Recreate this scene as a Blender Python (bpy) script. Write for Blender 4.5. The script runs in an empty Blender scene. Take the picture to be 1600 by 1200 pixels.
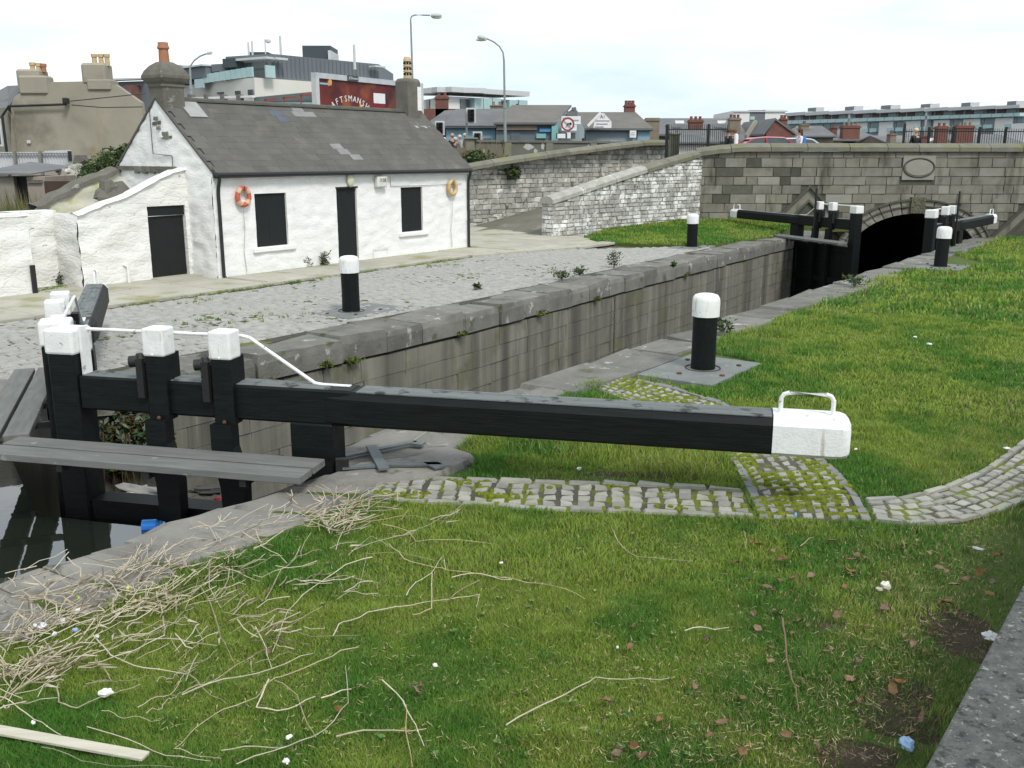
import bpy, math, random, bmesh
import numpy as np
from mathutils import Vector, Matrix, noise
R = random.Random(7)
SC = bpy.context.scene
C = SC.collection
# ---------------------------------------------------------------- camera, sky, sun, exposure
HC = 2.9; FOC = 1500.0; TH = math.atan(360 / FOC); CT, ST_ = math.cos(TH), math.sin(TH)
cam_d = bpy.data.cameras.new('camera'); cam = bpy.data.objects.new('camera', cam_d); C.objects.link(cam)
cam.location = (0, 0, HC); cam.rotation_euler = (math.pi / 2 - TH, 0, 0)
cam_d.sensor_width = 36; cam_d.lens = FOC / 1600 * 36; cam_d.clip_start = 0.05; cam_d.clip_end = 3000
SC.camera = cam
SUN_EL, SUN_AZ = math.radians(50), math.radians(150)   # azimuth from +Y clockwise
world = bpy.data.worlds.new('World'); SC.world = world; world.use_nodes = True
wn, wl = world.node_tree.nodes, world.node_tree.links
wn.clear()
wo = wn.new('ShaderNodeOutputWorld'); bg = wn.new('ShaderNodeBackground')
sky = wn.new('ShaderNodeTexSky'); sky.sky_type = 'NISHITA'; sky.sun_disc = False
sky.sun_elevation = SUN_EL; sky.sun_rotation = SUN_AZ; sky.air_density = 1.0; sky.dust_density = 2.0
tc = wn.new('ShaderNodeTexCoord'); mp = wn.new('ShaderNodeMapping'); mp.inputs['Scale'].default_value = (1.2, 1.2, 4.5)
nz = wn.new('ShaderNodeTexNoise'); nz.inputs['Scale'].default_value = 1.9; nz.inputs['Detail'].default_value = 7; nz.inputs['Roughness'].default_value = .55
rp = wn.new('ShaderNodeValToRGB'); rp.color_ramp.elements[0].position = .36; rp.color_ramp.elements[1].position = .60
rp.color_ramp.elements[0].color = (5.3, 6.5, 7.3, 1); rp.color_ramp.elements[1].color = (8.3, 8.5, 8.6, 1)
mx = wn.new('ShaderNodeMix'); mx.data_type = 'RGBA'; mx.inputs['Factor'].default_value = .86
wl.new(tc.outputs['Generated'], mp.inputs['Vector']); wl.new(mp.outputs[0], nz.inputs['Vector']); wl.new(nz.outputs[0], rp.inputs[0])
wl.new(sky.outputs[0], mx.inputs['A']); wl.new(rp.outputs[0], mx.inputs['B'])
wl.new(mx.outputs['Result'], bg.inputs[0]); bg.inputs[1].default_value = 0.105
wl.new(bg.outputs[0], wo.inputs[0])
sd = bpy.data.lights.new('sun', 'SUN'); sd.energy = 1.7; sd.angle = math.radians(14); sd.color = (1, .96, .9)
sun = bpy.data.objects.new('sun', sd); C.objects.link(sun)
sdir = Vector((math.sin(SUN_AZ) * math.cos(SUN_EL), math.cos(SUN_AZ) * math.cos(SUN_EL), math.sin(SUN_EL)))
sun.rotation_euler = sdir.to_track_quat('Z', 'Y').to_euler(); sun.location = sdir * 40
SC.view_settings.view_transform = 'Standard'; SC.view_settings.look = 'None'; SC.view_settings.gamma = 1
SC.view_settings.exposure = 0.52
SC.cycles.max_bounces = 6; SC.cycles.diffuse_bounces = 3; SC.cycles.glossy_bounces = 3
SC.cycles.use_denoising = True

# ---------------------------------------------------------------- coordinates
def G(u, v, z=0.0):                 # ground point seen in direction (u, v) at height z
    x = (u - 800) / FOC; y = (600 - v) / FOC
    d = (x, CT + y * ST_, -ST_ + y * CT); t = (z - HC) / d[2]
    return (d[0] * t, d[1] * t, z)
def W(u, v, Y):                     # point at distance Y north of the camera
    if v == 0: v = 205
    x = (u - 800) / FOC; y = (600 - v) / FOC
    d = (x, CT + y * ST_, -ST_ + y * CT); t = Y / d[1]
    return (d[0] * t, Y, HC + d[2] * t)
def PXL(x, y, z):
    z -= HC; D = y * CT - z * ST_
    return (800 + FOC * x / D, 600 - FOC * (y * ST_ + z * CT) / D)
OX, OY = 3.77, 17.07
EX, EY = .589, .808
ANG = math.atan2(EY, EX); _n = math.hypot(EX, EY); EX /= _n; EY /= _n
def S2W(s, t, z=0.0): return (OX + s * EX - t * EY, OY + s * EY + t * EX, z)
def W2S(x, y): dx, dy = x - OX, y - OY; return (dx * EX + dy * EY, -dx * EY + dy * EX)
def tL(s):                          # left edge of the lock chamber
    if s <= -11: return 5.5
    if s < -9.3: return 4.2 + 1.3 * (-9.3 - s) / 1.7
    if s <= -2: return 4.15
    return 4.15 + 1.05 * min(1, (s + 2) / 18.)
# ---------------------------------------------------------------- mesh builder
class MB:
    def __init__(s): s.v = []; s.f = []; s.m = []
    def add(s, vs, fs, mi=0):
        b = len(s.v); s.v += [tuple(p) for p in vs]; s.f += [tuple(i + b for i in q) for q in fs]; s.m += [mi] * len(fs); return s
    def box(s, x0, x1, y0, y1, z0, z1, mi=0):
        return s.add([(x0,y0,z0),(x1,y0,z0),(x1,y1,z0),(x0,y1,z0),(x0,y0,z1),(x1,y0,z1),(x1,y1,z1),(x0,y1,z1)],
                     [(0,3,2,1),(4,5,6,7),(0,1,5,4),(1,2,6,5),(2,3,7,6),(3,0,4,7)], mi)
    def hexa(s, bot, top, mi=0):
        n = len(bot)
        return s.add(list(bot) + list(top), [tuple(range(n))[::-1], tuple(range(n, 2 * n))] + [(i, (i+1) % n, n + (i+1) % n, n + i) for i in range(n)], mi)
    def prism(s, poly, z0, z1, mi=0):
        a = sum(poly[i][0]*poly[(i+1)%len(poly)][1] - poly[(i+1)%len(poly)][0]*poly[i][1] for i in range(len(poly)))
        if a < 0: poly = poly[::-1]
        return s.hexa([(p[0], p[1], z0) for p in poly], [(p[0], p[1], z1) for p in poly], mi)
    def beam(s, A, B, w, h, up=(0,0,1), mi=0):
        A, B = Vector(A), Vector(B); d = (B - A).normalized(); u = Vector(up)
        if abs(d.dot(u)) > .98: u = Vector((0, 1, 0))
        x = d.cross(u).normalized(); y = x.cross(d).normalized()
        q = [(-1,-1),(1,-1),(1,1),(-1,1)]
        r = [x * (a * w / 2) + y * (b * h / 2) for a, b in q]
        return s.add([A + k for k in r] + [B + k for k in r], [(0,1,2,3),(7,6,5,4),(0,4,5,1),(1,5,6,2),(2,6,7,3),(3,7,4,0)], mi)
    def tube(s, pts, r, n=8, mi=0, caps=True):
        pts = [Vector(p) for p in pts]; m = len(pts); rs = r if isinstance(r, (list, tuple)) else [r] * m
        vs = []; fs = []; ref = None
        for i, p in enumerate(pts):
            d = (pts[min(i+1, m-1)] - pts[max(i-1, 0)]).normalized()
            if ref is None: ref = Vector((0,0,1)) if abs(d.z) < .9 else Vector((1,0,0))
            x = d.cross(ref)
            if x.length < 1e-4: ref = Vector((.3,.8,.5)); x = d.cross(ref)
            x.normalize(); y = d.cross(x)
            for k in range(n):
                a = 2 * math.pi * k / n; vs.append(p + (x * math.cos(a) + y * math.sin(a)) * rs[i])
        for i in range(m - 1):
            for k in range(n):
                k2 = (k + 1) % n; fs.append((i*n+k, i*n+k2, (i+1)*n+k2, (i+1)*n+k))
        if caps: fs += [tuple(range(n))[::-1], tuple((m-1)*n + k for k in range(n))]
        return s.add(vs, fs, mi)
    def lathe(s, prof, n=16, c=(0,0,0), mi=0, sx=1, sy=1, jit=0):
        vs = []; fs = []
        for (r, z) in prof:
            for k in range(n):
                a = 2 * math.pi * k / n + math.pi / n; rr = r * (1 + jit * math.sin(3 * a + z * 7))
                vs.append((c[0] + rr * math.cos(a) * sx, c[1] + rr * math.sin(a) * sy, c[2] + z))
        m = len(prof)
        for i in range(m - 1):
            for k in range(n):
                k2 = (k + 1) % n; fs.append((i*n+k, i*n+k2, (i+1)*n+k2, (i+1)*n+k))
        fs += [tuple(range(n))[::-1], tuple((m-1)*n + k for k in range(n))]
        return s.add(vs, fs, mi)
    def ball(s, c, rx, ry, rz, n=10, m=6, mi=0, jit=0, rnd=None):
        vs = [(c[0], c[1], c[2] - rz)]; fs = []
        for i in range(1, m):
            a = -math.pi/2 + math.pi * i / m
            for k in range(n):
                b = 2*math.pi*k/n; q = 1 + (rnd.uniform(-jit, jit) if jit else 0)
                vs.append((c[0] + rx*math.cos(a)*math.cos(b)*q, c[1] + ry*math.cos(a)*math.sin(b)*q, c[2] + rz*math.sin(a)*q))
        vs.append((c[0], c[1], c[2] + rz)); L = len(vs) - 1
        for k in range(n):
            k2 = (k+1) % n; fs.append((0, 1+k2, 1+k)); fs.append((L, 1+(m-2)*n+k, 1+(m-2)*n+k2))
            for i in range(m - 2): fs.append((1+i*n+k, 1+i*n+k2, 1+(i+1)*n+k2, 1+(i+1)*n+k))
        return s.add(vs, fs, mi)
    def mesh(s, name, off=(0,0,0), smooth=None):
        me = bpy.data.meshes.new(name)
        o = Vector(off)
        me.from_pydata([tuple(Vector(p) - o) for p in s.v], [], s.f)
        if any(s.m): me.polygons.foreach_set('material_index', s.m)
        if smooth is not None:
            me.shade_smooth(); me.set_sharp_from_angle(angle=math.radians(smooth))
        me.update(); return me
OFF = {}
def thing(name, label, cat, loc, frame='w', group=None, rz=0.0):
    """frame 'w': parts are given in world coordinates; 'st': in lock coordinates; 'l': local."""
    o = bpy.data.objects.new(name, None); C.objects.link(o); o.empty_display_size = .2
    o['label'] = label; o['category'] = cat
    if group: o['group'] = group
    if frame == 'st': o.location = S2W(*loc); o.rotation_euler = (0,0,ANG); OFF[o] = Vector(loc)
    elif frame == 'w': o.location = loc; OFF[o] = Vector(loc)
    else: o.location = loc; o.rotation_euler = (0,0,rz); OFF[o] = Vector((0,0,0))
    return o
def off(p):
    while p is not None:
        if p in OFF: return OFF[p]
        p = p.parent
    return Vector((0,0,0))
def part(name, mb, mats, parent, smooth=None, bevel=0, label=None, kind=None, seg=1):
    me = mb.mesh(name, off(parent), smooth)
    for m in (mats if isinstance(mats, (list, tuple)) else [mats]): me.materials.append(m)
    o = bpy.data.objects.new(name, me); C.objects.link(o); o.parent = parent
    if bevel:
        b = o.modifiers.new('bevel', 'BEVEL'); b.width = bevel; b.segments = seg; b.limit_method = 'ANGLE'
    if label: o['label'] = label
    if kind: o['kind'] = kind
    return o
def single(name, mb, mats, label=None, cat=None, group=None, kind=None, frame='w', loc=(0,0,0), rz=0, smooth=None, bevel=0, seg=1):
    """a top-level thing, structure or stuff that is one mesh"""
    me = mb.mesh(name, loc if frame != 'l' else (0,0,0), smooth)
    for m in (mats if isinstance(mats, (list, tuple)) else [mats]): me.materials.append(m)
    o = bpy.data.objects.new(name, me); C.objects.link(o); OFF[o] = Vector(loc if frame != 'l' else (0,0,0))
    if frame == 'st': o.location = S2W(*loc); o.rotation_euler = (0,0,ANG)
    else: o.location = loc; o.rotation_euler = (0,0,rz)
    if label: o['label'] = label
    if cat: o['category'] = cat
    if group: o['group'] = group
    if kind: o['kind'] = kind
    if bevel:
        b = o.modifiers.new('bevel', 'BEVEL'); b.width = bevel; b.segments = seg; b.limit_method = 'ANGLE'
    return o
def piece(name, me, parent, loc, rot=(0,0,0), scale=(1,1,1)):
    o = bpy.data.objects.new(name, me); C.objects.link(o); o.parent = parent
    o.location = Vector(loc) - off(parent); o.rotation_euler = rot; o.scale = scale; return o
def copy_tree(o, parent=None):
    c = o.copy(); C.objects.link(c); c.parent = parent
    if o in OFF: OFF[c] = OFF[o]
    for ch in list(o.children): copy_tree(ch, c)
    return c
# ---------------------------------------------------------------- materials
def M(name, c1, c2=None, scale=4, rough=.85, bump=.25, bscale=40, rnd=.0, c3=None, s3=2, t3=.55, w3=.08, stretch=(1,1,1),
      c4=None, s4=2, t4=.55, w4=.06, st4=(1,1,1), local=False, metal=0, spec=.3, detail=5, hrnd=0, wrap=None, coat=0, bst=None, vor=None):
    m = bpy.data.materials.new(name); m.use_nodes = True; N, L = m.node_tree.nodes, m.node_tree.links
    b = N['Principled BSDF']; b.inputs['Roughness'].default_value = rough; b.inputs['Metallic'].default_value = metal
    b.inputs['Specular IOR Level'].default_value = spec
    if coat: b.inputs['Coat Weight'].default_value = coat
    if local: co = N.new('ShaderNodeTexCoord').outputs['Object']
    else: co = N.new('ShaderNodeNewGeometry').outputs['Position']
    def ns(sc, st=(1,1,1), det=detail, rgh=.6):
        mp = N.new('ShaderNodeMapping'); mp.inputs['Scale'].default_value = st; L.new(co, mp.inputs[0])
        n = N.new('ShaderNodeTexNoise'); n.inputs['Scale'].default_value = sc; n.inputs['Detail'].default_value = det; n.inputs['Roughness'].default_value = rgh
        L.new(mp.outputs[0], n.inputs['Vector']); return n.outputs[0]
    def ramp(fac, lo, hi):
        r = N.new('ShaderNodeMapRange'); r.inputs[1].default_value = lo; r.inputs[2].default_value = hi; L.new(fac, r.inputs[0]); return r.outputs[0]
    def mix(f, A, B):
        x = N.new('ShaderNodeMix'); x.data_type = 'RGBA'; L.new(f, x.inputs['Factor'])
        for k, q in (('A', A), ('B', B)):
            if isinstance(q, tuple): x.inputs[k].default_value = (*q, 1)
            else: L.new(q, x.inputs[k])
        return x.outputs['Result']
    c2 = c2 or tuple(k * .8 for k in c1)
    col = mix(ramp(ns(scale, stretch), .32, .68), c1, c2)
    if c3: col = mix(ramp(ns(s3, (1,1,1)), t3, t3 + w3), col, c3)
    if c4: col = mix(ramp(ns(s4, st4), t4, t4 + w4), col, c4)
    if rnd or hrnd:
        oi = N.new('ShaderNodeObjectInfo'); hs = N.new('ShaderNodeHueSaturation')
        L.new(ramp(oi.outputs['Random'], 0, 1), hs.inputs['Fac']) if False else None
        mr = N.new('ShaderNodeMapRange'); mr.inputs[3].default_value = 1 - rnd; mr.inputs[4].default_value = 1 + rnd
        L.new(oi.outputs['Random'], mr.inputs[0]); L.new(mr.outputs[0], hs.inputs['Value'])
        if hrnd:
            m7 = N.new('ShaderNodeMath'); m7.operation = 'MULTIPLY'; m7.inputs[1].default_value = 7.31; L.new(oi.outputs['Random'], m7.inputs[0])
            fr = N.new('ShaderNodeMath'); fr.operation = 'FRACT'; L.new(m7.outputs[0], fr.inputs[0])
            mh = N.new('ShaderNodeMapRange'); mh.inputs[3].default_value = 1 - hrnd; mh.inputs[4].default_value = 1 + hrnd
            L.new(fr.outputs[0], mh.inputs[0]); L.new(mh.outputs[0], hs.inputs['Saturation'])
        L.new(col, hs.inputs['Color']); col = hs.outputs[0]
    L.new(col, b.inputs['Base Color'])
    if bump:
        bn = N.new('ShaderNodeBump'); bn.inputs['Strength'].default_value = bump; bn.inputs['Distance'].default_value = .02
        L.new(ns(bscale, bst or stretch, 4, .65), bn.inputs['Height']); last = bn.outputs[0]
        if vor:
            mp = N.new('ShaderNodeMapping'); mp.inputs['Scale'].default_value = (1, 1, 2.6); L.new(co, mp.inputs[0])
            wn_ = N.new('ShaderNodeTexNoise'); wn_.inputs['Scale'].default_value = 3; L.new(mp.outputs[0], wn_.inputs['Vector'])
            av = N.new('ShaderNodeVectorMath'); av.operation = 'MULTIPLY_ADD'; av.inputs[1].default_value = (.35,.35,.35); L.new(wn_.outputs['Color'], av.inputs[0]); L.new(mp.outputs[0], av.inputs[2])
            vo = N.new('ShaderNodeTexVoronoi'); vo.feature = 'DISTANCE_TO_EDGE'; vo.inputs['Scale'].default_value = vor[0]; L.new(av.outputs[0], vo.inputs['Vector'])
            mr_ = N.new('ShaderNodeMapRange'); mr_.inputs[1].default_value = 0; mr_.inputs[2].default_value = .16; L.new(vo.outputs['Distance'], mr_.inputs[0]); mr_.interpolation_type = 'SMOOTHSTEP'
            b2 = N.new('ShaderNodeBump'); b2.inputs['Strength'].default_value = vor[1]; b2.inputs['Distance'].default_value = .03
            L.new(mr_.outputs[0], b2.inputs['Height']); L.new(last, b2.inputs['Normal']); last = b2.outputs[0]
        L.new(last, b.inputs['Normal'])
    return m
def flat(name, c, rough=.6, **k):
    k.setdefault('bump', .08); return M(name, c, tuple(x * .88 for x in c), rough=rough, **k)
m_white = M('white_paint', (.80,.81,.80), (.70,.71,.69), 9, .6, .3, 50, c3=(.36,.34,.30), s3=12, t3=.655, w3=.04, c4=(.50,.47,.40), s4=7, t4=.62, w4=.08, st4=(2,2,.25))
m_black = M('black_paint', (.004,.0055,.0055), (.009,.011,.011), 12, .5, .25, 30, local=True, stretch=(.25,2,2), spec=.18, bst=(.15,3,3))
m_beamtop = M('weathered_beam_top', (.10,.115,.115), (.19,.20,.20), 10, .75, .6, 30, local=True, stretch=(.12,3,3), c3=(.035,.04,.04), s3=6, t3=.55, w3=.1)
m_plank = M('grey_walkway_paint', (.17,.175,.165), (.12,.125,.12), 5, .75, .2, 30, local=True, stretch=(.4,3,3), c3=(.25,.25,.24), s3=5, t3=.66, w3=.05, rnd=.06)
m_iron = M('black_ironwork', (.010,.011,.012), (.018,.017,.016), 25, .5, .3, 60, spec=.4)
m_rust = M('rusty_bolt', (.15,.07,.04), (.07,.035,.02), 20, .8, .3, 60)
m_cope = M('coping_stone', (.125,.122,.11), (.20,.195,.175), 2.2, .9, .7, 22, rnd=.16, c3=(.36,.355,.33), s3=3.2, t3=.62, w3=.05, c4=(.085,.095,.05), s4=2.5, t4=.60, w4=.08)
m_slab = M('worn_bank_slab', (.17,.165,.15), (.25,.24,.215), 1.6, .9, .8, 14, rnd=.10, c3=(.33,.32,.29), s3=4, t3=.62, w3=.08, c4=(.09,.088,.075), s4=3.1, t4=.58, w4=.1)
m_chamber = M('chamber_stone', (.235,.225,.185), (.085,.085,.072), 1.1, .9, .6, 25, rnd=.05, stretch=(2.4,2.4,.08), c3=(.12,.125,.065), s3=1.1, t3=.55, w3=.15,
              c4=(.30,.295,.26), s4=2.6, t4=.62, w4=.10, st4=(2,2,.14))
m_chamber_back = M('chamber_joint', (.13,.125,.10), (.07,.07,.06), 1.5, .95, .5, 25, stretch=(2.6,2.6,.12))
m_sett = M('granite_sett', (.25,.25,.22), (.34,.335,.295), 6, .85, .5, 45, rnd=.2, hrnd=.4)
m_sett_q = M('quay_sett', (.29,.285,.265), (.37,.365,.345), 5, .85, .5, 40, rnd=.08)
m_edge = M('dark_edge_stone', (.17,.175,.175), (.24,.24,.235), 3, .88, .5, 40, rnd=.15)
m_bed = M('path_bed', (.10,.095,.07), (.065,.062,.045), 6, .95, .8, 30, c3=(.13,.155,.016), s3=2.2, t3=.47, w3=.06)
m_moss = M('bright_moss', (.20,.235,.015), (.10,.135,.012), 18, .95, 1, 60)
m_qbed = M('quay_bed', (.075,.072,.058), (.05,.048,.04), 4, .95, .6, 30, c3=(.12,.13,.03), s3=.9, t3=.56, w3=.05)
m_soil = M('lawn_soil', (.09,.13,.03), (.06,.09,.02), 3, 1, 1, 40, c3=(.09,.07,.045), s3=1.1, t3=.62, w3=.1)
m_earth = M('open_ground', (.11,.115,.07), (.08,.09,.05), .5, 1, .5, 8)
m_flag = M('pavement_flag', (.42,.40,.34), (.35,.34,.28), 1.4, .9, .35, 30, rnd=.07, c3=(.27,.26,.15), s3=.9, t3=.55, w3=.12)
m_wash = M('whitewash', (.80,.80,.785), (.74,.745,.73), 3, .9, .5, 14, vor=(3.3,.13), c3=(.60,.57,.48), s3=1.6, t3=.65, w3=.1, c4=(.40,.40,.36), s4=9, t4=.72, w4=.04, st4=(1,1,2.4))
m_wash2 = M('old_whitewash', (.77,.77,.745), (.70,.695,.66), 2.2, .9, .8, 12, vor=(2.9,.24), c3=(.56,.52,.40), s3=1.4, t3=.64, w3=.12, c4=(.25,.24,.21), s4=6, t4=.67, w4=.04, st4=(1,1,2.4))
m_slate = M('roof_slate', (.088,.084,.078), (.115,.11,.10), 1.4, .8, .3, 40, rnd=.09, c3=(.145,.135,.105), s3=1.3, t3=.58, w3=.14, spec=.35)
m_slate_pale = M('replaced_slate', (.24,.24,.235), None, 4, .7, .2)
m_slate_blue = M('blue_slate', (.10,.12,.15), None, 4, .6, .2)
m_ridge = M('ridge_tile', (.105,.10,.09), (.08,.08,.07), 4, .9, .5, 40, rnd=.1)
m_mortar = M('grey_render', (.17,.16,.135), (.11,.105,.09), 3, .95, .8, 20, c3=(.30,.29,.26), s3=3, t3=.62, w3=.08)
m_lead = M('lead_flashing', (.36,.37,.36), None, 6, .6, .2)
m_terra = M('terracotta_pot', (.36,.17,.10), (.33,.15,.08), 8, .85, .2)
m_buffpot = M('buff_pot', (.55,.42,.24), (.45,.34,.2), 8, .85, .2)
m_dark = M('painted_black_board', (.008,.011,.012), (.012,.014,.014), 4, .6, .15)
m_gutter = M('gutter_iron', (.025,.028,.03), None, 8, .45, .1)
m_ash = M('bridge_ashlar', (.24,.228,.188), (.165,.16,.135), 1.8, .92, .5, 22, rnd=.11, hrnd=.2, c3=(.10,.10,.08), s3=1.2, t3=.62, w3=.08, c4=(.085,.085,.062), s4=1.3, t4=.53, w4=.14, st4=(1,1,.3))
m_ashdark = M('soot_dark_ashlar', (.075,.075,.06), (.10,.10,.08), 5, .95, .6, 30, rnd=.2)
m_ashlight = M('clean_ashlar', (.30,.29,.25), (.25,.245,.21), 3, .9, .3, 30, rnd=.08)
m_joint = M('bridge_joint', (.10,.098,.08), (.07,.07,.055), 4, .95, .6, 30)
m_cap = M('parapet_cap', (.20,.195,.155), (.145,.145,.115), 2.4, .95, .6, 20, rnd=.1, c3=(.17,.17,.085), s3=1.0, t3=.52, w3=.15)
m_rub = M('limestone_rubble', (.45,.44,.40), (.33,.325,.29), 4, .92, .8, 30, rnd=.30, c3=(.58,.57,.53), s3=2.2, t3=.56, w3=.04, c4=(.12,.125,.09), s4=1.6, t4=.62, w4=.08)
m_rubw = M('whitewashed_rubble', (.50,.49,.46), (.36,.355,.33), 3, .92, .8, 26, rnd=.24, c3=(.72,.715,.69), s3=1.7, t3=.50, w3=.05, stretch=(2,2,.6), c4=(.16,.16,.13), s4=3.3, t4=.62, w4=.05)
m_rubj = M('rubble_joint', (.17,.165,.145), (.25,.245,.22), 7, .95, .8, 30, c3=(.06,.065,.035), s3=1.5, t3=.58, w3=.06)
m_rendw = M('boundary_render', (.155,.158,.135), (.12,.122,.10), 1, .95, .3, 20, c3=(.42,.42,.40), s3=.55, t3=.68, w3=.015)
m_conc = M('pitted_concrete', (.075,.08,.078), (.15,.155,.145), 16, .95, 1, 70, c3=(.31,.31,.285), s3=38, t3=.60, w3=.05, c4=(.04,.043,.04), s4=22, t4=.55, w4=.10)
m_rampf = M('ramp_tarmac', (.185,.175,.14), (.13,.125,.10), 1.2, .95, .4, 30, c3=(.27,.26,.215), s3=.7, t3=.56, w3=.1)
m_road = M('road_asphalt', (.05,.05,.05), (.06,.06,.06), 2, .95, .3, 60)
# ---------------------------------------------------------------- stone meshes shared between pieces
def stone_mesh(i, ch=.07, rough=.06, rnd=None):
    r = rnd or R; mb = MB(); q = [(-.5,-.5),(.5,-.5),(.5,.5),(-.5,.5)]
    j = lambda a: r.uniform(-a, a)
    b = [(x + j(rough*.5), y + j(rough*.5)) for x, y in q]
    vs = [(x, y, -1) for x, y in b] + [(x, y, -.28 + j(.08)) for x, y in b] + [(x*(1-2*ch) + j(rough*.4), y*(1-2*ch) + j(rough*.4), j(.12)) for x, y in b]
    fs = [(0,1,5,4),(1,2,6,5),(2,3,7,6),(3,0,4,7),(4,5,9,8),(5,6,10,9),(6,7,11,10),(7,4,8,11),(8,9,10,11)]
    mb.add(vs, fs); return mb.mesh('stone')
def stones(mat, n=6, ch=.07, rough=.06):
    L = []
    for i in range(n):
        me = stone_mesh(i, ch, rough); me.materials.append(mat); L.append(me)
    return L
def raw_stone(mb, c, X, Y, Z, ch=.08, rough=.06):
    """one stone joined into a mass: centre of the face c, X/Y half axes full size, Z depth vector"""
    c, X, Y, Z = map(Vector, (c, X, Y, Z)); j = lambda a: R.uniform(-a, a)
    q = [(-.5,-.5),(.5,-.5),(.5,.5),(-.5,.5)]
    b = [(x + j(rough*.5), y + j(rough*.5)) for x, y in q]
    vs = [c + X*x + Y*y - Z for x, y in b] + [c + X*x + Y*y - Z*(.3 + j(.08)) for x, y in b] + [c + X*x*(1-2*ch) + Y*y*(1-2*ch) + Z*j(.12) for x, y in b]
    mb.add(vs, [(0,1,5,4),(1,2,6,5),(2,3,7,6),(3,0,4,7),(4,5,9,8),(5,6,10,9),(6,7,11,10),(7,4,8,11),(8,9,10,11)])
ROTW = (math.pi/2, 0, 0)       # a stone whose face looks along local -Y

# ---------------------------------------------------------------- ground sheets
FAR = 300
gl = [(-FAR,5.75),(-11.2,5.75),(-9.5,4.5),(-2,4.4),(17,5.5),(22,5.6),(22,60),(-40,FAR),(-FAR,FAR)]
single('ground', MB().prism(gl, -.5, -.07), m_earth, kind='structure', frame='st')
# right bank lawn sheet, upper surface follows gentle undulation
single('lawn_ground', MB().prism([(-60,-.9),(-11.0,-.9),(-9.7,-.5),(22.5,-.35),(22.5,-60),(-60,-60)], -.5, -.035), m_soil, kind='structure', frame='st')
single('sunken_ground', MB().box(-400,400,-60,900,-9,-6), m_earth, kind='structure')
# road level beyond the bridge
plat = [(-2.1,41.0),(7.4,49.3),(7.75,41.2),(300,41.2),(700,900),(-700,900),(-700,56),(-22,56),(-9,45)]
single('road', MB().prism(plat, .78, 2.15), m_road, kind='structure')
# water
m_water = bpy.data.materials.new('canal_water'); m_water.use_nodes = True
nd, lk = m_water.node_tree.nodes, m_water.node_tree.links; b = nd['Principled BSDF']
b.inputs['Base Color'].default_value = (.014,.018,.013,1); b.inputs['Roughness'].default_value = .02; b.inputs['IOR'].default_value = 1.9
b.inputs['Specular IOR Level'].default_value = .9
g_ = nd.new('ShaderNodeNewGeometry'); n_ = nd.new('ShaderNodeTexNoise'); n_.inputs['Scale'].default_value = 5; n_.inputs['Detail'].default_value = 3
bm_ = nd.new('ShaderNodeBump'); bm_.inputs['Strength'].default_value = .045; bm_.inputs['Distance'].default_value = .02
lk.new(g_.outputs['Position'], n_.inputs['Vector']); lk.new(n_.outputs[0], bm_.inputs['Height']); lk.new(bm_.outputs[0], b.inputs['Normal'])
ZW = -.62
single('canal_water', MB().add([(-70,-1.2,ZW),(-10.2,-1.2,ZW),(-11.5,2.15,ZW),(-10.1,5.9,ZW),(-70,6.5,ZW)], [(0,1,2,3,4)]), m_water, kind='structure', frame='st')
single('chamber_water', MB().add([(-11.4,-.4,-3.3),(60,-.4,-3.3),(60,6.2,-3.3),(-11.4,6.2,-3.3)], [(0,1,2,3)]), m_water, kind='structure', frame='st')

# ---------------------------------------------------------------- lock walls
cope_me = stones(m_cope, 6, .03, .05); cham_me = stones(m_chamber, 6, .010, .02); slab_me = stones(m_slab, 5, .04, .10)
lw = thing('lock_wall', 'long grey stone chamber wall with thick worn coping below the cobbled quay', 'lock wall', (4, 4.6, -3.4), 'st')
bk = MB(); ss = [-60,-11.3,-9.4,-2,2,6,10,14,17,21.6]
poly = [(s, tL(s) + .09) for s in ss] + [(21.6, 5.9), (-60, 6.5)]
bk.prism(poly, -3.4, -.42); part('wall_core', bk, m_chamber_back, lw)
s = -9.2; k = 0
while s < 21.3:
    ln = R.uniform(.7, 1.25) if s > -4 else R.uniform(.8,1.2); s2 = min(s + ln, 21.5); mid = (s + s2) / 2
    t0 = tL(mid); w = R.uniform(.72, .98)
    sl = math.atan2(tL(s2) - tL(s), s2 - s)
    piece('coping_stone', cope_me[k % 6], lw, (mid, t0 + w/2 - .03 + R.uniform(-.015,.015), R.uniform(-.012,.014)), (R.uniform(-.012,.012), R.uniform(-.006,.006), sl + R.uniform(-.01,.01)), (s2 - s - .014, w, .38))
    s = s2; k += 1
s = -60
for (a, b2, ta, tb) in [(-11.3,-9.3,5.55,4.25)]:
    n = 3
    for i in range(n):
        f0, f1 = i/n, (i+1)/n; m0 = ((a+(b2-a)*f0), (ta+(tb-ta)*f0)); m1 = ((a+(b2-a)*f1), (ta+(tb-ta)*f1))
        an = math.atan2(m1[1]-m0[1], m1[0]-m0[0]); L_ = math.dist(m0, m1)
        piece('coping_stone', cope_me[i], lw, ((m0[0]+m1[0])/2 - math.sin(an)*.38, (m0[1]+m1[1])/2 + math.cos(an)*.38, 0), (0,0,an), (L_-.02,.78,.4))
for i in range(10):
    piece('coping_stone', cope_me[i % 6], lw, (-12.0 - i*1.3, 5.9, 0), (0,0,0), (1.28,.8,.4))
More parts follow.
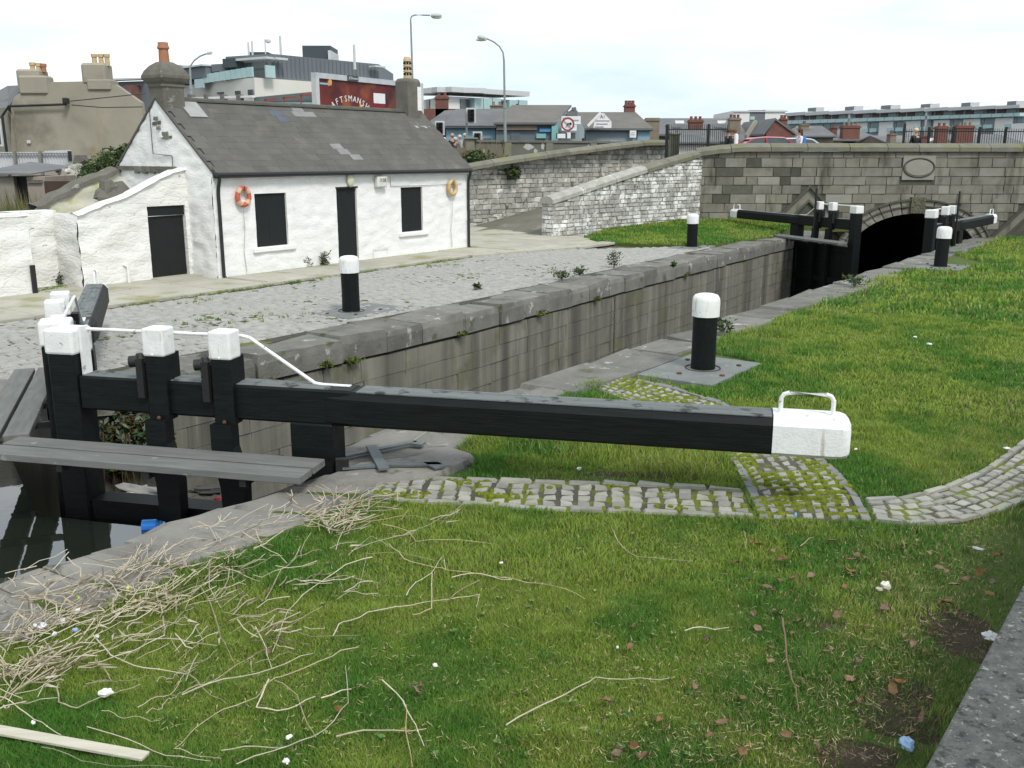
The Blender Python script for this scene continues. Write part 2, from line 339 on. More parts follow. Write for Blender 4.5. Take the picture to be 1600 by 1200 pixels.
# chamber wall courses
z = -.43; row = 0
while z > -3.2:
    h = [.36,.33,.38,.30,.36,.34,.36,.36][row % 8]; s = -9.2 + (row % 2) * -.0
    s += 0 if row % 2 else .35
    s = -9.3
    first = True
    while s < 21.3:
        ln = R.uniform(.55, 1.15) * (.6 if first and row % 2 else 1); first = False; s2 = min(s + ln, 21.5); mid = (s+s2)/2
        if s2 - s > .1:
            sl = math.atan2(tL(s2) - tL(s), s2 - s)
            piece('wall_stone', cham_me[R.randrange(6)], lw, (mid, tL(mid) + R.uniform(0,.008), z - h/2), (math.pi/2, 0, sl), (s2-s-.003, h-.004, .12))
        s = s2
    z -= h; row += 1
ch = MB(); 
for i in range(30):
    zz = -.45 - i * .085; a = i % 2
    pts = [(-.0 + (.018*math.cos(q) if a else 0), 0 + (0 if a else .018*math.cos(q)), zz + .05*math.sin(q)) for q in [j*math.pi/4 for j in range(9)]]
    ch.tube([(p[0]+3.75, 4.37+p[1], p[2]) for p in pts], .007, 4, caps=False)
single('chain', ch, m_iron, 'thin iron chain hanging down the stained chamber wall', 'chain', frame='st', loc=(3.75, 4.4, -3))

rw = thing('lock_wall', 'near lock wall whose dark flat coping slabs edge the green grass', 'lock wall', (4, -.4, -3.4), 'st')
part('wall_core', MB().prism([(-9.4,-.08),(22,-.08),(22,-.6),(-9.4,-.6)], -3.4, -.36), m_chamber_back, rw)
s = -9.0; k = 0
while s < 21.5:
    ln = R.uniform(1.0, 1.7); s2 = min(s + ln, 21.8); w = R.uniform(.74, .92) if s > -6 else R.uniform(.85, 1.05)
    piece('coping_slab', cope_me[(k*5) % 6], rw, ((s+s2)/2, -w/2, R.uniform(-.006,.012)), (R.uniform(-.006,.006), R.uniform(-.006,.006), R.uniform(-.006,.006)), (s2-s-.014, w, .36))
    s = s2; k += 1
for row in range(3):                       # face of the near wall, visible only from the side
    for i in range(12):
        piece('wall_stone', cham_me[i % 6], rw, (-9 + 2.5*i + 1.2, -.005, -.55 - .36*row), (-math.pi/2, 0, 0), (2.48,.35,.1))
# irregular slabs edging the upstream basin
eb = thing('bank_edging', 'worn irregular stone slabs edging the dark canal water and straw', 'stone edging', (-12, -.9, -.6), 'st')
edge = [W2S(*G(u, v)[:2]) for u, v in [(505,735),(430,764),(350,788),(262,812),(205,838),(150,857),(75,880),(0,907),(-110,945),(-300,1010),(-620,1120)]]
inner = [W2S(*G(u, v)[:2]) for u, v in [(640,728),(575,772),(505,800),(420,835),(370,862),(300,885),(225,925),(140,965),(20,1010),(-170,1090),(-500,1220)]]
core = MB().prism(edge + inner[::-1], -3.3, -.14); part('wall_core', core, m_chamber_back, eb)
for i in range(len(edge) - 1):
    a, b2, c, d = edge[i], edge[i+1], inner[i+1], inner[i]
    g = .012
    def lerp(p, q, f): return (p[0] + (q[0]-p[0])*f, p[1] + (q[1]-p[1])*f)
    a1, b1, c1, d1 = lerp(a, b2, g), lerp(b2, a, g), lerp(c, d, g), lerp(d, c, g)
    over = lambda p, q, f: (p[0] + (p[0]-q[0])*f, p[1] + (p[1]-q[1])*f)
    a1 = over(a1, d1, R.uniform(.02,.09)); b1 = over(b1, c1, R.uniform(.02,.09))
    n1, n2 = 6, 6; mb = MB(); vs = []; h0 = R.uniform(-.02, .02)
    for y in range(n2+1):
        for x in range(n1+1):
            p = lerp(lerp(a1, b1, x/n1), lerp(d1, c1, x/n1), y/n2)
            e = min(x, n1-x, y, n2-y); zz = .0 + h0 + (-.05 if e == 0 else 0) + .035*noise.noise(Vector((p[0]*2.2, p[1]*2.2, 3)))
            q = .03*noise.noise(Vector((p[0]*3, p[1]*3, 9))) if e == 0 else 0
            vs.append((p[0]+q, p[1]+q, zz))
    fs = [(y*(n1+1)+x, y*(n1+1)+x+1, (y+1)*(n1+1)+x+1, (y+1)*(n1+1)+x) for y in range(n2) for x in range(n1)]
    rim = [x for x in range(n1+1)] + [(y*(n1+1)+n1) for y in range(1, n2+1)] + [n2*(n1+1)+x for x in range(n1-1, -1, -1)] + [y*(n1+1) for y in range(n2-1, 0, -1)]
    nb = len(vs); vs += [(vs[r][0], vs[r][1], -.42) for r in rim]
    m_ = len(rim); fs += [(rim[k], nb+k, nb+(k+1) % m_, rim[(k+1) % m_]) for k in range(m_)]
    mb.add(vs, fs); part('slab', mb, m_slab, eb)
# big rounded slabs round the gate heel
def blob_slab(pix, z, th, root, n=10, seed=0):
    P = [W2S(*G(u, v)[:2]) for u, v in pix]; cx = sum(p[0] for p in P)/len(P); cy = sum(p[1] for p in P)/len(P)
    den = []
    for i in range(len(P)):
        for k in range(3): 
            f = k/3; a = P[i]; c = P[(i+1) % len(P)]; den.append((a[0]+(c[0]-a[0])*f, a[1]+(c[1]-a[1])*f))
    rings = [1, .93, .6, .25]; vs = []; m_ = len(den)
    vs += [(p[0], p[1], z-th) for p in den]
    for ri, r in enumerate(rings):
        for p in den:
            x = cx + (p[0]-cx)*r; y = cy + (p[1]-cy)*r
            vs.append((x, y, z + (-.05 if ri == 0 else 0) + .04*noise.noise(Vector((x*1.8, y*1.8, seed)))))
    vs.append((cx, cy, z)); fs = []
    for ri in range(len(rings)):
        for k in range(m_): fs.append((ri*m_+k, ri*m_+(k+1) % m_, (ri+1)*m_+(k+1) % m_, (ri+1)*m_+k))
    L_ = len(vs)-1
    for k in range(m_): fs.append((len(rings)*m_+k, len(rings)*m_+(k+1) % m_, L_))
    if sum(den[i][0]*den[(i+1)%m_][1]-den[(i+1)%m_][0]*den[i][1] for i in range(m_)) < 0: fs = [f[::-1] for f in fs]
    part('slab', MB().add(vs, fs), m_slab, root, smooth=50)
blob_slab([(505,736),(520,708),(560,690),(640,668),(710,655),(860,600),(965,585),(860,625),(760,665),(735,690),(700,708),(650,715),(560,725)], .02, .4, eb, seed=1)
blob_slab([(560,728),(650,718),(705,702),(742,712),(738,722),(690,742),(640,748),(570,758),(525,760),(500,748)], .035, .4, eb, seed=5)

# ---------------------------------------------------------------- quay setts on the far side
qb = single('quay_paving', MB().prism([(-60,6.2),(-11.2,6.2),(-9.2,4.9),(-2,4.85),(12.5,5.7),(12.6,6.6),(9.3,9.6),(5.5,10.35),(-6,10.1),(-60,10.1)], -.3, -.012), m_qbed, kind='structure', frame='st')
sq_me = stones(m_sett_q, 6, .12, .07)
cand = []
t = 5.05; rw_ = 0
while t < 10.2:
    s = -17 + (rw_ % 2) * .11 + R.uniform(-.02,.02)
    while s < 12.4:
        ln = R.uniform(.21,.30); sm = s + ln/2
        tmin = tL(sm) + .95 if sm > -9.3 else (6.4 if sm < -11.2 else 6.4 - 1.4*(sm+11.2)/1.9)
        tmax = 10.05 + .02*sm if sm < 5.5 else 10.3 - (sm-5.5)*.26
        if sm > 9: tmax = min(tmax, 9.4 - (sm-9)*.8)
        if t > tmin and t < tmax: cand.append((sm, t, ln))
        s += ln + .018
    t += .192; rw_ += 1
def dist_s(c): x, y, _ = S2W(c[0], c[1]); u, v = PXL(x, y, 0); return math.hypot(x, y) + (100 if u < 0 or u > 1600 or (v > 575 and u > 60) or (u<130 and v<530) or (u>60 and u<150) else 0)
cand.sort(key=dist_s); mass = MB()
for i, (s, t, ln) in enumerate(cand):
    zz = .012 + .012*noise.noise(Vector((s*.8, t*.8, 2))) + R.uniform(-.006,.006)
    if i < 290: piece('sett', sq_me[i % 6], qb, (s, t, zz), (R.uniform(-.03,.03), R.uniform(-.03,.03), R.uniform(-.025,.025)), (ln, .155, .08))
    else: raw_stone(mass, (s, t, zz), (ln,0,0), (0,.155,0), (0,0,.08), .1, .06)
part('sett_field', mass, m_sett_q, qb, kind='stuff')

# pavement flags along the cottage
fl_me = stones(m_flag, 4, .012, .012)
pv = single('pavement', MB().prism([(-60,10.12),(5.5,10.38),(9.3,9.6),(12.4,9.0),(13.2,10.9),(13.6,12.4),(15.2,18.5),(7.7,15.5),(7.7,12.2),(-1.8,12.2),(-1.8,14),(-60,14)], -.3, .03), m_flag, kind='structure', frame='st')
def flag_rows(t0, t1, s0, s1, lo, hi, off_=.0):
    s = s0
    while s < s1:
        ln = R.uniform(lo, hi); e = min(s+ln, s1)
        piece('flagstone', fl_me[R.randrange(4)], pv, ((s+e)/2, (t0+t1)/2 + off_*((s+e)/2), .055 + R.uniform(-.004,.004)), (0,0,math.atan(off_)), (e-s-.02, abs(t1-t0)-.02, .06)); s = e
flag_rows(10.18, 10.42, -16, 5.6, .9, 1.5, .022)
flag_rows(10.45, 11.9, -1.6, 7.6, 1.1, 1.9, .022)
flag_rows(10.45, 11.8, -16, -1.7, 1.1, 1.9, .02)
flag_rows(11.85, 13.1, -5.4, -1.9, 1.0, 1.6)
for i in range(5): flag_rows(10.4 + i*1.05, 11.4 + i*1.05, 7.8, 12.6 + i*.3, 1.1, 1.9)
for k in range(4): piece('kerb_stone', fl_me[k], pv, (6.2 + k*1.0, 10.2 - k*.26, .06), (0,0,-.25), (1.0,.24,.07))
for k in range(4): piece('kerb_stone', fl_me[k], pv, (10.0 + k*.75, 9.3 - k*.02, .06), (0,0,-.04), (.74,.5,.07))

# left lawn
def lawn_z(x, y): return max(0, min(.22, (y - 34) * .045)) + .04
lpix = [(912,373),(960,362),(1040,350),(1100,343),(1175,340),(1255,338),(1250,356),(1240,362),(1205,372),(1150,380),(1075,386),(990,383),(935,380)]
LL = [G(u, v)[:2] for u, v in lpix]
LL = [(p[0], min(p[1], 39.7)) for p in LL]
vs = [(p[0], p[1], lawn_z(*p)) for p in LL] + [(p[0], p[1], -.2) for p in LL]
n = len(LL); single('lawn_patch', MB().add(vs, [tuple(range(n))[::-1]] + [(i, (i+1) % n, n+(i+1) % n, n+i) for i in range(n)]), m_soil, kind='structure')

# ---------------------------------------------------------------- near bank sett paths
st_me = stones(m_sett, 6, .09, .14); ed_me = stones(m_edge, 4, .05, .05); ste_me = stones(m_sett, 3, .05, .05)
def resample(pl, n):
    pl = [Vector((p[0], p[1])) for p in pl]; d = [0]
    for i in range(1, len(pl)): d.append(d[-1] + (pl[i]-pl[i-1]).length)
    out = []
    for k in range(n+1):
        q = d[-1]*k/n; i = max(j for j in range(len(d)) if d[j] <= q + 1e-9); i = min(i, len(pl)-2)
        out.append(pl[i].lerp(pl[i+1], (q - d[i])/(d[i+1]-d[i])))
    return out, d[-1]
def path_strip(root, inner_, outer_, rows, ln, border, zb=.0, bm=None, skip=None, gap=.16):
    I, li = resample(inner_, 60); O_, lo = resample(outer_, 60); n = int(max(li, lo)/ln)
    at = lambda f, w: I[0]*0 + (I[min(59, int(f*60))].lerp(I[min(60, int(f*60)+1)], f*60 - int(f*60)) if f < 1 else I[60]) * (1-w) + (O_[min(59, int(f*60))].lerp(O_[min(60, int(f*60)+1)], f*60 - int(f*60)) if f < 1 else O_[60]) * w
    def lay(f0, f1, w0, w1, me, g, nm, jit=.01, dz=0):
        a, b_, c_, d_ = at(f0, w0), at(f1, w0), at(f1, w1), at(f0, w1)
        cx = (a+b_+c_+d_)/4; X = ((b_-a)+(c_-d_))/2; Y = ((d_-a)+(c_-b_))/2
        if X.length < .03 or Y.length < .03: return
        an = math.atan2(X.y, X.x); Y = Vector((-X.y, X.x)).normalized() * (abs(X.x*Y.y - X.y*Y.x)/X.length)
        piece(nm, me[R.randrange(len(me))], root, (cx.x + R.uniform(-jit,jit), cx.y + R.uniform(-jit,jit), zb + dz - .006 + R.uniform(-.006,.006)), (R.uniform(-.05,.05), R.uniform(-.05,.05), an + R.uniform(-.05,.05)*(jit > .005)),
              (max(.03, X.length*(1-g) - .004), max(.03, Y.length*(1-(min(.34, max(g, .22)) if nm == 'sett' else .05)) - .004), .09))
    w = border
    for r_ in range(rows):
        w0 = w + (1-2*w)*r_/rows; w1 = w + (1-2*w)*(r_+1)/rows
        o = R.uniform(-.10,.10)/n
        for k in range(n):
            f0 = k/n + o; f1 = (k+1)/n + o
            if f0 < 0 or f1 > 1: 
                f0 = max(0, f0); f1 = min(1, f1)
            if f1 - f0 > .3/n and R.random() > .01: lay(f0, f1, w0, w1, st_me, gap, 'sett')
    if w > 0:
        nb = max(2, int(max(li, lo)/(.30)))
        for k in range(nb):
            lay(k/nb, (k+1)/nb, 0, w*.92, bm or ste_me, .05, 'edge_stone', .003, .006); lay(k/nb, (k+1)/nb, 1-w*.92, 1, bm or ste_me, .05, 'edge_stone', .003, .006)
def gl_(pl): return [G(u, v)[:2] for u, v in pl]
inB = [(588,757),(625,741),(700,744),(800,747),(900,749),(1000,752),(1100,757),(1160,762)]
outB = [(565,771),(640,783),(720,788),(800,793),(900,797),(1000,800),(1100,804),(1182,808)]
inC = [(1350,775),(1400,774),(1450,765),(1490,752),(1530,735),(1565,712),(1600,684),(1640,650),(1690,615)]
outC = [(1368,812),(1410,819),(1460,818),(1510,812),(1560,798),(1600,783),(1650,765),(1720,735),(1800,700)]
leA = [(930,607),(1050,652),(1127,697),(1150,730),(1170,770),(1186,808)]
riA = [(968,586),(1050,603),(1125,626),(1200,660),(1268,700),(1310,735),(1345,775),(1362,812)]
def bed(name, a, b_): 
    p = gl_(a) + gl_(b_)[::-1]; return single(name, MB().prism(p, -.2, -.020), m_bed, kind='structure')
pb = bed('sett_path', inB, outB); path_strip(pb, gl_(inB), gl_(outB), 4, .145, .14, gap=.20)
pc = bed('curved_sett_path', inC, outC); path_strip(pc, gl_(inC), gl_(outC), 4, .165, .14, gap=.12)
pa = bed('mossy_sett_path', leA, riA); path_strip(pa, gl_(leA)[:], gl_(riA), 6, .165, .10, bm=ed_me, gap=.36)
path_polys = [gl_(inB)+gl_(outB)[::-1], gl_(inC)+gl_(outC)[::-1], gl_(leA)+gl_(riA)[::-1]]
# moss cushions in the joints of the mossy path
ms = MB(); lA, _ = resample(gl_(leA), 40); rA, _ = resample(gl_(riA), 40)
lB, _ = resample(gl_(inB), 60); rB, _ = resample(gl_(outB), 60)
for i in range(2600):
    if i < 2050:
        f = R.random(); w = R.random(); k = int(f*40); p = lA[k].lerp(rA[k], w)
        if noise.noise(Vector((p.x*2.1, p.y*2.1, 7))) < -.30 + .6*abs(w-.62): continue
    else:
        k = int((R.random()**2)*60); p = lB[k].lerp(rB[k], R.uniform(.1,.9))
        if noise.noise(Vector((p.x*2.6, p.y*2.6, 4))) < .12: continue
    ms.ball((p.x, p.y, -.020), R.uniform(.02,.05), R.uniform(.02,.05), R.uniform(.018,.034), 6, 4)
single('moss', ms, m_moss, 'bright green moss growing in the joints of the sett path', 'moss', kind='stuff', smooth=60)

# ---------------------------------------------------------------- bollards
def make_bollard(label, x, y, lean, rz, plate, pl_mat):
    t = thing('bollard', label, 'bollard', (x, y, 0), 'l', 'black and white timber bollards beside the lock', rz)
    b_ = MB().lathe([(.168,-.1),(.168,0),(.165,.4),(.168,.77)], 18, jit=.012); p = part('post', b_, m_black, t, 40)
    c_ = MB().lathe([(.168,.74),(.186,.745),(.188,.95),(.180,1.0),(.155,1.035),(.10,1.052),(.02,1.056)], 18, jit=.010); q = part('cap', c_, m_white, t, 40)
    p.rotation_euler = q.rotation_euler = (lean[0], lean[1], 0)
    if plate:
        x0, x1, y0, y1 = plate
        part('base_plate', MB().box(x0, x1, y0, y1, -.1, .018), pl_mat, t, bevel=.01)
        part('hole_rim', MB().tube([(.24*math.cos(a), .24*math.sin(a), .02) for a in [i*math.pi/8 for i in range(17)]], .012, 5, caps=False), m_qbed, t)
        for bx, by in [(-.52,.1),(.42,-.35),(.35,.4),(-.3,-.42)]:
            part('bolt', MB().lathe([(.035,0),(.035,.02),(.01,.026)], 8, (bx, by, .017)), m_rust, t)
    return t
m_plate = M('painted_steel_plate', (.19,.205,.20), (.15,.16,.155), 3, .7, .2, 30, c3=(.25,.26,.24), s3=5, t3=.6)
make_bollard('nearest bollard, on a grey plate beside the grass with a rounded white top', *G(1098,577)[:2], (0,.012), ANG, (-.85,.80,-.52,.56), m_plate)
make_bollard('bollard on the near bank furthest from the beam end, by the open far gate', *G(1469,417)[:2], (.01,.035), ANG, (-.8,.7,-.6,.5), m_plate)
make_bollard('bollard at the corner of the small lawn across the lock', *G(1081,386)[:2], (0,-.015), ANG, (-.9,.7,-.5,.5), m_plate)
make_bollard('bollard standing on the cobbled quay before the white cottage', *G(549,487)[:2], (0,-.012), ANG, (-.65,.95,-.62,.50), m_plate)

# ---------------------------------------------------------------- lock gates
def make_gate(label, mitre, end, up, xh, ztop, plank, tiltbeam=0.0, rods=False, near=False, capw=.62):
    mx_, my_ = mitre; dx, dy = end[0]-mx_, end[1]-my_; L_ = math.hypot(dx, dy); rz = math.atan2(dy, dx)
    t = thing('lock_gate', label, 'lock gate', (mx_, my_, -.6), 'l', 'timber lock gates with black balance beams', rz)
    z0 = .6
    def B(x0,x1,y0,y1,a,b_): return MB().box(x0,x1,min(y0*up,y1*up),max(y0*up,y1*up),a+z0,b_+z0)
    Y = lambda y: y*up
    mp_ = part('mitre_post', B(-.11,.19,-.14,.15,-2.6,1.0), m_black, t, bevel=.02)
    part('post_cap', B(-.122,.202,-.152,.162,.99,1.24), m_white, mp_, bevel=.025, seg=2)
    # balance beam: a thinner inner length and a heavier outer one, slightly chamfered
    xb = 3.05
    bm = part('balance_beam', B(.2,xb,-.15,.13,.445,.785), [m_black], t, bevel=.02)
    q = MB(); y0, y1 = (-.20, .17); za, zb = .455, .78
    sec = [(y0,za+.03),(y0+.03,za),(y1-.03,za),(y1,za+.03),(y1,zb-.07),(y1-.055,zb),(y0+.055,zb),(y0,zb-.07)]
    if up < 0: sec = [(-a, b_) for a, b_ in sec][::-1]
    x0 = xb - .25; xw = L_ - capw
    ring = lambda x, k=1.0: [(x, a*k + 0, (c_ - .6)*k + .6 + z0) for a, c_ in sec]
    def loft(rs, mb):
        n = len(sec); vs = [p for r_ in rs for p in r_]; fs = [tuple(range(n)), tuple(range((len(rs)-1)*n, len(rs)*n))[::-1]]
        for i in range(len(rs)-1):
            for k in range(n): fs.append((i*n+k, (i+1)*n+k, (i+1)*n+(k+1) % n, i*n+(k+1) % n))
        return mb.add(vs, fs)
    r0 = [(x0 - .0, a*.8, min(c_, .75) + z0) for a, c_ in sec]
    part('beam_length', loft([r0, ring(x0+.3), ring(xw)], MB()), m_black, bm)
    part('weathered_top', MB().box(x0+.3, xw-.01, -.13, .13, zb+z0-.01, zb+z0+.006), m_beamtop, bm, bevel=.004)
    part('weathered_top', MB().box(.24, x0+.02, Y(-.13) if up>0 else Y(.11), Y(.11) if up>0 else Y(-.13), .775+z0, .791+z0), m_beamtop, bm, bevel=.004)
    part('beam_end', loft([ring(xw+.002,1.03), ring(L_-.13,1.03), ring(L_-.07,1.01), ring(L_-.025,.93), ring(L_,.78)], MB()), m_white, bm, smooth=30)
    hx = xw + .06
    part('grab_handle', MB().tube([(hx,0,zb+z0-.02),(hx,0,zb+z0+.13),(hx+.02,0,zb+z0+.165),(hx+.06,0,zb+z0+.18),(hx+.36,0,zb+z0+.18),(hx+.40,0,zb+z0+.165),(hx+.42,0,zb+z0+.13),(hx+.42,0,zb+z0-.02)], .019, 8), m_white, t, 40)
    hp = part('heel_post', B(xh-.17,xh+.26,-.16,.14,-2.6,.46), m_black, t, bevel=.02)
    for k, xp in enumerate((1.10, 1.79)):
        pp = part('paddle_post', B(xp-.105,xp+.105,.02,.19,.40,1.04), m_black, t, bevel=.012)
        part('post_cap', B(xp-.112,xp+.112,-.01,.200,1.03,1.30), m_white, pp, bevel=.02, seg=2)
        part('post_core', B(xp-.09,xp+.09,-.09,.03,.79,1.04), m_black, pp)
        lo = MB(); zs = [(.42,.11,.0),(.2,.11,.0),(.05,.12,.03),(-.08,.13,.06),(-.2,.125,.08),(-.7,.11,.08),(-1.6,.11,.08)]
        for i in range(len(zs)-1):
            (a, w1, o1), (c_, w2, o2) = zs[i], zs[i+1]
            bot = [(xp-w2+o2, Y(.13), c_+z0),(xp+w2+o2, Y(.13), c_+z0),(xp+w2+o2, Y(.27), c_+z0),(xp-w2+o2, Y(.27), c_+z0)]
            top = [(xp-w1+o1, Y(.13), a+z0),(xp+w1+o1, Y(.13), a+z0),(xp+w1+o1, Y(.27), a+z0),(xp-w1+o1, Y(.27), a+z0)]
            lo.hexa(bot, top) if up > 0 else lo.hexa(bot[::-1], top[::-1])
        part('rack_board', lo, m_black, pp)
        gx = xp - .13 if near else xp + .05
        g_ = MB().tube([(gx+.12, Y(.10), .97+z0),(gx-.06, Y(.14), .97+z0),(gx-.07, Y(.145), .97+z0),(gx-.15, Y(.17), .965+z0)], [.035,.035,.055,.055], 10)
        part('winding_spindle', g_, m_iron, pp, 40)
        g2 = MB().box(xp-.2, xp-.13, min(Y(.02),Y(.2)), max(Y(.02),Y(.2)), .62+z0, 1.0+z0)
        for i in range(7): g2.box(xp-.235, xp-.2, min(Y(.06),Y(.15)), max(Y(.06),Y(.15)), .64+i*.05+z0, .665+i*.05+z0)
        g2.lathe([(.045,-.03),(.05,0),(.03,.04)], 8, (xp-.2, Y(.12), 1.0+z0))
        part('rack_gear', g2, m_iron, pp)
        part('bolt', MB().lathe([(.022,0),(.022,.03)], 8, (xp, 0, .5+z0)) if False else MB().ball((xp+.02, Y(.225), .44+z0), .02,.02,.02, 6, 4), m_rust, pp)
        part('bolt', MB().ball((xp+.02, Y(.24), 1.06+z0), .014,.014,.014, 6, 4), m_white, pp)
        if rods and k == 1: part('rack_rod', MB().box(xp-.03, xp+.03, min(Y(.24),Y(.29)), max(Y(.24),Y(.29)), -.1+z0, 1.75+z0), m_iron, pp)
    part('hand_rail', MB().tube([(.1,Y(-.05),1.22+z0),(1.9,Y(-.05),1.22+z0),(1.98,Y(-.05),1.205+z0),(2.05,Y(-.05),1.16+z0),(2.62,Y(-.05),.80+z0),(2.72,Y(-.05),.785+z0)], .018, 8), m_white, t, 40)
    part('rail_foot', MB().box(2.70,2.98,Y(-.05)-.028,Y(-.05)+.028,.788+z0,.797+z0), m_white, t)
    if near: part('cap_strap', B(.205,.235,-.06,.06,.78,1.26), m_white, mp_)
    # walkway
    (pa_, pb_, zp) = plank
    for j, (y0, y1) in enumerate(((.33,.575),(.615,.86))):
        part('walkway_plank', B(pa_ + (0 if j else .18), pb_, y0, y1, zp-.07, zp), m_plank, t, bevel=.006)
    for xx in (.45, 1.35, 2.3):
        part('walkway_bracket', B(xx-.03,xx+.03,.1,.84,zp-.14,zp-.072), m_iron, t)
    # gate face
    part('top_rail', B(.2,xh-.17,-.14,.12,ztop-.2,ztop), m_black, t)
    n = 9
    for i in range(n):
        xa = .22 + (xh-.42)*i/n; part('gate_board', B(xa+.004, xa+(xh-.42)/n-.004, .0+R.uniform(0,.008), .10, -3.0, ztop-.21), m_black, t)
    for zz in (-1.3,-2.3): part('cross_rail', B(.2,xh-.17,.11,.20,zz-.1,zz+.1), m_black, t)
    return t
M1 = (-4.42, 9.33)
make_gate('near lock gate with the longest black beam, crossing the picture to a big white end', M1, (2.80,7.66), -1, 2.60, -.50, (-.55,2.86,.19), near=True)
make_gate('near lock gate on the cottage side whose grey beam points at the shed door', (-4.68, 9.72), (-6.98,16.0), 1, 2.60, -.50, (-.45,3.1,.14), near=True, capw=.03)
fg = make_gate('closed far lock gate with a white railing, beam pointing left toward the bridge wall', S2W(16.4,2.62)[:2], W(1146,322,38.4)[:2], 1, 3.0, -.12, (-.2,3.6,.08), rods=True, capw=.5)
make_gate('open far lock gate folded back along the right bank before the tunnel arch', S2W(15.4,.12)[:2], S2W(22.6,-.35)[:2], -1, 2.9, -.12, (-.2,3.4,.05), rods=True, capw=.5)
# ---------------------------------------------------------------- rough walls
def rough_panel(mb, P0, U, Nn, width, zf, holes=(), step=.08, amp=.025, z0=-.1, sc=5.0, mi=0):
    """displaced sheet: P0 + U*x, upward z, pushed along Nn; zf(x) = top height; holes = (x0,x1,z0,z1)"""
    P0, U, Nn = Vector(P0), Vector(U), Vector(Nn)
    xs = set([0, width]); zmax = max(zf(width*i/40) for i in range(41)); zs = set([z0, zmax])
    for h in holes: xs |= {h[0], h[1]}; zs |= {h[2], h[3]}
    def fill(a):
        a = sorted(a); o = []
        for i in range(len(a)-1):
            n = max(1, round((a[i+1]-a[i])/step)); o += [a[i] + (a[i+1]-a[i])*k/n for k in range(n)]
        return o + [a[-1]]
    X, Z = fill(xs), fill(zs); idx = {}; vs = []; fs = []
    def vid(i, k):
        if (i, k) not in idx:
            x, z = X[i], min(Z[k], zf(X[i])); p = P0 + U*x
            e = any(abs(x-h[0]) < 1e-6 or abs(x-h[1]) < 1e-6 or abs(z-h[2]) < 1e-6 or abs(z-h[3]) < 1e-6 for h in holes)
            q = Vector((x*sc*.6, z*sc*1.3, P0.x + P0.y))
            d = amp*(1.3*noise.noise(q) + .9*abs(noise.noise(q*1.9)) + .5*noise.noise(q*.35)) * (.4 if e else 1)
            idx[(i, k)] = len(vs); p2 = p + Nn*d; vs.append((p2.x, p2.y, p.z + z))
        return idx[(i, k)]
    for i in range(len(X)-1):
        for k in range(len(Z)-1):
            xm, zm = (X[i]+X[i+1])/2, (Z[k]+Z[k+1])/2
            if any(h[0] < xm < h[1] and h[2] < zm < h[3] for h in holes): continue
            if Z[k] >= max(zf(X[i]), zf(X[i+1])) - 1e-6: continue
            fs.append((vid(i,k), vid(i+1,k), vid(i+1,k+1), vid(i,k+1)))
    return mb.add(vs, fs, mi)
# ---------------------------------------------------------------- cottage (lock coordinates)
S0, S1, TF, TB = -1.80, 7.62, 11.94, 15.7
EZ, RZ = 2.52, 4.12; TM = (TF+TB)/2
cot = thing('cottage', 'small whitewashed lock keeper cottage with a dark slate roof', 'cottage', (S0, TF, 0), 'st')
def at_wall(u, v):      # picture point on the front wall plane -> (s, z)
    x = (u-800)/FOC; y = (600-v)/FOC; d = Vector((x, CT + y*ST_, -ST_ + y*CT)); o = Vector((0,0,HC))
    nrm = Vector((-EY, EX, 0)); q = Vector(S2W(0, TF)); k = (q-o).dot(nrm)/d.dot(nrm); p = o + d*k
    return W2S(p.x, p.y)[0], p.z
def hole(u0, v0, u1, v1):
    a = at_wall(u0, v0); b_ = at_wall(u1, v1); return (a[0]-S0, b_[0]-S0, b_[1], a[1])
wl_ = hole(397,303,451,382); dr_ = hole(525,294,561,409); wr_ = hole(626,293,661,360)
dr_ = (dr_[0], dr_[1], .02, dr_[3]); holes = [wl_, dr_, wr_]
L_ = S1 - S0
fw = MB(); rough_panel(fw, (S0,TF,0), (1,0,0), (0,-1,0), L_, lambda x: EZ, holes, .075, .02)
rv = .30
for (a, b_, c_, d_) in holes:                     # reveals
    fw.add([(S0+a,TF,c_),(S0+a,TF,d_),(S0+a,TF+rv,d_),(S0+a,TF+rv,c_)], [(0,1,2,3)]); fw.add([(S0+b_,TF,c_),(S0+b_,TF+rv,c_),(S0+b_,TF+rv,d_),(S0+b_,TF,d_)], [(0,1,2,3)])
    fw.add([(S0+a,TF,d_),(S0+b_,TF,d_),(S0+b_,TF+rv,d_),(S0+a,TF+rv,d_)], [(0,1,2,3)]); fw.add([(S0+a,TF,c_),(S0+a,TF+rv,c_),(S0+b_,TF+rv,c_),(S0+b_,TF,c_)], [(0,1,2,3)])
gz = lambda x: EZ + (RZ + .05 - EZ)*(1 - abs(x/(TB-TF)*2 - 1))
rough_panel(fw, (S0,TB,0), (0,-1,0), (-1,0,0), TB-TF, gz, (), .08, .03)
rough_panel(fw, (S1,TF,0), (0,1,0), (1,0,0), TB-TF, gz, (), .12, .03)
rough_panel(fw, (S1,TB,0), (-1,0,0), (0,1,0), L_, lambda x: EZ, (), .3, .02)
wallo = part('wall', fw, m_wash, cot, smooth=35)
names = ['window', 'door', 'window']
for (nm, (a, b_, c_, d_)) in zip(names, holes):
    w = part(nm, MB().box(S0+a-.01, S0+b_+.01, TF+(.06 if nm == 'door' else .055), TF+.30, c_-.01, d_+.01), m_dark, cot)
    if nm == 'window':
        part('sill', MB().box(S0+a-.14, S0+b_+.20, TF-.075, TF+.14, c_-.13, c_-.005), m_wash, w, bevel=.02)
        part('board_joint', MB().box(S0+(a+b_)/2-.006, S0+(a+b_)/2+.006, TF+.05, TF+.17, c_, d_), m_gutter, w)
    else: part('lintel', MB().box(S0+a-.02, S0+b_+.05, TF-.012, TF+.1, d_-.012, d_+.03), m_gutter, w)
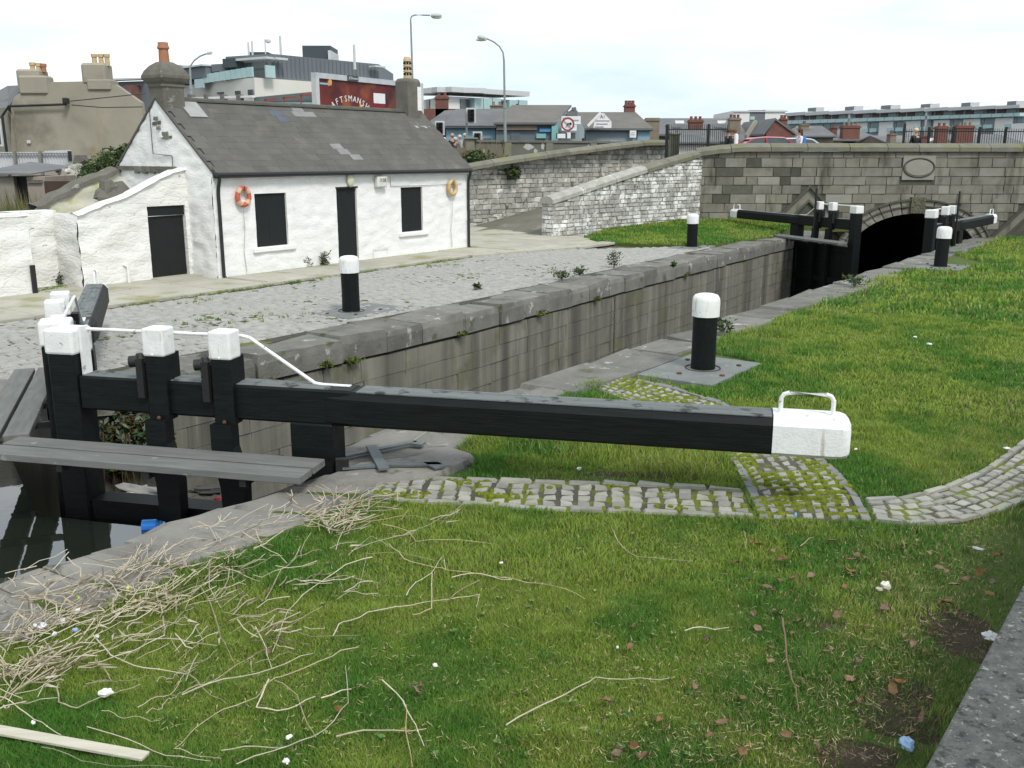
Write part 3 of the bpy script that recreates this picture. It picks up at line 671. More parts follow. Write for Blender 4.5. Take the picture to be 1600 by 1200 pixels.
# roof
OV = .12; ang = math.atan2(RZ-EZ, TM-TF); sl = math.hypot(RZ-EZ, TM-TF); 
roof = MB()
for sgn in (1, -1):
    te = TF - OV if sgn > 0 else TB + OV; ze = EZ - OV*math.tan(ang)
    a = [(S0+.02, te, ze),(S1+.06, te, ze),(S1+.06, TM, RZ),(S0+.02, TM, RZ)]
    b_ = [(p[0], p[1], p[2]+.04) for p in a]
    roof.hexa(a, b_) if sgn > 0 else roof.hexa(a[::-1], b_[::-1])
rf = part('roof', roof, m_slate, cot)
sm = stones(m_slate, 4, .012, .02); smp = stones(m_slate_pale, 1, .012, .02); smb = stones(m_slate_blue, 1, .012, .02)
nrow, ncol = 12, 24; full = sl + OV/math.cos(ang) ; rh = full/nrow; cw = (L_+.02)/ncol
ct_, sn_ = math.cos(ang), math.sin(ang)
pale = {(11,10),(10,10),(10,11),(4,11),(3,11),(2,12)}; blue = {(9,8),(10,8)}
for r_ in range(nrow):
    for c_ in range(ncol):
        d = -OV/ct_ + (r_+.5)*rh - .01; s_ = S0 + .03 + (c_+.5)*cw + (0 if r_ % 2 else .0) + (cw*.25 if r_ % 2 else -cw*.0)
        if s_ + cw/2 > S1 + .10: s_ -= cw*.15
        me = smp[0] if (r_, c_) in pale else smb[0] if (r_, c_) in blue else sm[R.randrange(4)]
        # local: X along eaves, Y up the slope, Z outward normal (-t, +z)
        p = (s_, TF + d*ct_ - (.062)*sn_, EZ + d*sn_ + (.062)*ct_)
        o = piece('slate', me, rf, p, (ang - .013, 0, R.uniform(-.012,.012)), (cw-.003, rh+.012, .013))
for i in range(21):
    s_ = S0 + .22 + i*.438
    q = MB(); n_ = 6; vs = []
    for e in (0, 1):
        for k in range(n_+1):
            a = math.pi*k/n_; vs.append((s_ + e*.43, TM + .13*math.cos(a), RZ + .015 + .10*math.sin(a)))
    q.add(vs, [(k, k+1, n_+2+k, n_+1+k) for k in range(n_)])
    q.add([(s_, TM+.13, RZ-.05),(s_, TM-.13, RZ-.05)], [(0,1,0)][:0]); part('ridge_tile', q, m_ridge, rf)
part('verge', MB().beam((S0-.01, TF-.05, EZ+.0),(S0-.01, TM, RZ+.06), .05, .05), m_slate, rf)
part('verge', MB().beam((S0-.01, TB+.05, EZ+.0),(S0-.01, TM, RZ+.06), .05, .05), m_slate, rf)
part('gutter', MB().tube([(S0+.02,TF-.17,EZ-.10),(S1+.02,TF-.17,EZ-.13)], .055, 8), m_gutter, cot, 40)
part('fascia', MB().box(S0+.02, S1+.02, TF-.10, TF-.035, EZ-.17, EZ-.04), m_gutter, cot)
for sx, dz in ((S0+.10, 0), (S1-.03, 0)):
    part('downpipe', MB().tube([(sx,TF-.17,EZ-.13),(sx,TF-.16,EZ-.22),(sx+.02,TF-.07,EZ-.42),(sx+.02,TF-.06,EZ-.55),(sx+.02,TF-.06,.08),(sx+.02,TF-.14,.02)], .042, 8), m_gutter, cot, 40)
# left chimney: square shaft with a swelling cornice, dome and pot
def sq_loft(mb, prof, c):
    vs = []; n = len(prof)
    for (hx, hy, z) in prof: vs += [(c[0]-hx,c[1]-hy,z),(c[0]+hx,c[1]-hy,z),(c[0]+hx,c[1]+hy,z),(c[0]-hx,c[1]+hy,z)]
    fs = [(3,2,1,0), (4*n-4,4*n-3,4*n-2,4*n-1)]
    for i in range(n-1):
        for k in range(4): fs.append((4*i+k, 4*i+(k+1) % 4, 4*i+4+(k+1) % 4, 4*i+4+k))
    return mb.add(vs, fs)
cc = (S0+.31, TM)
chm = part('chimney', sq_loft(MB(), [(.29,.29,3.5),(.29,.29,4.42),(.33,.33,4.45),(.30,.30,4.50),(.36,.36,4.56),(.405,.405,4.64),(.405,.405,4.70),(.35,.35,4.82),(.26,.26,4.93),(.14,.14,5.02)], cc), m_mortar, cot, bevel=.05, seg=2)
part('chimney_pot', MB().lathe([(.125,4.98),(.11,5.30),(.14,5.32),(.14,5.36),(.12,5.39),(.118,5.46),(.10,5.46),(.09,5.1)], 14, (cc[0], cc[1], 0)), m_terra, chm, 40)
part('flashing', MB().beam((cc[0]+.47, TM-.55, 3.76),(cc[0]+.47, TM-.1, 4.14), .5, .02, (0,-.7,.7)), m_lead, chm)
c2 = (S1-.52, TM)
chr_ = part('chimney', sq_loft(MB(), [(.29,.28,3.6),(.29,.28,5.04),(.26,.25,5.12),(.17,.16,5.15)], c2), m_mortar, cot, bevel=.03)
part('painted_patch', MB().box(c2[0]+.12,c2[0]+.293,TM-.288,TM-.28,4.2,4.9), m_wash, chr_)
pq = MB().lathe([(r_*.85, z_-.14) for r_, z_ in [(.15,5.26),(.15,5.36),(.115,5.37),(.115,5.46),(.15,5.47),(.15,5.52),(.115,5.53),(.115,5.62),(.15,5.63),(.15,5.68),(.115,5.69),(.115,5.78),(.15,5.79),(.14,5.85),(.10,5.92),(.08,5.92)]], 12, (c2[0], c2[1], 0))
pot = part('chimney_pot', pq, m_buffpot, chr_, 40, label='buff louvred chimney pot')
for zz in (5.275,5.435,5.595):
    for k in range(8):
        a = k*math.pi/4; part('louvre', MB().box(c2[0]+.10*math.cos(a)-.02, c2[0]+.10*math.cos(a)+.02, c2[1]+.10*math.sin(a)-.02, c2[1]+.10*math.sin(a)+.02, zz-.035, zz+.035), m_dark, pot)
part('flashing', MB().beam((c2[0], TM-.62, 3.66),(c2[0], TM-.30, 3.93), .70, .02, (0,-.7,.7)), m_lead, chr_)
# lamp, alarm box, wires
sA = at_wall(545,281); sB = at_wall(591,283)
m_lampg = M('frosted_lamp_glass', (.62,.62,.45), None, 5, .3, .05)
part('wall_lamp', MB().ball((sA[0], TF-.07, sA[1]), .135, .06, .19, 14, 8), m_lampg, cot, 60)
m_box = M('alarm_box_plastic', (.68,.68,.62), None, 5, .5, .05)
ab = part('alarm_box', MB().box(sB[0]-.19, sB[0]+.20, TF-.16, TF-.03, sB[1]-.16, sB[1]+.13), m_box, cot, bevel=.02)
m_ink = flat('dark_print', (.06,.06,.07)); m_green_ink = flat('green_print', (.05,.2,.12)); m_greyink = flat('grey_print', (.35,.36,.40)); m_whiteink = flat('white_print', (.85,.85,.83))
ALARM = (sB, ab)
part('cable', MB().tube([(sB[0]+.45,TF-.03,sB[1]+.12),(sB[0]+.46,TF-.03,sB[1]-.15),(sB[0]+1.5,TF-.03,sB[1]-.17),(S1-.3,TF-.03,sB[1]-.16)], .007, 4), m_gutter, cot)
part('cable', MB().tube([(S0-.035,TM+.25,4.0),(S0-.035,TM+.25,2.9),(S0-.035,TM-.5,2.85),(S0-.035,TM-.5,2.0)], .01, 4), m_gutter, cot)
sC = at_wall(582,398); sD = at_wall(604,386)
part('wall_hoop', MB().tube([(sC[0],TF-.05,.12),(sC[0],TF-.05,sD[1]),(sD[0],TF-.05,sD[1]),(sD[0],TF-.05,sD[1]-.12)], .012, 5), m_white, cot)
# bare brick and broken plaster on the gable
m_brick = M('exposed_stone', (.20,.20,.17), (.12,.12,.10), 8, .9, .5, 30, rnd=.3)
bs = stones(m_brick, 3, .08, .1)
for (dt, zz, w, h) in [(.05,3.72,.16,.08),(.12,3.60,.14,.08),(-.28,3.32,.26,.18),(-.06,3.62,.15,.08),(-.03,3.5,.15,.08),(-.48,3.28,.10,.07)]:
    piece('exposed_stone', bs[0], wallo, (S0-.035, TM+dt, zz), (math.pi/2, 0, -math.pi/2), (w, h, .05))
for k in range(0): piece('exposed_stone', bs[k % 3], wallo, (cc[0]-.1+.0, TM-.15, 0) if False else (S0+.28+.13*k, TM-.60-.02*(k%2), 3.88+.08*(k % 2)), ROTW, (.12,.08,.05))
# life rings
def life_ring(label, u, v, mat, band, sway):
    a = at_wall(u, v); t = thing('life_ring', label, 'life ring', (a[0], TF-.10, a[1]), 'st')
    r0, r1 = .172, .056; vs = []; n, m_ = 28, 10
    def ring(f0, f1, rr, mb):
        k0 = int(n*f0); k1 = int(math.ceil(n*f1)); pts = [(a[0] + r0*math.cos(2*math.pi*k/n), TF-.10, a[1] + r0*math.sin(2*math.pi*k/n)*1.15) for k in range(k0, k1+1)]
        return mb.tube(pts, rr, 10, caps=False)
    part('ring', ring(0, 1, r1, MB()), mat, t, 60)
    for f in (.08,.33,.58,.83): part('band', ring(f, f+.07, r1+.006, MB()), band, t, 60)
    part('hook', MB().tube([(a[0],TF-.02,a[1]+.19),(a[0],TF-.16,a[1]+.18),(a[0],TF-.16,a[1]+.24)], .01, 5), m_gutter, t)
    part('rope', MB().tube([(a[0]-.02,TF-.1,a[1]-.3),(a[0]+.01,TF-.07,a[1]-.8),(a[0]-.04,TF-.05,a[1]-1.3),(a[0],TF-.06,.12)], .009, 4), M('rope_%s' % mat.name, (.45,.43,.38), None, 20, .9, .1), t)
life_ring('red orange life ring with pale bands at the left end of the cottage front', 376, 307, M('orange_ring', (.55,.13,.07), (.46,.11,.07), 8, .7, .2), M('ring_band', (.72,.45,.30), None, 8, .7, .1), 0)
life_ring('faded yellow life ring hanging at the right end of the cottage front', 703, 293, M('yellow_ring', (.62,.38,.14), (.55,.36,.17), 12, .8, .3), M('ring_band_pale', (.60,.48,.28), None, 8, .7, .1), 0)

# ---------------------------------------------------------------- roofless shed and yard wall
shd = thing('shed', 'roofless whitewashed lean-to shed with a black door beside the cottage gable', 'shed', (-3.2, 13.4, 0), 'st')
TS = 12.90; SL, SR = -4.62, S0+.03
def at_plane(u, v, t):
    x = (u-800)/FOC; y = (600-v)/FOC; d = Vector((x, CT + y*ST_, -ST_ + y*CT)); o = Vector((0,0,HC))
    nrm = Vector((-EY, EX, 0)); q = Vector(S2W(0, t)); k = (q-o).dot(nrm)/d.dot(nrm); p = o + d*k
    return W2S(p.x, p.y)[0], p.z
pts = [at_plane(u, v, TS) for u, v in [(112,338),(125,335),(160,320),(200,306),(240,283),(262,272),(285,265)]]
def prof(P):
    P = sorted(P)
    def f(x):
        if x <= P[0][0]: return P[0][1]
        for i in range(len(P)-1):
            if P[i][0] <= x <= P[i+1][0]: return P[i][1] + (P[i+1][1]-P[i][1])*(x-P[i][0])/(P[i+1][0]-P[i][0])
        return P[-1][1]
    return f
pf = prof([(p[0]-SL, p[1]) for p in pts]); w = SR - SL
da = at_plane(229,323,TS); db = at_plane(298,428,TS); dh = (da[0]-SL, min(db[0]-SL, w-.12), .03, da[1])
sm_ = MB(); rough_panel(sm_, (SL,TS,0), (1,0,0), (0,-1,0), w, pf, [dh], .08, .035, sc=4)
rough_panel(sm_, (SL,TS+1.0,0), (0,-1,0), (-1,0,0), 1.0, lambda x: pf(0)+.03, (), .09, .05, sc=3)
rough_panel(sm_, (SR,TS+.35,0), (-1,0,0), (0,1,0), w, lambda x: pf(w-x), [(w-dh[1], w-dh[0], dh[2], dh[3])], .12, .03, sc=3)
n_ = 22; vs = []
for i in range(n_+1):
    x = w*i/n_; z = pf(x) + .03*noise.noise(Vector((x*5,1,1))); vs += [(SL+x, TS-.06, z-.01),(SL+x, TS+.17, z+.05+.03*noise.noise(Vector((x*4,2,2)))),(SL+x, TS+.40, z-.02)]
sm_.add(vs, [(3*i, 3*i+3, 3*i+4, 3*i+1) for i in range(n_)] + [(3*i+1, 3*i+4, 3*i+5, 3*i+2) for i in range(n_)])
part('wall', sm_, m_wash2, shd, smooth=40)
(a, b_, c_, d_) = dh
dd = part('door', MB().box(SL+a+.01, SL+b_-.01, TS+.10, TS+.16, c_, d_-.24), m_dark, shd)
part('door_head', MB().box(SL+a-.02, SL+b_+.02, TS+.04, TS+.2, d_-.22, d_), m_dark, shd)
jm = MB()
jm.box(SL+a-.03, SL+a, TS+.0, TS+.35, c_, d_); jm.box(SL+b_, SL+b_+.03, TS+.0, TS+.35, c_, d_); part('jamb', jm, m_wash2, shd)
part('door_step', MB().box(SL+a-.05, SL+b_+.08, TS-.35, TS+.1, -.05, .075), m_flag, shd)
# back wall of the shed, sloping with a weathered top
TBK = 15.6; bp = [at_plane(u, v, TBK) for u, v in [(55,322),(70,318),(100,300),(140,280),(175,268),(196,262)]]
bf = prof([(p[0]-bp[0][0], p[1]) for p in bp]); wb = S0 - bp[0][0]
bwm = MB(); rough_panel(bwm, (bp[0][0],TBK,0), (1,0,0), (0,-1,0), wb, lambda x: bf(x)-.06, (), .10, .04, sc=3)
part('back_wall', bwm, M('stained_whitewash', (.66,.66,.60), (.60,.58,.42), 1.6, .9, .8, 10, c3=(.30,.27,.20), s3=1.4, t3=.60, c4=(.48,.50,.16), s4=1.3, t4=.56, w4=.12), shd, smooth=40)
tp = MB(); n_ = 30; vs = []
for i in range(n_+1):
    x = wb*i/n_; z = bf(x) + .05*noise.noise(Vector((x*3,4,1))); vs += [(bp[0][0]+x, TBK-.07, z-.10+.06*noise.noise(Vector((x*7,1,8)))),(bp[0][0]+x, TBK-.05, z+.0),(bp[0][0]+x, TBK+.35, z+.06),(bp[0][0]+x, TBK+.40, z-.3)]
tp.add(vs, [(4*i+k, 4*i+4+k, 4*i+5+k, 4*i+1+k) for i in range(n_) for k in range(3)])
part('weathered_wall_top', tp, m_mortar, shd, smooth=40)
# broken lumps inside
for (u, v, w_, h_) in [(172,292,.8,.5),(166,288,.4,.5),(118,332,.45,.3)]:
    q = at_plane(u, v, TS+.5); part('rubble_lump', MB().ball((q[0], TS+.5, q[1]-.15), w_/2, .18, h_/2, 8, 5, jit=.38, rnd=R), m_mortar, shd)
part('mortar_line', MB().box(S0-.06, S0-.02, TS+.3, TB-.1, 2.50, 2.60), m_mortar, shd)
for k in range(9): piece('exposed_stone', bs[k % 3], shd, (S0-.07, TS+.55+.17*k, 2.50 + .03*(k % 2)), (math.pi/2,0,-math.pi/2), (.16,.15,.06))
part('pipe_stub', MB().tube([(SL+1.05,TS-.08,.02),(SL+1.05,TS-.08,.42),(SL+.98,TS-.02,.46)], .03, 6), m_white, shd)
part('pipe_stub', MB().tube([(SL+.30,TS-.08,.02),(SL+.30,TS-.08,.38),(SL+.26,TS-.02,.40)], .02, 6), m_white, shd)
# yard wall left of the shed, with the recess
yw = thing('yard_wall', 'long low whitewashed wall running left from the shed', 'wall', (-8, 13.2, 0), 'st')
ym = MB(); zt = lambda x: 1.66 + .03*math.sin(x*2)
rough_panel(ym, (-5.62,TS+.95,0), (1,0,0), (0,-1,0), 1.05, zt, (), .09, .05, sc=3)
rough_panel(ym, (-5.62,13.08,0), (0,1,0), (1,0,0), 1.3, zt, (), .09, .04, sc=3)
rough_panel(ym, (-16,13.08,0), (1,0,0), (0,-1,0), 10.4, zt, (), .10, .035, sc=3)
rough_panel(ym, (-5.6,13.5,0), (-1,0,0), (0,1,0), 10.4, zt, (), .4, .02, sc=3)
vs = []
for i in range(40):
    x = -16 + 10.42*i/39; z = zt(0) + .03*noise.noise(Vector((x*3,0,5))); vs += [(x,13.03,z-.02),(x,13.25,z+.05),(x,13.53,z-.02)]
ym.add(vs, [(3*i, 3*i+3, 3*i+4, 3*i+1) for i in range(39)] + [(3*i+1, 3*i+4, 3*i+5, 3*i+2) for i in range(39)])
ym.box(-5.60,-4.6,TS+.93,TS+1.3,1.3,1.69)
part('wall', ym, m_wash2, yw, smooth=40)
part('iron_strip', MB().box(-5.68,-5.58,13.02,13.06,0,.62), m_iron, yw)

# ---------------------------------------------------------------- rubble walls
rub_me = stones(m_rub, 7, .07, .16); rubw_me = stones(m_rubw, 7, .07, .16)
def rubble_wall(root, A, B, zbase, ztop, mes, mat, keep, hh=(.11,.19), ll=(.16,.42), thick=.5, side=-1, massname='small_stones'):
    """A->B in world xy; the face looks to the right of A->B; zbase(f), ztop(f)"""
    A, B = Vector((A[0],A[1],0)), Vector((B[0],B[1],0)); d = B-A; ln = d.length; d.normalize(); nrm = Vector((d.y, -d.x, 0)); an = math.atan2(d.y, d.x)
    n = 24; bot = []; mb = MB(); vs = []
    for i in range(n+1):
        p = A + d*(ln*i/n); q = p - nrm*thick; f = i/n
        vs += [(p.x,p.y,zbase(f)-.4),(p.x,p.y,ztop(f)),(q.x,q.y,ztop(f)),(q.x,q.y,zbase(f)-.4)]
    fs = [(4*i+k, 4*i+4+k, 4*i+4+(k+1) % 4, 4*i+(k+1) % 4) for i in range(n) for k in range(4)] + [(0,1,2,3),(4*n+3,4*n+2,4*n+1,4*n)]
    mb.add(vs, fs); part('wall_core', mb, m_rubj, root)
    zmin = min(zbase(i/20) for i in range(21)) - .1; zmax = max(ztop(i/20) for i in range(21)); L = []
    z = zmin
    while z < zmax:
        h = R.uniform(*hh); x = R.uniform(-.1, 0)
        while x < ln:
            l = R.uniform(*ll)
            if x + l > ln: l = max(.08, ln - x)
            f = (x + l/2)/ln
            if 0 <= f <= 1 and z + h/2 < ztop(f) - .0 and z + h > zbase(f) - .05: L.append((R.uniform(.9,1.1), max(x,0)+l/2, z+h/2, l, h))
            x += l
        z += h
    L.sort(key=lambda a: -a[3]*a[4]*a[0])
    mass = MB()
    for i, (_, x, zz, l, h) in enumerate(L):
        p = A + d*x + nrm*R.uniform(.012,.045)
        if i < keep: piece('stone', mes[R.randrange(len(mes))], root, (p.x, p.y, zz), (math.pi/2, R.uniform(-.04,.04), an), (l-.018, h-.016, .10))
        else: raw_stone(mass, (p.x, p.y, zz), d*(l-.018), Vector((0,0,h-.016)), nrm*.10, .08, .14)
    if len(L) > keep: part(massname, mass, mat, root, kind='stuff')
def cap_run(root, P, wid, th, mat, seglen=1.3, ov=.06, name='coping_stone', nsec=5):
    """P: list of world (x, y, z) along the wall's centre line (z = underside)"""
    P = [Vector(p) for p in P]; d = [0]
    for i in range(1, len(P)): d.append(d[-1] + (P[i]-P[i-1]).length)
    def at(q):
        q = max(0, min(d[-1], q)); i = max(j for j in range(len(d)) if d[j] <= q + 1e-6); i = min(i, len(P)-2)
        return P[i].lerp(P[i+1], (q-d[i])/(d[i+1]-d[i]))
    q = 0
    while q < d[-1] - .05:
        e = min(d[-1], q + seglen*R.uniform(.8,1.2)); 
        if d[-1]-e < .4: e = d[-1]
        m_ = 3; vs = []; ns = 7; dz = R.uniform(-.008,.008)
        for k in range(m_+1):
            p = at(q + .012 + (e-q-.024)*k/m_); t_ = (at(min(e, q+(e-q)*k/m_+.05)) - at(max(q, q+(e-q)*k/m_-.05))); t_.z = 0; t_.normalize(); nn = Vector((t_.y, -t_.x, 0))
            sec = [(-.5-ov/wid,0),(-.5-ov/wid,.5),(-.38,.86),(0,1.0),(.38,.86),(.5+ov/wid,.5),(.5+ov/wid,0)]
            for (a, b_) in sec: r_ = p + nn*(a*wid); vs.append((r_.x, r_.y, p.z + b_*th + dz))
        fs = [(i*ns+k, (i+1)*ns+k, (i+1)*ns+(k+1) % ns, i*ns+(k+1) % ns) for i in range(m_) for k in range(ns)] + [tuple(range(ns)), tuple(range(m_*ns, m_*ns+ns))[::-1]]
        part(name, MB().add(vs, fs), mat, root); q = e
m_capw = M('whitened_cap', (.42,.41,.37), (.30,.295,.26), 3, .95, .6, 20, c3=(.6,.6,.57), s3=2.5, t3=.58, w3=.08)
# front wall of the ramp
RA, RB = (1.45, 34.35), (7.72, 40.02)
rwall = thing('ramp_wall', 'sloping part whitewashed rubble wall with rounded coping climbing to the bridge', 'wall', (4.5, 37, 0), 'w')
rz_ = lambda f: 1.18 + 1.62*f + .22*math.sin(math.pi*f)*(.3) 
rubble_wall(rwall, RA, RB, lambda f: .0 + .05*f, rz_, rubw_me, m_rubw, 290)
dA = Vector((RB[0]-RA[0], RB[1]-RA[1], 0)).normalized(); nA = Vector((dA.y, -dA.x, 0))
PA = Vector((RA[0], RA[1], 0)) - nA*.56
# end pier face of the ramp wall (looks toward the cottage)
pr = MB()
for (z, h) in [(0,.16),(.16,.15),(.31,.17),(.48,.14),(.62,.16),(.78,.14),(.92,.15),(1.07,.13)]:
    x = 0
    while x < .56:
        l = min(R.uniform(.16,.34), .57-x); c_ = PA + nA*(x+l/2) - dA*.03
        piece('stone', rubw_me[R.randrange(7)], rwall, (c_.x, c_.y, z+h/2), (math.pi/2, 0, math.atan2(nA.y, nA.x)), (l-.015, h-.014, .09)); x += l
cl = [Vector((RA[0], RA[1], 0)) - nA*.26 + dA*(q) for q in (-.10, 1.2, 2.6, 4.2, 5.8, 7.2, 8.36)]
tl = 8.45
cap_run(rwall, [(p.x, p.y, rz_(max(0,min(1,q/tl))) - .01) for p, q in zip(cl, (0,1.2,2.6,4.2,5.8,7.2,8.4))], .56, .27, m_cap, 1.5)
for o in rwall.children:
    if o.name.startswith('coping_stone') and o.data.vertices[0].co.x + 4.5 < 4.6: o.data.materials.clear(); o.data.materials.append(m_capw); o['label'] = 'whitened coping stone'

# back wall of the ramp
bwal = thing('retaining_wall', 'tall grey limestone rubble wall with rounded top rising behind the ramp', 'wall', (2.5, 43, 0), 'w')
BA, BB = (-4.2, 37.5), (7.55, 48.0)
zb_ = lambda f: max(0, (f-.22))*2.35
zt_ = lambda f: 2.02 + 1.15*min(1, max(0,(f-.1))/.75)**.75 + .12*f
rubble_wall(bwal, BA, BB, zb_, zt_, rub_me, m_rub, 295, (.14,.24), (.22,.55), .5)
dB = Vector((BB[0]-BA[0], BB[1]-BA[1], 0)); 
cap_run(bwal, [(BA[0]+dB.x*f+.18, BA[1]+dB.y*f+.18-.35, zt_(f)-.01) for f in [i/14 for i in range(15)]], .52, .26, m_cap, 1.5)
# ramp surface
rp_ = MB(); g = 12
L1 = [Vector((-2.4,35.0,.02)).lerp(Vector((1.2,34.6,.02)), 0)]
la = [(-4.1,37.6,0),(-1.6,39.9,.02),(1.7,42.8,.72),(4.6,45.4,1.35),(7.5,48.0,1.95)]
ra = [(-3.2,35.2,.03),(1.0,34.9,.06),(3.2,37.1,.75),(5.4,39.1,1.4),(7.6,41.1,2.12)]
vs = [p for pr_ in zip(la, ra) for p in pr_]; vs += [(p[0],p[1],-.4) for p in vs]
rp_.add(vs, [(2*i, 2*i+1, 2*i+3, 2*i+2) for i in range(4)] + [(10+2*i+1, 2*i+1, 2*i+3, 10+2*i+3) for i in range(4)])
single('ramp', rp_, m_rampf, kind='structure')

# ---------------------------------------------------------------- bridge (wall plane Y = 40, looking at the camera)
YB = 40.0
br = thing('bridge', 'soot-marked ashlar canal bridge with a wide dark arch and oval plaque', 'bridge', (14, YB, 0), 'w')
XB0, XB1 = 7.55, 26.0; ZP = 2.98
ax = W(1431, 330, YB)[0]; az = -1.15; aa, ab_ = 2.62, 1.66        # arch ellipse centre and radii
def ell(x, k=0.0): 
    q = 1 - ((x-ax)/(aa+k))**2; return az + (ab_+k*.92)*math.sqrt(q) if q > 0 else -9
core = MB(); n = 120
xs = [XB0 + (XB1-XB0)*i/n for i in range(n+1)] + [ax-aa, ax+aa]; xs = sorted(xs)
for i in range(len(xs)-1):
    a, b_ = xs[i], xs[i+1]; za, zb2 = ell(a), ell(b_); za = max(za, -1.15 if abs(a-ax) <= aa+1e-6 else -3.4); zb2 = max(zb2, -1.15 if abs(b_-ax) <= aa+1e-6 else -3.4)
    mid = (a+b_)/2
    if abs(mid-ax) > aa: za = zb2 = -3.4
    core.add([(a,YB,za),(b_,YB,zb2),(b_,YB,ZP),(a,YB,ZP)], [(0,1,2,3)])
core.add([(XB0,YB,-3.4),(XB0,YB+.5,-3.4),(XB0,YB+.5,ZP),(XB0,YB,ZP)], [(3,2,1,0)])
core.add([(XB0,YB+.5,2.1),(XB1,YB+.5,2.1),(XB1,YB+.5,ZP),(XB0,YB+.5,ZP)], [(3,2,1,0)])
core.add([(XB0,YB,ZP),(XB1,YB,ZP),(XB1,YB+.5,ZP),(XB0,YB+.5,ZP)], [(0,1,2,3)])
core.add([(XB1,YB,-3.4),(XB1,YB+.5,-3.4),(XB1,YB+.5,ZP),(XB1,YB,ZP)], [(0,1,2,3)])
part('wall_core', core, m_joint, br)
# tunnel barrel, closed at the far end; its shade is put into the near-black stone
m_barrel = M('shade_dark_tunnel_stone', (.028,.028,.024), (.016,.016,.014), 2, .95, .4, 14)
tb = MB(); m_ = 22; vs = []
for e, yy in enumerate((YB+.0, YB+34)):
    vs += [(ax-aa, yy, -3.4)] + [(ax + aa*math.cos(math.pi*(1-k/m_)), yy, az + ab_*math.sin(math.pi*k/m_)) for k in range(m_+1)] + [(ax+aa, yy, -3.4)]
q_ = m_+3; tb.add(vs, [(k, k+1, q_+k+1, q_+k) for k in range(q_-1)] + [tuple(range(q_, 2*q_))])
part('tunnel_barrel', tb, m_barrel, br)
# chevron niches
NI = [(W(1265,286,YB)[0], 1.68, 1.75, .0), (W(1642,280,YB)[0], 1.85, 2.3, .0)]
def in_niche(x, z):
    for (cx, zt, hw, _) in NI:
        if abs(x-cx) < hw and z < zt + .12 - abs(x-cx)*(1.02): return True
    return False
ash = stones(m_ash, 7, .02, .02); ashd = stones(m_ashdark, 3, .02, .03); ashl = stones(m_ashlight, 3, .02, .02)
pxs = W(1408,281,YB); pxe = W(1462,243,YB)
z = -.15; row = 0; cnt = 0
rows = [.36,.34,.36,.38,.36,.34,.36,.38,.24]
for h in rows:
    x = XB0 + (R.uniform(.1,.5))*0
    first = True
    while x < XB1:
        l = R.choice([.42,.55,.7,.85,1.0,1.15,1.3]) * R.uniform(.9,1.1)
        if first and row % 2: l *= .5
        first = False; e = min(x+l, XB1); mid = (x+e)/2; zm = z+h/2
        cuts = [(x, e)]
        # split around plaque and arch
        def bad(px_, pz): return (abs(px_-ax) < aa+.62 and pz < ell(px_, .60)) or in_niche(px_, pz) or (pxs[0]-.02 < px_ < pxe[0]+.02 and pxs[2]-.05 < pz < pxe[2]+.02)
        sub = []; cur = None; st_ = .06; k = x
        while k < e:
            ok = not bad(k+st_/2, zm)
            if ok and cur is None: cur = k
            if not ok and cur is not None: sub.append((cur, k)); cur = None
            k += st_
        if cur is not None: sub.append((cur, e))
        for (a, b_) in sub:
            if b_-a < .09: continue
            u_, v_ = PXL((a+b_)/2, YB, zm)
            r_ = R.random()
            spots = [(1168,253,15),(1220,266,34),(1174,268,10),(1143,272,10),(1230,280,12),(1140,315,14),(1110,316,9),(1487,258,12),(1372,250,9),(1305,268,10),(1120,252,9),(1155,292,8)]
            dk = any(abs(u_-p[0]) < p[2] and abs(v_-p[1]) < 6 for p in spots)
            lt = (1380 < u_ < 1500 and 262 < v_ < 300 and r_ < .4) or r_ < .04
            me = ashd if dk else ashl if lt else ash
            piece('ashlar', me[R.randrange(len(me))], br, ((a+b_)/2, YB-.03-R.uniform(0,.025), zm), ROTW, (b_-a-.014, h-.014, .12)); cnt += 1
        x = e
    z += h; row += 1
# voussoirs in two rings
m_vous = M('arch_voussoir', (.24,.23,.19), (.18,.175,.145), 4, .9, .4, 30, rnd=.16, c3=(.09,.09,.055), s3=2, t3=.56, w3=.1)
def ringstones(k0, k1, y0, y1, n, mat, nm, gap=.008):
    for i in range(n):
        a0 = math.pi*(i/n) + gap; a1 = math.pi*((i+1)/n) - gap; q = 3; bot = []; top = []
        I = [(ax + (aa+k0)*math.cos(a0+(a1-a0)*j/q), az + (ab_+k0*.92)*math.sin(a0+(a1-a0)*j/q)) for j in range(q+1)]
        O_ = [(ax + (aa+k1)*math.cos(a0+(a1-a0)*j/q), az + (ab_+k1*.92)*math.sin(a0+(a1-a0)*j/q)) for j in range(q+1)]
        P = I + O_[::-1]; mb = MB(); mb.hexa([(p[0], y0, p[1]) for p in P], [(p[0], y1, p[1]) for p in P])
        part(nm, mb, mat, br)
ringstones(.0, .30, YB+.4, YB-.10, 21, m_vous, 'voussoir')
ringstones(.31, .36, YB+.1, YB-.17, 21, m_ashdark, 'moulding', .002)
ringstones(.36, .56, YB+.1, YB-.13, 21, m_vous, 'voussoir')
ringstones(.57, .64, YB+.1, YB-.20, 21, m_ashdark, 'moulding', .002)
km = MB().box(ax-.30, ax+.28, YB-.24, YB, az+ab_+.02, az+ab_+.66)
for i in range(60): km.ball((ax+R.uniform(-.27,.25), YB-.24, az+ab_+R.uniform(.06,.62)), .035,.03,.035, 5, 4)
part('keystone', km, M('carved_keystone', (.15,.15,.10), (.09,.09,.06), 12, .95, .8, 30), br)
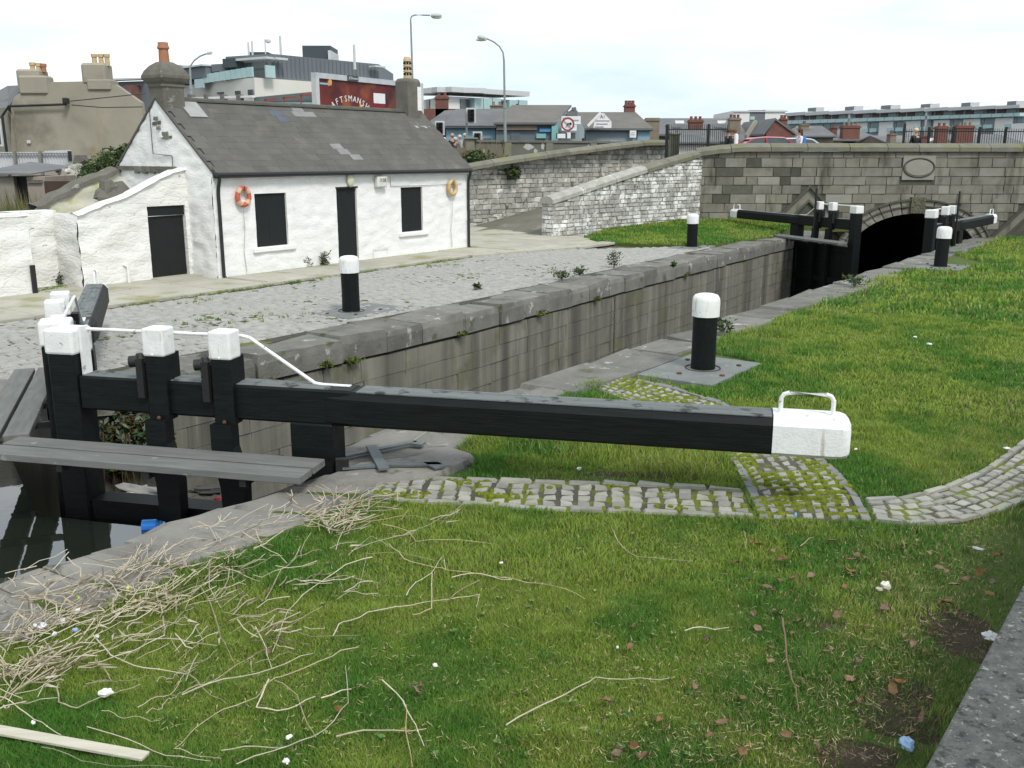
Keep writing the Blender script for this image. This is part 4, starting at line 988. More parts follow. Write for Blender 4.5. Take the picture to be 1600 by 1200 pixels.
for (cx, zt, hw, _) in NI:
    for (o0, o1, y0, mt) in [(0,.10,-.16,m_ashdark),(.10,.42,-.05,m_ash),(.42,.50,-.10,m_ashdark),(.50,.84,.02,m_ash),(.84,.92,-.03,m_ashdark)]:
        for sg in (-1, 1):
            H = hw*1.02
            P = [(cx, zt-o0*1.4),(cx, zt-o1*1.4),(cx+sg*(hw-o1*1.37*0-.0), zt-o1*1.4-H),(cx+sg*hw, zt-o0*1.4-H)]
            mb = MB(); mb.hexa([(p[0], YB+.3, p[1]) for p in P], [(p[0], YB+y0, p[1]) for p in P]) if sg < 0 else mb.hexa([(p[0], YB+.3, p[1]) for p in P[::-1]], [(p[0], YB+y0, p[1]) for p in P[::-1]])
            part('niche_moulding', mb, mt, br)
    m_corr = M('grey_green_cladding', (.16,.21,.20), None, 5, .6, .1)
    for k in range(16):
        xx = cx - 1.2 + k*.15; zz = zt - 1.32 - abs(xx+.06-cx)*1.02
        if zz > -.1: part('cladding_strip', MB().box(xx, xx+.11, YB+.03, YB+.08, -.4, zz), m_corr, br)
# plaque
pm = MB().box(pxs[0], pxe[0], YB-.07, YB, pxs[2], pxe[2]); pq_ = part('plaque', pm, m_ashlight, br)
pcx, pcz = (pxs[0]+pxe[0])/2, (pxs[2]+pxe[2])/2
part('oval_moulding', MB().tube([(pcx + .62*math.cos(a), YB-.075, pcz + .37*math.sin(a)) for a in [i*math.pi/20 for i in range(41)]], .035, 6, caps=False), m_ashdark, pq_, 60)
part('oval_field', MB().hexa([(pcx + .58*math.cos(-a), YB-.06, pcz + .33*math.sin(-a)) for a in [i*math.pi/12 for i in range(24)]], [(pcx + .55*math.cos(-a), YB-.10, pcz + .31*math.sin(-a)) for a in [i*math.pi/12 for i in range(24)]]), m_ashlight, pq_)
cap_run(br, [(XB0-.1,YB+.22,2.78),(8.3,YB+.22,2.90),(9.2,YB+.22,2.97),(10.2,YB+.22,ZP),(XB1,YB+.22,ZP)], .60, .33, m_cap, 1.5, .09)
def text(name, body, size, loc, rot, mat, parent, ext=.002, align='CENTER'):
    cu = bpy.data.curves.new(name, 'FONT'); cu.body = body; cu.size = size; cu.extrude = ext; cu.align_x = align; cu.align_y = 'CENTER'; cu.resolution_u = 2
    ob = bpy.data.objects.new(name, cu); dg = None
    me = bpy.data.meshes.new_from_object(ob); bpy.data.objects.remove(ob); me.materials.clear(); me.materials.append(mat)
    o = bpy.data.objects.new(name, me); C.objects.link(o); o.parent = parent
    o.location = Vector(loc) - off(parent); o.rotation_euler = rot.to_euler() if isinstance(rot, Matrix) else rot; return o
# ---------------------------------------------------------------- far buildings
def fm(name, c, **k): return flat(name, c, **k)
m_glass = M('window_glass', (.06,.08,.09), (.10,.12,.13), .6, .15, 0, spec=.6); m_frame = fm('window_frame', (.55,.56,.56)); m_tealg = M('teal_balcony_glass', (.30,.46,.46), (.38,.53,.52), .8, .2, 0, spec=.6)
m_fslate = M('far_slate', (.16,.165,.17), (.12,.125,.13), .9, .8, .2, 10, c3=(.19,.185,.165), s3=.4, t3=.55, w3=.1)
m_fslateb = M('far_brown_slate', (.165,.155,.14), (.13,.125,.115), .9, .85, .2, 10)
m_redb = M('red_brick', (.19,.085,.066), (.14,.07,.056), 2, .9, .3, 20); m_tan = M('tan_chimney', (.24,.20,.15), (.18,.155,.12), 2, .9, .3, 20)
m_cream = M('cream_cladding', (.66,.64,.58), (.60,.585,.53), .3, .8, .1); m_metal = M('grey_metal_cladding', (.13,.15,.165), (.155,.175,.19), .2, .6, .1)
m_dkmetal = fm('dark_metal', (.06,.075,.085)); m_whiter = M('white_render', (.72,.72,.70), (.66,.66,.64), .4, .8, .1)
def box_part(nm, x0, x1, y0, y1, z0, z1, mat, par): return part(nm, MB().box(min(x0,x1),max(x0,x1),y0,y1,min(z0,z1),max(z0,z1)), mat, par)
def winrect(par, u0, v0, u1, v1, Y, mat=None, nm='window', d=.06, frame=True):
    a = W(u0, v0, Y); b_ = W(u1, v1, Y)
    w_ = box_part(nm, a[0], b_[0], Y-d, Y+.05, b_[2], a[2], mat or m_glass, par)
    if frame and abs(u1-u0) > 5:
        f = .07; mb = MB()
        mb.box(a[0]-f, a[0], Y-d-.03, Y, b_[2], a[2]); mb.box(b_[0], b_[0]+f, Y-d-.03, Y, b_[2], a[2]); mb.box(a[0]-f, b_[0]+f, Y-d-.03, Y, b_[2]-f, b_[2]); mb.box(a[0]-f, b_[0]+f, Y-d-.03, Y, a[2], a[2]+f)
        part('frame', mb, m_frame, w_)
    return w_
def chimney(par, u0, v0, u1, v1, Y, mat, pots=2, pm=None, dep=.8):
    a = W(u0, v0, Y); b_ = W(u1, v1, Y); x0, x1, zt, zb = a[0], b_[0], a[2], b_[2]; h = zt-zb
    mb = MB(); mb.box(x0, x1, Y, Y+dep, zb-1.2, zt-.22*min(1,h)); mb.box(x0-.07, x1+.07, Y-.07, Y+dep+.07, zt-.22*min(1,h)+.002, zt-.08); mb.box(x0, x1, Y, Y+dep, zt-.078, zt)
    c_ = part('chimney', mb, mat, par)
    for i in range(pots):
        xx = x0 + (x1-x0)*(i+.5)/pots; part('chimney_pot', MB().lathe([(.12,-.02),(.10,.20),(.12,.21),(.11,.26),(.08,.26)], 10, (xx, Y+dep/2, zt)), m_tan if pm is m_buffpot else m_redb, c_, 40)
    return c_
def house(name, label, Y, u0, u1, v_eave, v_ridge, depth, wall, roof, axis='x', zb=2.0, cat='house', ru0=None, ru1=None, group=None, hip=False):
    a = W(u0, v_eave, Y); b_ = W(u1, v_eave, Y); x0, x1, ze = a[0], b_[0], a[2]
    t = thing(name, label, cat, ((x0+x1)/2, Y, zb), 'w', group=group)
    part('wall', MB().box(x0, x1, Y, Y+depth, zb, ze), wall, t)
    if axis == 'x':
        Yr = Y + depth/2; r = W((ru0 if ru0 is not None else u0), v_ridge, Yr); r2 = W((ru1 if ru1 is not None else u1), v_ridge, Yr); zr = r[2]
        xr0, xr1 = (r[0], r2[0]) if (hip or ru0 is not None) else (x0-.1, x1+.1)
        th_ = .12; A = [(x0-.15,Y-.25,ze-.02),(x1+.15,Y-.25,ze-.02),(xr1,Yr,zr),(xr0,Yr,zr)]; B_ = [(x1+.15,Y+depth+.25,ze-.02),(x0-.15,Y+depth+.25,ze-.02),(xr0,Yr,zr),(xr1,Yr,zr)]
        mb = MB(); mb.hexa(A, [(p[0],p[1],p[2]+th_) for p in A]); mb.hexa(B_, [(p[0],p[1],p[2]+th_) for p in B_]); part('roof', mb, roof, t)
        gb = MB()
        for (xe, xr) in ((x0, xr0), (x1, xr1)):
            gb.add([(xe,Y,ze),(xe,Y+depth,ze),(xr,Yr,zr+.03),(xe,Y,ze-.01)], [(0,1,2)])
        part('gable', gb, wall if not hip else roof, t)
        gt = MB().tube([(x0-.1,Y-.3,ze-.02),(x1+.1,Y-.3,ze-.02)], .07, 6); part('gutter', gt, m_dkmetal, t)
    else:
        um = ru0 if ru0 is not None else (u0+u1)/2; r = W(um, v_ridge, Y); xm, zr = r[0], r[2]
        gb = MB().hexa([(x0,Y,ze),(x1,Y,ze),(xm,Y,zr)], [(x0,Y+.3,ze),(x1,Y+.3,ze),(xm,Y+.3,zr)]); part('gable', gb, wall, t)
        mb = MB()
        for xe in (x0-.2, x1+.2):
            A = [(xe,Y-.12,ze-.12),(xm,Y-.12,zr+.02),(xm,Y+depth,zr+.02),(xe,Y+depth,ze-.12)]; mb.hexa(A, [(p[0],p[1],p[2]+.14) for p in A])
        part('roof', mb, roof, t)
    return t
# blue shop, dark shop, white sign shop
m_blue = M('pale_blue_paint', (.25,.40,.46), (.21,.35,.41), .6, .8, .1); m_slb = M('slate_blue_paint', (.13,.165,.185), (.11,.14,.16), .6, .8, .1); m_teal = fm('teal_paint', (.22,.44,.42)); m_lblue = M('grey_blue_paint', (.27,.33,.35), (.23,.29,.31), .6, .8, .1)
m_brn = fm('brown_fascia', (.20,.155,.115)); m_signw = fm('sign_white', (.78,.79,.78), rough=.5)
h = house('shop', 'pale blue single-storey shop under a long slate roof behind the traffic lights', 62, 697, 774, 199, 173, 7, m_blue, m_fslate, ru0=712, ru1=800, cat='shop')
winrect(h, 755, 216, 767, 222, 62, frame=False); box_part('fascia', W(697,199,62)[0], W(774,199,62)[0], 61.75, 61.98, W(0,201,62)[2], W(0,197,62)[2], fm('navy_fascia',(.04,.05,.09)), h)
box_part('side_wall', W(660,226,63)[0], W(697,226,63)[0], 63, 69, 2, W(0,196,63)[2], m_redb, h)
A = [(W(664,197,62.8)[0],62.8,W(0,197,62.8)[2]),(W(700,197,62.8)[0],62.8,W(0,197,62.8)[2]),(W(716,174,65.6)[0],65.6,W(0,174,65.6)[2]),(W(695,176,65.6)[0],65.6,W(0,175,65.6)[2])]
part('roof_slope', MB().hexa(A, [(p[0],p[1],p[2]+.1) for p in A]), m_fslate, h)
chimney(h, 800, 168, 817, 177, 67, m_tan, 1)
h = house('shop', 'slate blue shop with brown fascia, gable signs and brown slate roof', 60, 775, 864, 194, 167, 7, m_slb, m_fslateb, ru0=800, ru1=893, cat='shop')
winrect(h, 798, 208, 812, 219, 60, frame=False); box_part('fascia', W(776,193,60)[0], W(839,193,60)[0], 59.8, 59.98, W(0,203,60)[2], W(0,194,60)[2], m_brn, h)
box_part('shop_sign', W(843,205,60)[0], W(861,201,60)[0], 59.85, 59.95, W(0,206,60)[2], W(0,201,60)[2], fm('bright_blue_sign',(.10,.30,.55)), h)
box_part('shutter', W(838,0,60)[0], W(853,0,60)[0], 59.85, 59.95, W(0,216,60)[2], W(0,209,60)[2], m_teal, h)
# its gable end turned towards the canal
gx0, gx1 = W(863,0,60)[0], W(915,0,60)[0]; xm = W(899,0,60)[0]; zr = W(0,166,60)[2]; ze = W(0,193,60)[2]
part('gable_end', MB().hexa([(gx0,59.9,2),(gx1,61,2),(gx1,61,ze-.3),(xm,60.3,zr),(gx0,59.9,ze)], [(gx0,60.3,2),(gx1,61.4,2),(gx1,61.4,ze-.3),(xm,60.7,zr),(gx0,60.3,ze)]), m_lblue, h)
part('corner_board', MB().box(gx0-.05, gx0+.35, 59.7, 59.88, 2, ze-.1), m_teal, h)
for (u0,v0,u1,v1,mm) in [(885,174,902,181,m_fslate),(893,168,899,173,m_fslate)]: box_part('vent_panel', W(u0,0,60)[0], W(u1,0,60)[0], 59.75, 60.2, W(0,v1,60)[2], W(0,v0,60)[2], mm, h)
def sign_board(par, u0,v0,u1,v1,Y, lines, mat=m_signw, nm='sign_board'):
    s_ = box_part(nm, W(u0,0,Y)[0], W(u1,0,Y)[0], Y-.08, Y, W(0,v1,Y)[2], W(0,v0,Y)[2], mat, par)
    for (a, b_, c_, th_, mt) in lines: box_part('print_line', W(a,0,Y)[0], W(b_,0,Y)[0], Y-.10, Y-.081, W(0,c_+th_,Y)[2], W(0,c_,Y)[2], mt, s_)
    return s_
sign_board(h, 877, 181.5, 907, 194, 59.5, [(883,904,187,2.0,m_greyink),(879,883,183.5,2.2,m_greyink)])
sign_board(h, 877.5, 195, 901, 204, 59.5, [(880,886,198,1.2,m_greyink),(893,898,197,1.5,m_greyink)])
sg = sign_board(h, 869, 208, 885, 216.5, 59.4, [], fm('dark_sign_frame',(.05,.05,.05))); box_part('sign_face', W(871,0,59.3)[0], W(883.5,0,59.3)[0], 59.26, 59.3, W(0,216,59.3)[2], W(0,209,59.3)[2], m_signw, sg)
winrect(h, 892, 207, 899, 217, 60, frame=False)
h = house('shop', 'grey blue shop with a white pointed roof sign and red chimney stack', 63, 916, 1016, 203, 178, 7, m_lblue, m_fslateb, ru0=903, ru1=993, cat='shop')
xs_ = [W(u, 0, 62)[0] for u in (927, 928, 937, 943, 955, 955)]; zz = [W(0, v, 62)[2] for v in (200, 190, 177, 177, 190, 200)]
sp = part('roof_sign', MB().hexa([(x, 62.0, z) for x, z in zip(xs_, zz)], [(x, 61.9, z) for x, z in zip(xs_, zz)]), m_signw, h)
part('barge_board', MB().beam((W(918,0,62)[0],62,W(0,197,62)[2]), (W(938,0,62)[0],62,W(0,176,62)[2]), .15, .28, (0,-1,0)), m_signw, h)
A1 = text('lettering', 'A1', .28, ((xs_[0]+xs_[-1])/2, 61.88, W(0,182.5,62)[2]), (math.pi/2,0,0), m_ink, sp)
for (a, b_, c_) in [(930,952,188),(931.5,949,193),(929,943,197.5)]: box_part('print_line', W(a,0,62)[0], W(b_,0,62)[0], 61.87, 61.89, W(0,c_+1.1,62)[2], W(0,c_,62)[2], m_greyink, sp)
sign_board(h, 984, 204, 994, 215, 62.7, [(985.5,992,207,.8,m_greyink),(985.5,992,210,.8,m_greyink)])
box_part('shutter', W(996,0,63)[0], W(1015,0,63)[0], 62.9, 62.98, 2, W(0,205,63)[2], m_blue, h)
chimney(h, 977, 163, 992, 180, 66.5, m_redb, 3); box_part('fascia', W(916,0,63)[0], W(1016,0,63)[0], 62.8, 62.98, W(0,205,63)[2], W(0,201.5,63)[2], m_dkmetal, h)
h = house('house', 'small grey roofed house with a squat tan stack and dish near the railings', 68, 1000, 1056, 212, 196, 6, m_tan, m_fslate, ru0=1004, ru1=1040)
chimney(h, 1010, 184, 1030, 206, 67, m_tan, 0)
part('satellite_dish', MB().lathe([(.02,0),(.25,.05),(.42,.15),(.40,.16),(.2,.07)], 14, (0,0,0)), m_frame, h).matrix_local = Matrix.Translation(Vector(W(1036,189,67)) - off(h)) @ Matrix.Rotation(math.pi/2, 4, 'X')
h = house('terraced_house', 'long terrace with blue grey slates and two roof lights behind the railings', 78, 1040, 1168, 222, 187, 9, m_cream, m_fslate)
part('gable_wall', MB().hexa([(W(1168,0,78)[0],78,2),(W(1196,0,78)[0],79,2),(W(1196,0,78)[0],79,W(0,213,78)[2]),(W(1184,0,78)[0],78.5,W(0,187,78)[2]),(W(1168,0,78)[0],78,W(0,210,78)[2])][::-1], [(W(1168,0,78)[0],79,2),(W(1196,0,78)[0],80,2),(W(1196,0,78)[0],80,W(0,213,78)[2]),(W(1184,0,78)[0],79.5,W(0,187,78)[2]),(W(1168,0,78)[0],79,W(0,210,78)[2])][::-1]), M('buff_gable', (.42,.38,.30), None, 1, .9, .2), h)
chimney(h, 1078, 187, 1098, 206, 76, m_redb, 3); chimney(h, 1141, 184, 1157, 200, 79, m_tan, 3)
for u in (1062, 1128): 
    p = W(u, 191, 80); part('roof_light', MB().beam((p[0]-.35,p[1],p[2]),(p[0]+.35,p[1],p[2]), .4, .05, (0,-.6,.8)), m_frame, h)
h = house('terraced_house', 'low slate roof with white verge right behind the iron railings', 66, 1052, 1120, 224, 206, 6, m_cream, m_fslate, ru0=1060, ru1=1098)
h = house('brick_house', 'red brick house whose gable points up behind the parked red car', 74, 1197, 1240, 209, 188, 10, m_redb, m_fslate, axis='y', ru0=1211)
chimney(h, 1221, 185, 1230, 196, 77, m_redb, 2)
h = house('house', 'house under a pale grey roof right of the brick gable', 80, 1238, 1302, 214, 199, 8, m_tan, m_fslate, ru0=1244, ru1=1284)
chimney(h, 1252, 194, 1264, 204, 82, m_tan, 1)
h = house('house', 'house with wide orange red chimney before the glass apartments', 84, 1292, 1380, 220, 209, 8, m_cream, m_fslate, ru0=1300, ru1=1350)
chimney(h, 1318, 196, 1343, 214, 84, m_redb, 4, m_buffpot); chimney(h, 1301, 199, 1308, 205, 86, m_redb, 1)
h = house('house', 'grey roofed house with twin red chimneys behind the right railings', 80, 1446, 1600, 226, 212, 8, m_cream, m_fslate, ru0=1480, ru1=1560)
chimney(h, 1467, 197, 1480, 222, 79, m_redb, 2); chimney(h, 1496, 196, 1507, 222, 79.5, m_redb, 1, m_buffpot); chimney(h, 1508, 196, 1520, 222, 80, m_redb, 2, m_buffpot)
h = house('house', 'low house behind the blond person with a brown chimney', 76, 1386, 1447, 225, 214, 7, m_tan, m_fslate); chimney(h, 1440, 212, 1450, 224, 75, m_redb, 1); chimney(h, 1392, 209, 1400, 218, 75, m_tan, 1)
# ---- grey and white block between
t = thing('office_block', 'white and grey flat topped block far behind the terrace', 'building', (W(1185,0,150)[0],150,2), 'w')
for (u0,u1,v,mm) in [(1145,1170,173,m_whiter),(1170,1194,172,m_metal),(1194,1225,171,m_whiter)]: box_part('wall', W(u0,0,150)[0], W(u1,0,150)[0], 150, 165, 2, W(0,v,150)[2], mm, t)
winrect(t, 1172, 182, 1179, 187, 150, m_tealg, frame=False)
box_part('parapet', W(1145,0,150)[0]-.3, W(1225,0,150)[0]+.3, 149.8, 149.95, W(0,175,150)[2], W(0,173,150)[2], m_frame, t)
# ---- long glass apartment block: facade recedes to the left
t = thing('apartment_block', 'long glass balconied apartment block with six rooftop boxes, far right', 'apartment block', (75, 150, 2), 'w')
YL, YR = 190.0, 132.0; m_aptw = fm('pale_blue_wall', (.30,.36,.38))
def fq(u):      # point on the slanting facade for column u: returns x, y
    p0 = W(1226, 0, YL); p1 = W(1596, 0, YR); a = (u-800)/FOC
    lo, hi = -.2, 1.2
    for _ in range(40):
        m = (lo+hi)/2; x = p0[0]+(p1[0]-p0[0])*m; y = YL+(YR-YL)*m
        if PXL(x, y, 3)[0] < u: lo = m
        else: hi = m
    return (p0[0]+(p1[0]-p0[0])*lo, YL+(YR-YL)*lo)
def fbox(nm, u0, u1, v0, v1, out, dep, mat, par):
    """box on the facade between columns u0..u1 and rows v0 (top) .. v1, measured at its middle"""
    a = fq(u0); b_ = fq(u1); m = ((a[0]+b_[0])/2, (a[1]+b_[1])/2); dx, dy = b_[0]-a[0], b_[1]-a[1]; l = math.hypot(dx, dy); nx, ny = dy/l, -dx/l
    za = W(0, v0, m[1])[2]; zb = W(0, v1, m[1])[2]
    P = [(a[0]+nx*out, a[1]+ny*out),(b_[0]+nx*out, b_[1]+ny*out),(b_[0]-nx*dep, b_[1]-ny*dep),(a[0]-nx*dep, a[1]-ny*dep)]
    return part(nm, MB().prism(P, zb, za), mat, par)
def vt(u): return 178.0 + (165.5-178.0)*(u-1226)/(1596-1226)
for u0 in range(1226, 1596, 37):
    u1 = min(u0+37, 1596); v = vt((u0+u1)/2)
    fbox('wall', u0, u1, v+3, 240, 0, 14, m_aptw, t)
    fbox('roof_slab', u0, u1, v-1.5, v+3.5, 1.2, 15, m_frame, t)
m_brownw = fm('brown_window', (.12,.07,.06)); m_gl2 = M('blue_grey_glass', (.12,.17,.19), (.16,.21,.23), .5, .3, 0, spec=.5)
k = 0; u = 1230.
while u < 1592:
    v = vt(u); w_ = 10 + (u-1226)/370*7
    fbox('window', u, min(u+w_*.8,1594), v+3, v+10, .1, .3, m_brownw if k % 3 != 1 else m_gl2, t)
    fbox('balcony_glass', u, min(u+w_,1595), v+10.5, v+16, .9, .0, m_tealg, t)
    if k % 3 == 0 and u > 1300: fbox('white_panel', u, u+w_*1.7, v+17, v+50, .25, .3, m_whiter, t)
    elif k % 3 == 2 or k % 3 == 1:
        fbox('window', u+1, min(u+w_-1,1595), v+18, v+26, .1, .3, m_gl2, t); fbox('balcony_glass', u+1, min(u+w_-1,1595), v+27, v+33, .5, .0, m_tealg, t); fbox('window', u+1, min(u+w_-1,1595), v+34, v+42, .1, .3, m_gl2, t)
    u += w_*1.05; k += 1
for (a, b_) in [(1250,1275),(1307,1335),(1362,1392),(1423,1452),(1485,1513),(1555,1583)]:
    v = vt((a+b_)/2); fbox('rooftop_box', a, (a+b_)/2, v-8.5, v-1.5, -1, 6, m_metal, t); fbox('rooftop_box', (a+b_)/2, b_, v-9, v-1.5, -1, 6, m_whiter, t)
for u in (1328, 1448): fbox('downpipe', u, u+3, vt(u)-1, vt(u)+46, .9, 0, m_frame, t)
fbox('end_wall', 1590, 1612, 193, 240, 1.5, 8, m_whiter, t)
# ---- white top floor flats behind the red brick stack
t = thing('apartment_block', 'white top floor flats with glass balconies above the red brick chimney', 'apartment block', (W(735,0,95)[0],95,2), 'w')
P0, P1, P2 = W(640,0,104), W(697,0,92), W(818,0,100)
def fz(v, Y): return W(0, v, Y)[2]
part('wall', MB().prism([(P0[0],104),(P1[0],92),(P2[0],100),(P2[0],112),(P0[0],112)], 2, fz(150,92)), m_whiter, t)
for (A, B_) in ((P0, P1), (P1, P2)):
    a = Vector((A[0],A[1],0)); b_ = Vector((B_[0],B_[1],0)); d = (b_-a).normalized(); n_ = Vector((d.y,-d.x,0))
    za = fz(147.5,A[1]) ; zb = fz(144.5 if B_ is P1 else 151,B_[1])
    za, zb = (fz(149,104), fz(144,92)) if B_ is P1 else (fz(144,92), fz(151,100))
    part('roof_slab', MB().hexa([(a+n_*.8)[:2]+(za,), (b_+n_*.8)[:2]+(zb,), (b_-n_*4)[:2]+(zb,), (a-n_*4)[:2]+(za,)], [(a+n_*.8)[:2]+(za+.45,), (b_+n_*.8)[:2]+(zb+.45,), (b_-n_*4)[:2]+(zb+.45,), (a-n_*4)[:2]+(za+.45,)]), m_frame, t)
def onseg(par, A, B_, u0, u1, v0, v1, nm, mat, out=.1, dep=.2):
    lo = []
    for u in (u0, u1):
        l, h_ = -.8, 1.8
        for _ in range(30):
            m = (l+h_)/2; x = A[0]+(B_[0]-A[0])*m; y = A[1]+(B_[1]-A[1])*m
            if PXL(x, y, 5)[0] < u: l = m
            else: h_ = m
        lo.append((A[0]+(B_[0]-A[0])*l, A[1]+(B_[1]-A[1])*l))
    a, b_ = lo; dx, dy = b_[0]-a[0], b_[1]-a[1]; L2 = math.hypot(dx, dy); nx, ny = dy/L2, -dx/L2; Ym = (a[1]+b_[1])/2
    return part(nm, MB().prism([(a[0]+nx*out,a[1]+ny*out),(b_[0]+nx*out,b_[1]+ny*out),(b_[0]-nx*dep,b_[1]-ny*dep),(a[0]-nx*dep,a[1]-ny*dep)], fz(v1,Ym), fz(v0,Ym)), mat, par)
onseg(t, P0, P1, 655, 660, 156, 170, 'window', m_glass); onseg(t, P0, P1, 668, 673, 156, 170, 'window', m_glass)
onseg(t, P1, P2, 719, 733, 155, 171, 'window', m_glass)
for a in (734, 748, 762): onseg(t, P1, P2, a, a+13, 154, 172, 'balcony_glass', m_tealg, .7, 0)
onseg(t, P1, P2, 781, 788, 158, 168, 'window', m_glass)
for a in (788, 803): onseg(t, P1, P2, a, a+13, 157, 172, 'balcony_glass', m_tealg, .7, 0)
t = thing('brick_house', 'dark red brick building with stepped chimney right behind the cottage roof end', 'house', (W(680,0,75)[0],75,2), 'w')
box_part('wall', W(640,0,75)[0], W(716,0,75)[0], 75, 83, 2, fz(170,75), m_redb, t); chimney(t, 680, 150, 700, 172, 75, m_redb, 2)
chimney(t, 766, 164, 786, 173, 75, m_tan, 2, m_buffpot)
# ---- large office and flats behind the cottage roof
t = thing('office_block', 'big block with grey metal upper storeys and cream walls behind the cottage', 'building', (W(430,0,100)[0],100,2), 'w')
C0, C1, C2, C3 = W(270,0,112), W(427,0,100), W(594,0,112), W(402,0,98)
base = MB().prism([(C0[0],112),(C3[0],98),(C2[0],111),(C2[0],130),(C0[0],130)], 2, fz(121,98)); part('wall', base, m_cream, t)
part('metal_storey', MB().prism([(W(360,0,104)[0],104),(C1[0],101),(C2[0],112.5),(C2[0],126),(W(360,0,114)[0],126)], fz(124,101), fz(84,101)), m_metal, t)
for k in range(26):
    u = 430 + k*6.3; f = (u-427)/(594-427); p = (C1[0]+(C2[0]-C1[0])*f, 101+(11.5)*f); part('cladding_seam', MB().box(p[0]-.05, p[0]+.05, p[1]-.12, p[1]+.02, fz(124,101)+.3, fz(85,101)), m_metal, t)
onseg(t, W(370,0,103.5), (C1[0],100.5,0), 375, 434, 91.5, 95, 'canopy', m_frame, 1.0, 0); onseg(t, (C1[0],100.5,0), C2, 428, 446, 91, 94.5, 'canopy', m_frame, 1.0, 0); onseg(t, C1, C2, 580, 596, 103.5, 106, 'canopy', m_frame, 1.0, 0)
onseg(t, W(362,0,103), W(404,0,101), 362, 380, 92, 106, 'metal_storey', m_dkmetal, .6, 8)
onseg(t, W(340,0,104), W(364,0,103), 342, 362, 100.5, 112, 'metal_storey', m_metal, .4, 8)
for k in range(9): onseg(t, W(330,0,105), (C1[0],98.5,0), 336+k*8.4, 344+k*8.4, 116.5-k*1.35, 130-k*1.15 , 'balcony_glass', m_tealg, .9, -.7)
onseg(t, (C1[0],99.5,0), C2, 412, 426, 103, 122, 'balcony_glass', m_tealg, .9, -.7)
onseg(t, W(320,0,106), C3, 322, 335, 124, 138, 'balcony_glass', m_tealg, .9, -.7)
onseg(t, W(322,0,106), (C1[0],101,0), 384, 424, 98, 108, 'window', m_glass, .2, .3)
onseg(t, W(295,0,109), W(343,0,104), 300, 342, 107, 124, 'metal_storey', m_metal, 1., 9); onseg(t, W(295,0,109), W(343,0,104), 298, 343, 104.5, 107, 'roof_slab', m_frame, 1.4, 9)
onseg(t, C0, C3, 280, 302, 107, 132, 'stair_tower', m_whiter, 1., 8); onseg(t, C0, C3, 278, 310, 104.5, 107, 'roof_slab', m_frame, 1.4, 9)
onseg(t, C0, C3, 291, 298, 119, 128, 'window', m_glass, 1.1, .2)
for (a, b_, v0, v1) in [(345,354,144,146.5),(373,380,142,148),(393,400,140,150)]: onseg(t, C0, C3, a, b_, v0, v1, 'window', m_glass, .15, .3)
for (a, b_, v0, v1, mm) in [(480,523,72,88,m_dkmetal),(520,524,80,88,m_frame),(398,427,82,88,m_dkmetal)]:
    x0, x1 = W(a,0,108)[0], W(b_,0,108)[0]; box_part('rooftop_unit', x0, x1, 107.5 + (0 if mm is m_dkmetal else -.4), 112, fz(v1,108)-1, fz(v0,108), mm, t)
for (u, v0, v1, r) in [(389,66,88,.12),(395,64,90,.12),(415,61,84,.07),(439,56,84,.14),(554,70,93,.16)]:
    p = W(u, v1, 106); part('antenna', MB().tube([(p[0],106,p[2]-1),(p[0],106,fz(v0,106))], [r,r*.8], 6), m_frame, t)
p = W(419, 64, 106); part('dish', MB().ball((p[0],106,p[2]), .3,.15,.25, 8, 5), m_frame, t)
t = thing('building', 'low grey topped building with brick corner behind the tan house roof', 'building', (W(200,0,95)[0],95,2), 'w')
part('wall', MB().prism([(W(160,0,99)[0],99),(W(236,0,97)[0],97),(W(236,0,97)[0],104),(W(160,0,99)[0],108)], 2, fz(124,95)), m_metal, t)
onseg(t, W(160,0,99), W(240,0,97), 178, 236, 123, 125.5, 'roof_slab', m_frame, .8, .5); onseg(t, W(160,0,99), W(240,0,97), 192, 208, 137, 152, 'wall_panel', m_whiter, .3, .2); onseg(t, W(160,0,99), W(240,0,97), 215, 226, 134, 175, 'brick_bay', m_redb, 1.2, .5); onseg(t, W(160,0,99), W(240,0,97), 221, 225, 142, 160, 'window', m_glass, 1.3, .2); onseg(t, W(160,0,99), W(240,0,97), 197, 208, 135, 142, 'window', m_glass, .35, .2)
t = thing('canopy_building', 'low glass walled building with red brackets left of the billboard', 'building', (W(450,0,80)[0],80,2), 'w')
part('wall', MB().prism([(W(285,0,86)[0],86),(W(400,0,82)[0],82),(W(495,0,78)[0],78),(W(495,0,78)[0],88),(W(285,0,86)[0],92)], 2, fz(157,80)), m_tealg, t)
part('glazed_band', MB().hexa([(W(400,0,82)[0],82,fz(160,82)),(W(495,0,78)[0],78,fz(160,78)),(W(495,0,78)[0],80,fz(160,78)),(W(400,0,82)[0],84,fz(160,82))], [(W(400,0,82)[0],82,fz(152,82)),(W(495,0,78)[0],78,fz(143,78)),(W(495,0,78)[0],80,fz(143,78)),(W(400,0,82)[0],84,fz(152,82))]), M('dull_glass_roof', (.15,.19,.18), None, 1, .6, .1), t)
onseg(t, W(285,0,86), W(400,0,82), 280, 402, 151.5, 155, 'pale_fascia', m_whiter, .4, 0)
for u in (305, 330, 355, 380): onseg(t, W(285,0,86), W(400,0,82), u, u+4, 148, 158, 'roof_post', m_fslateb, .6, 0)
m_redm = fm('red_bracket_paint', (.30,.06,.045))
for (u, v) in [(414,156),(443,153),(470,149)]:
    p = W(u, v, 77.5); part('bracket', MB().beam((p[0],77.5,p[2]),(p[0]+1.0,77.5,p[2]+.05), .12, .12).beam((p[0],77.5,p[2]+.06),(p[0],77.5,p[2]-.6), .12, .12), m_redm, t)
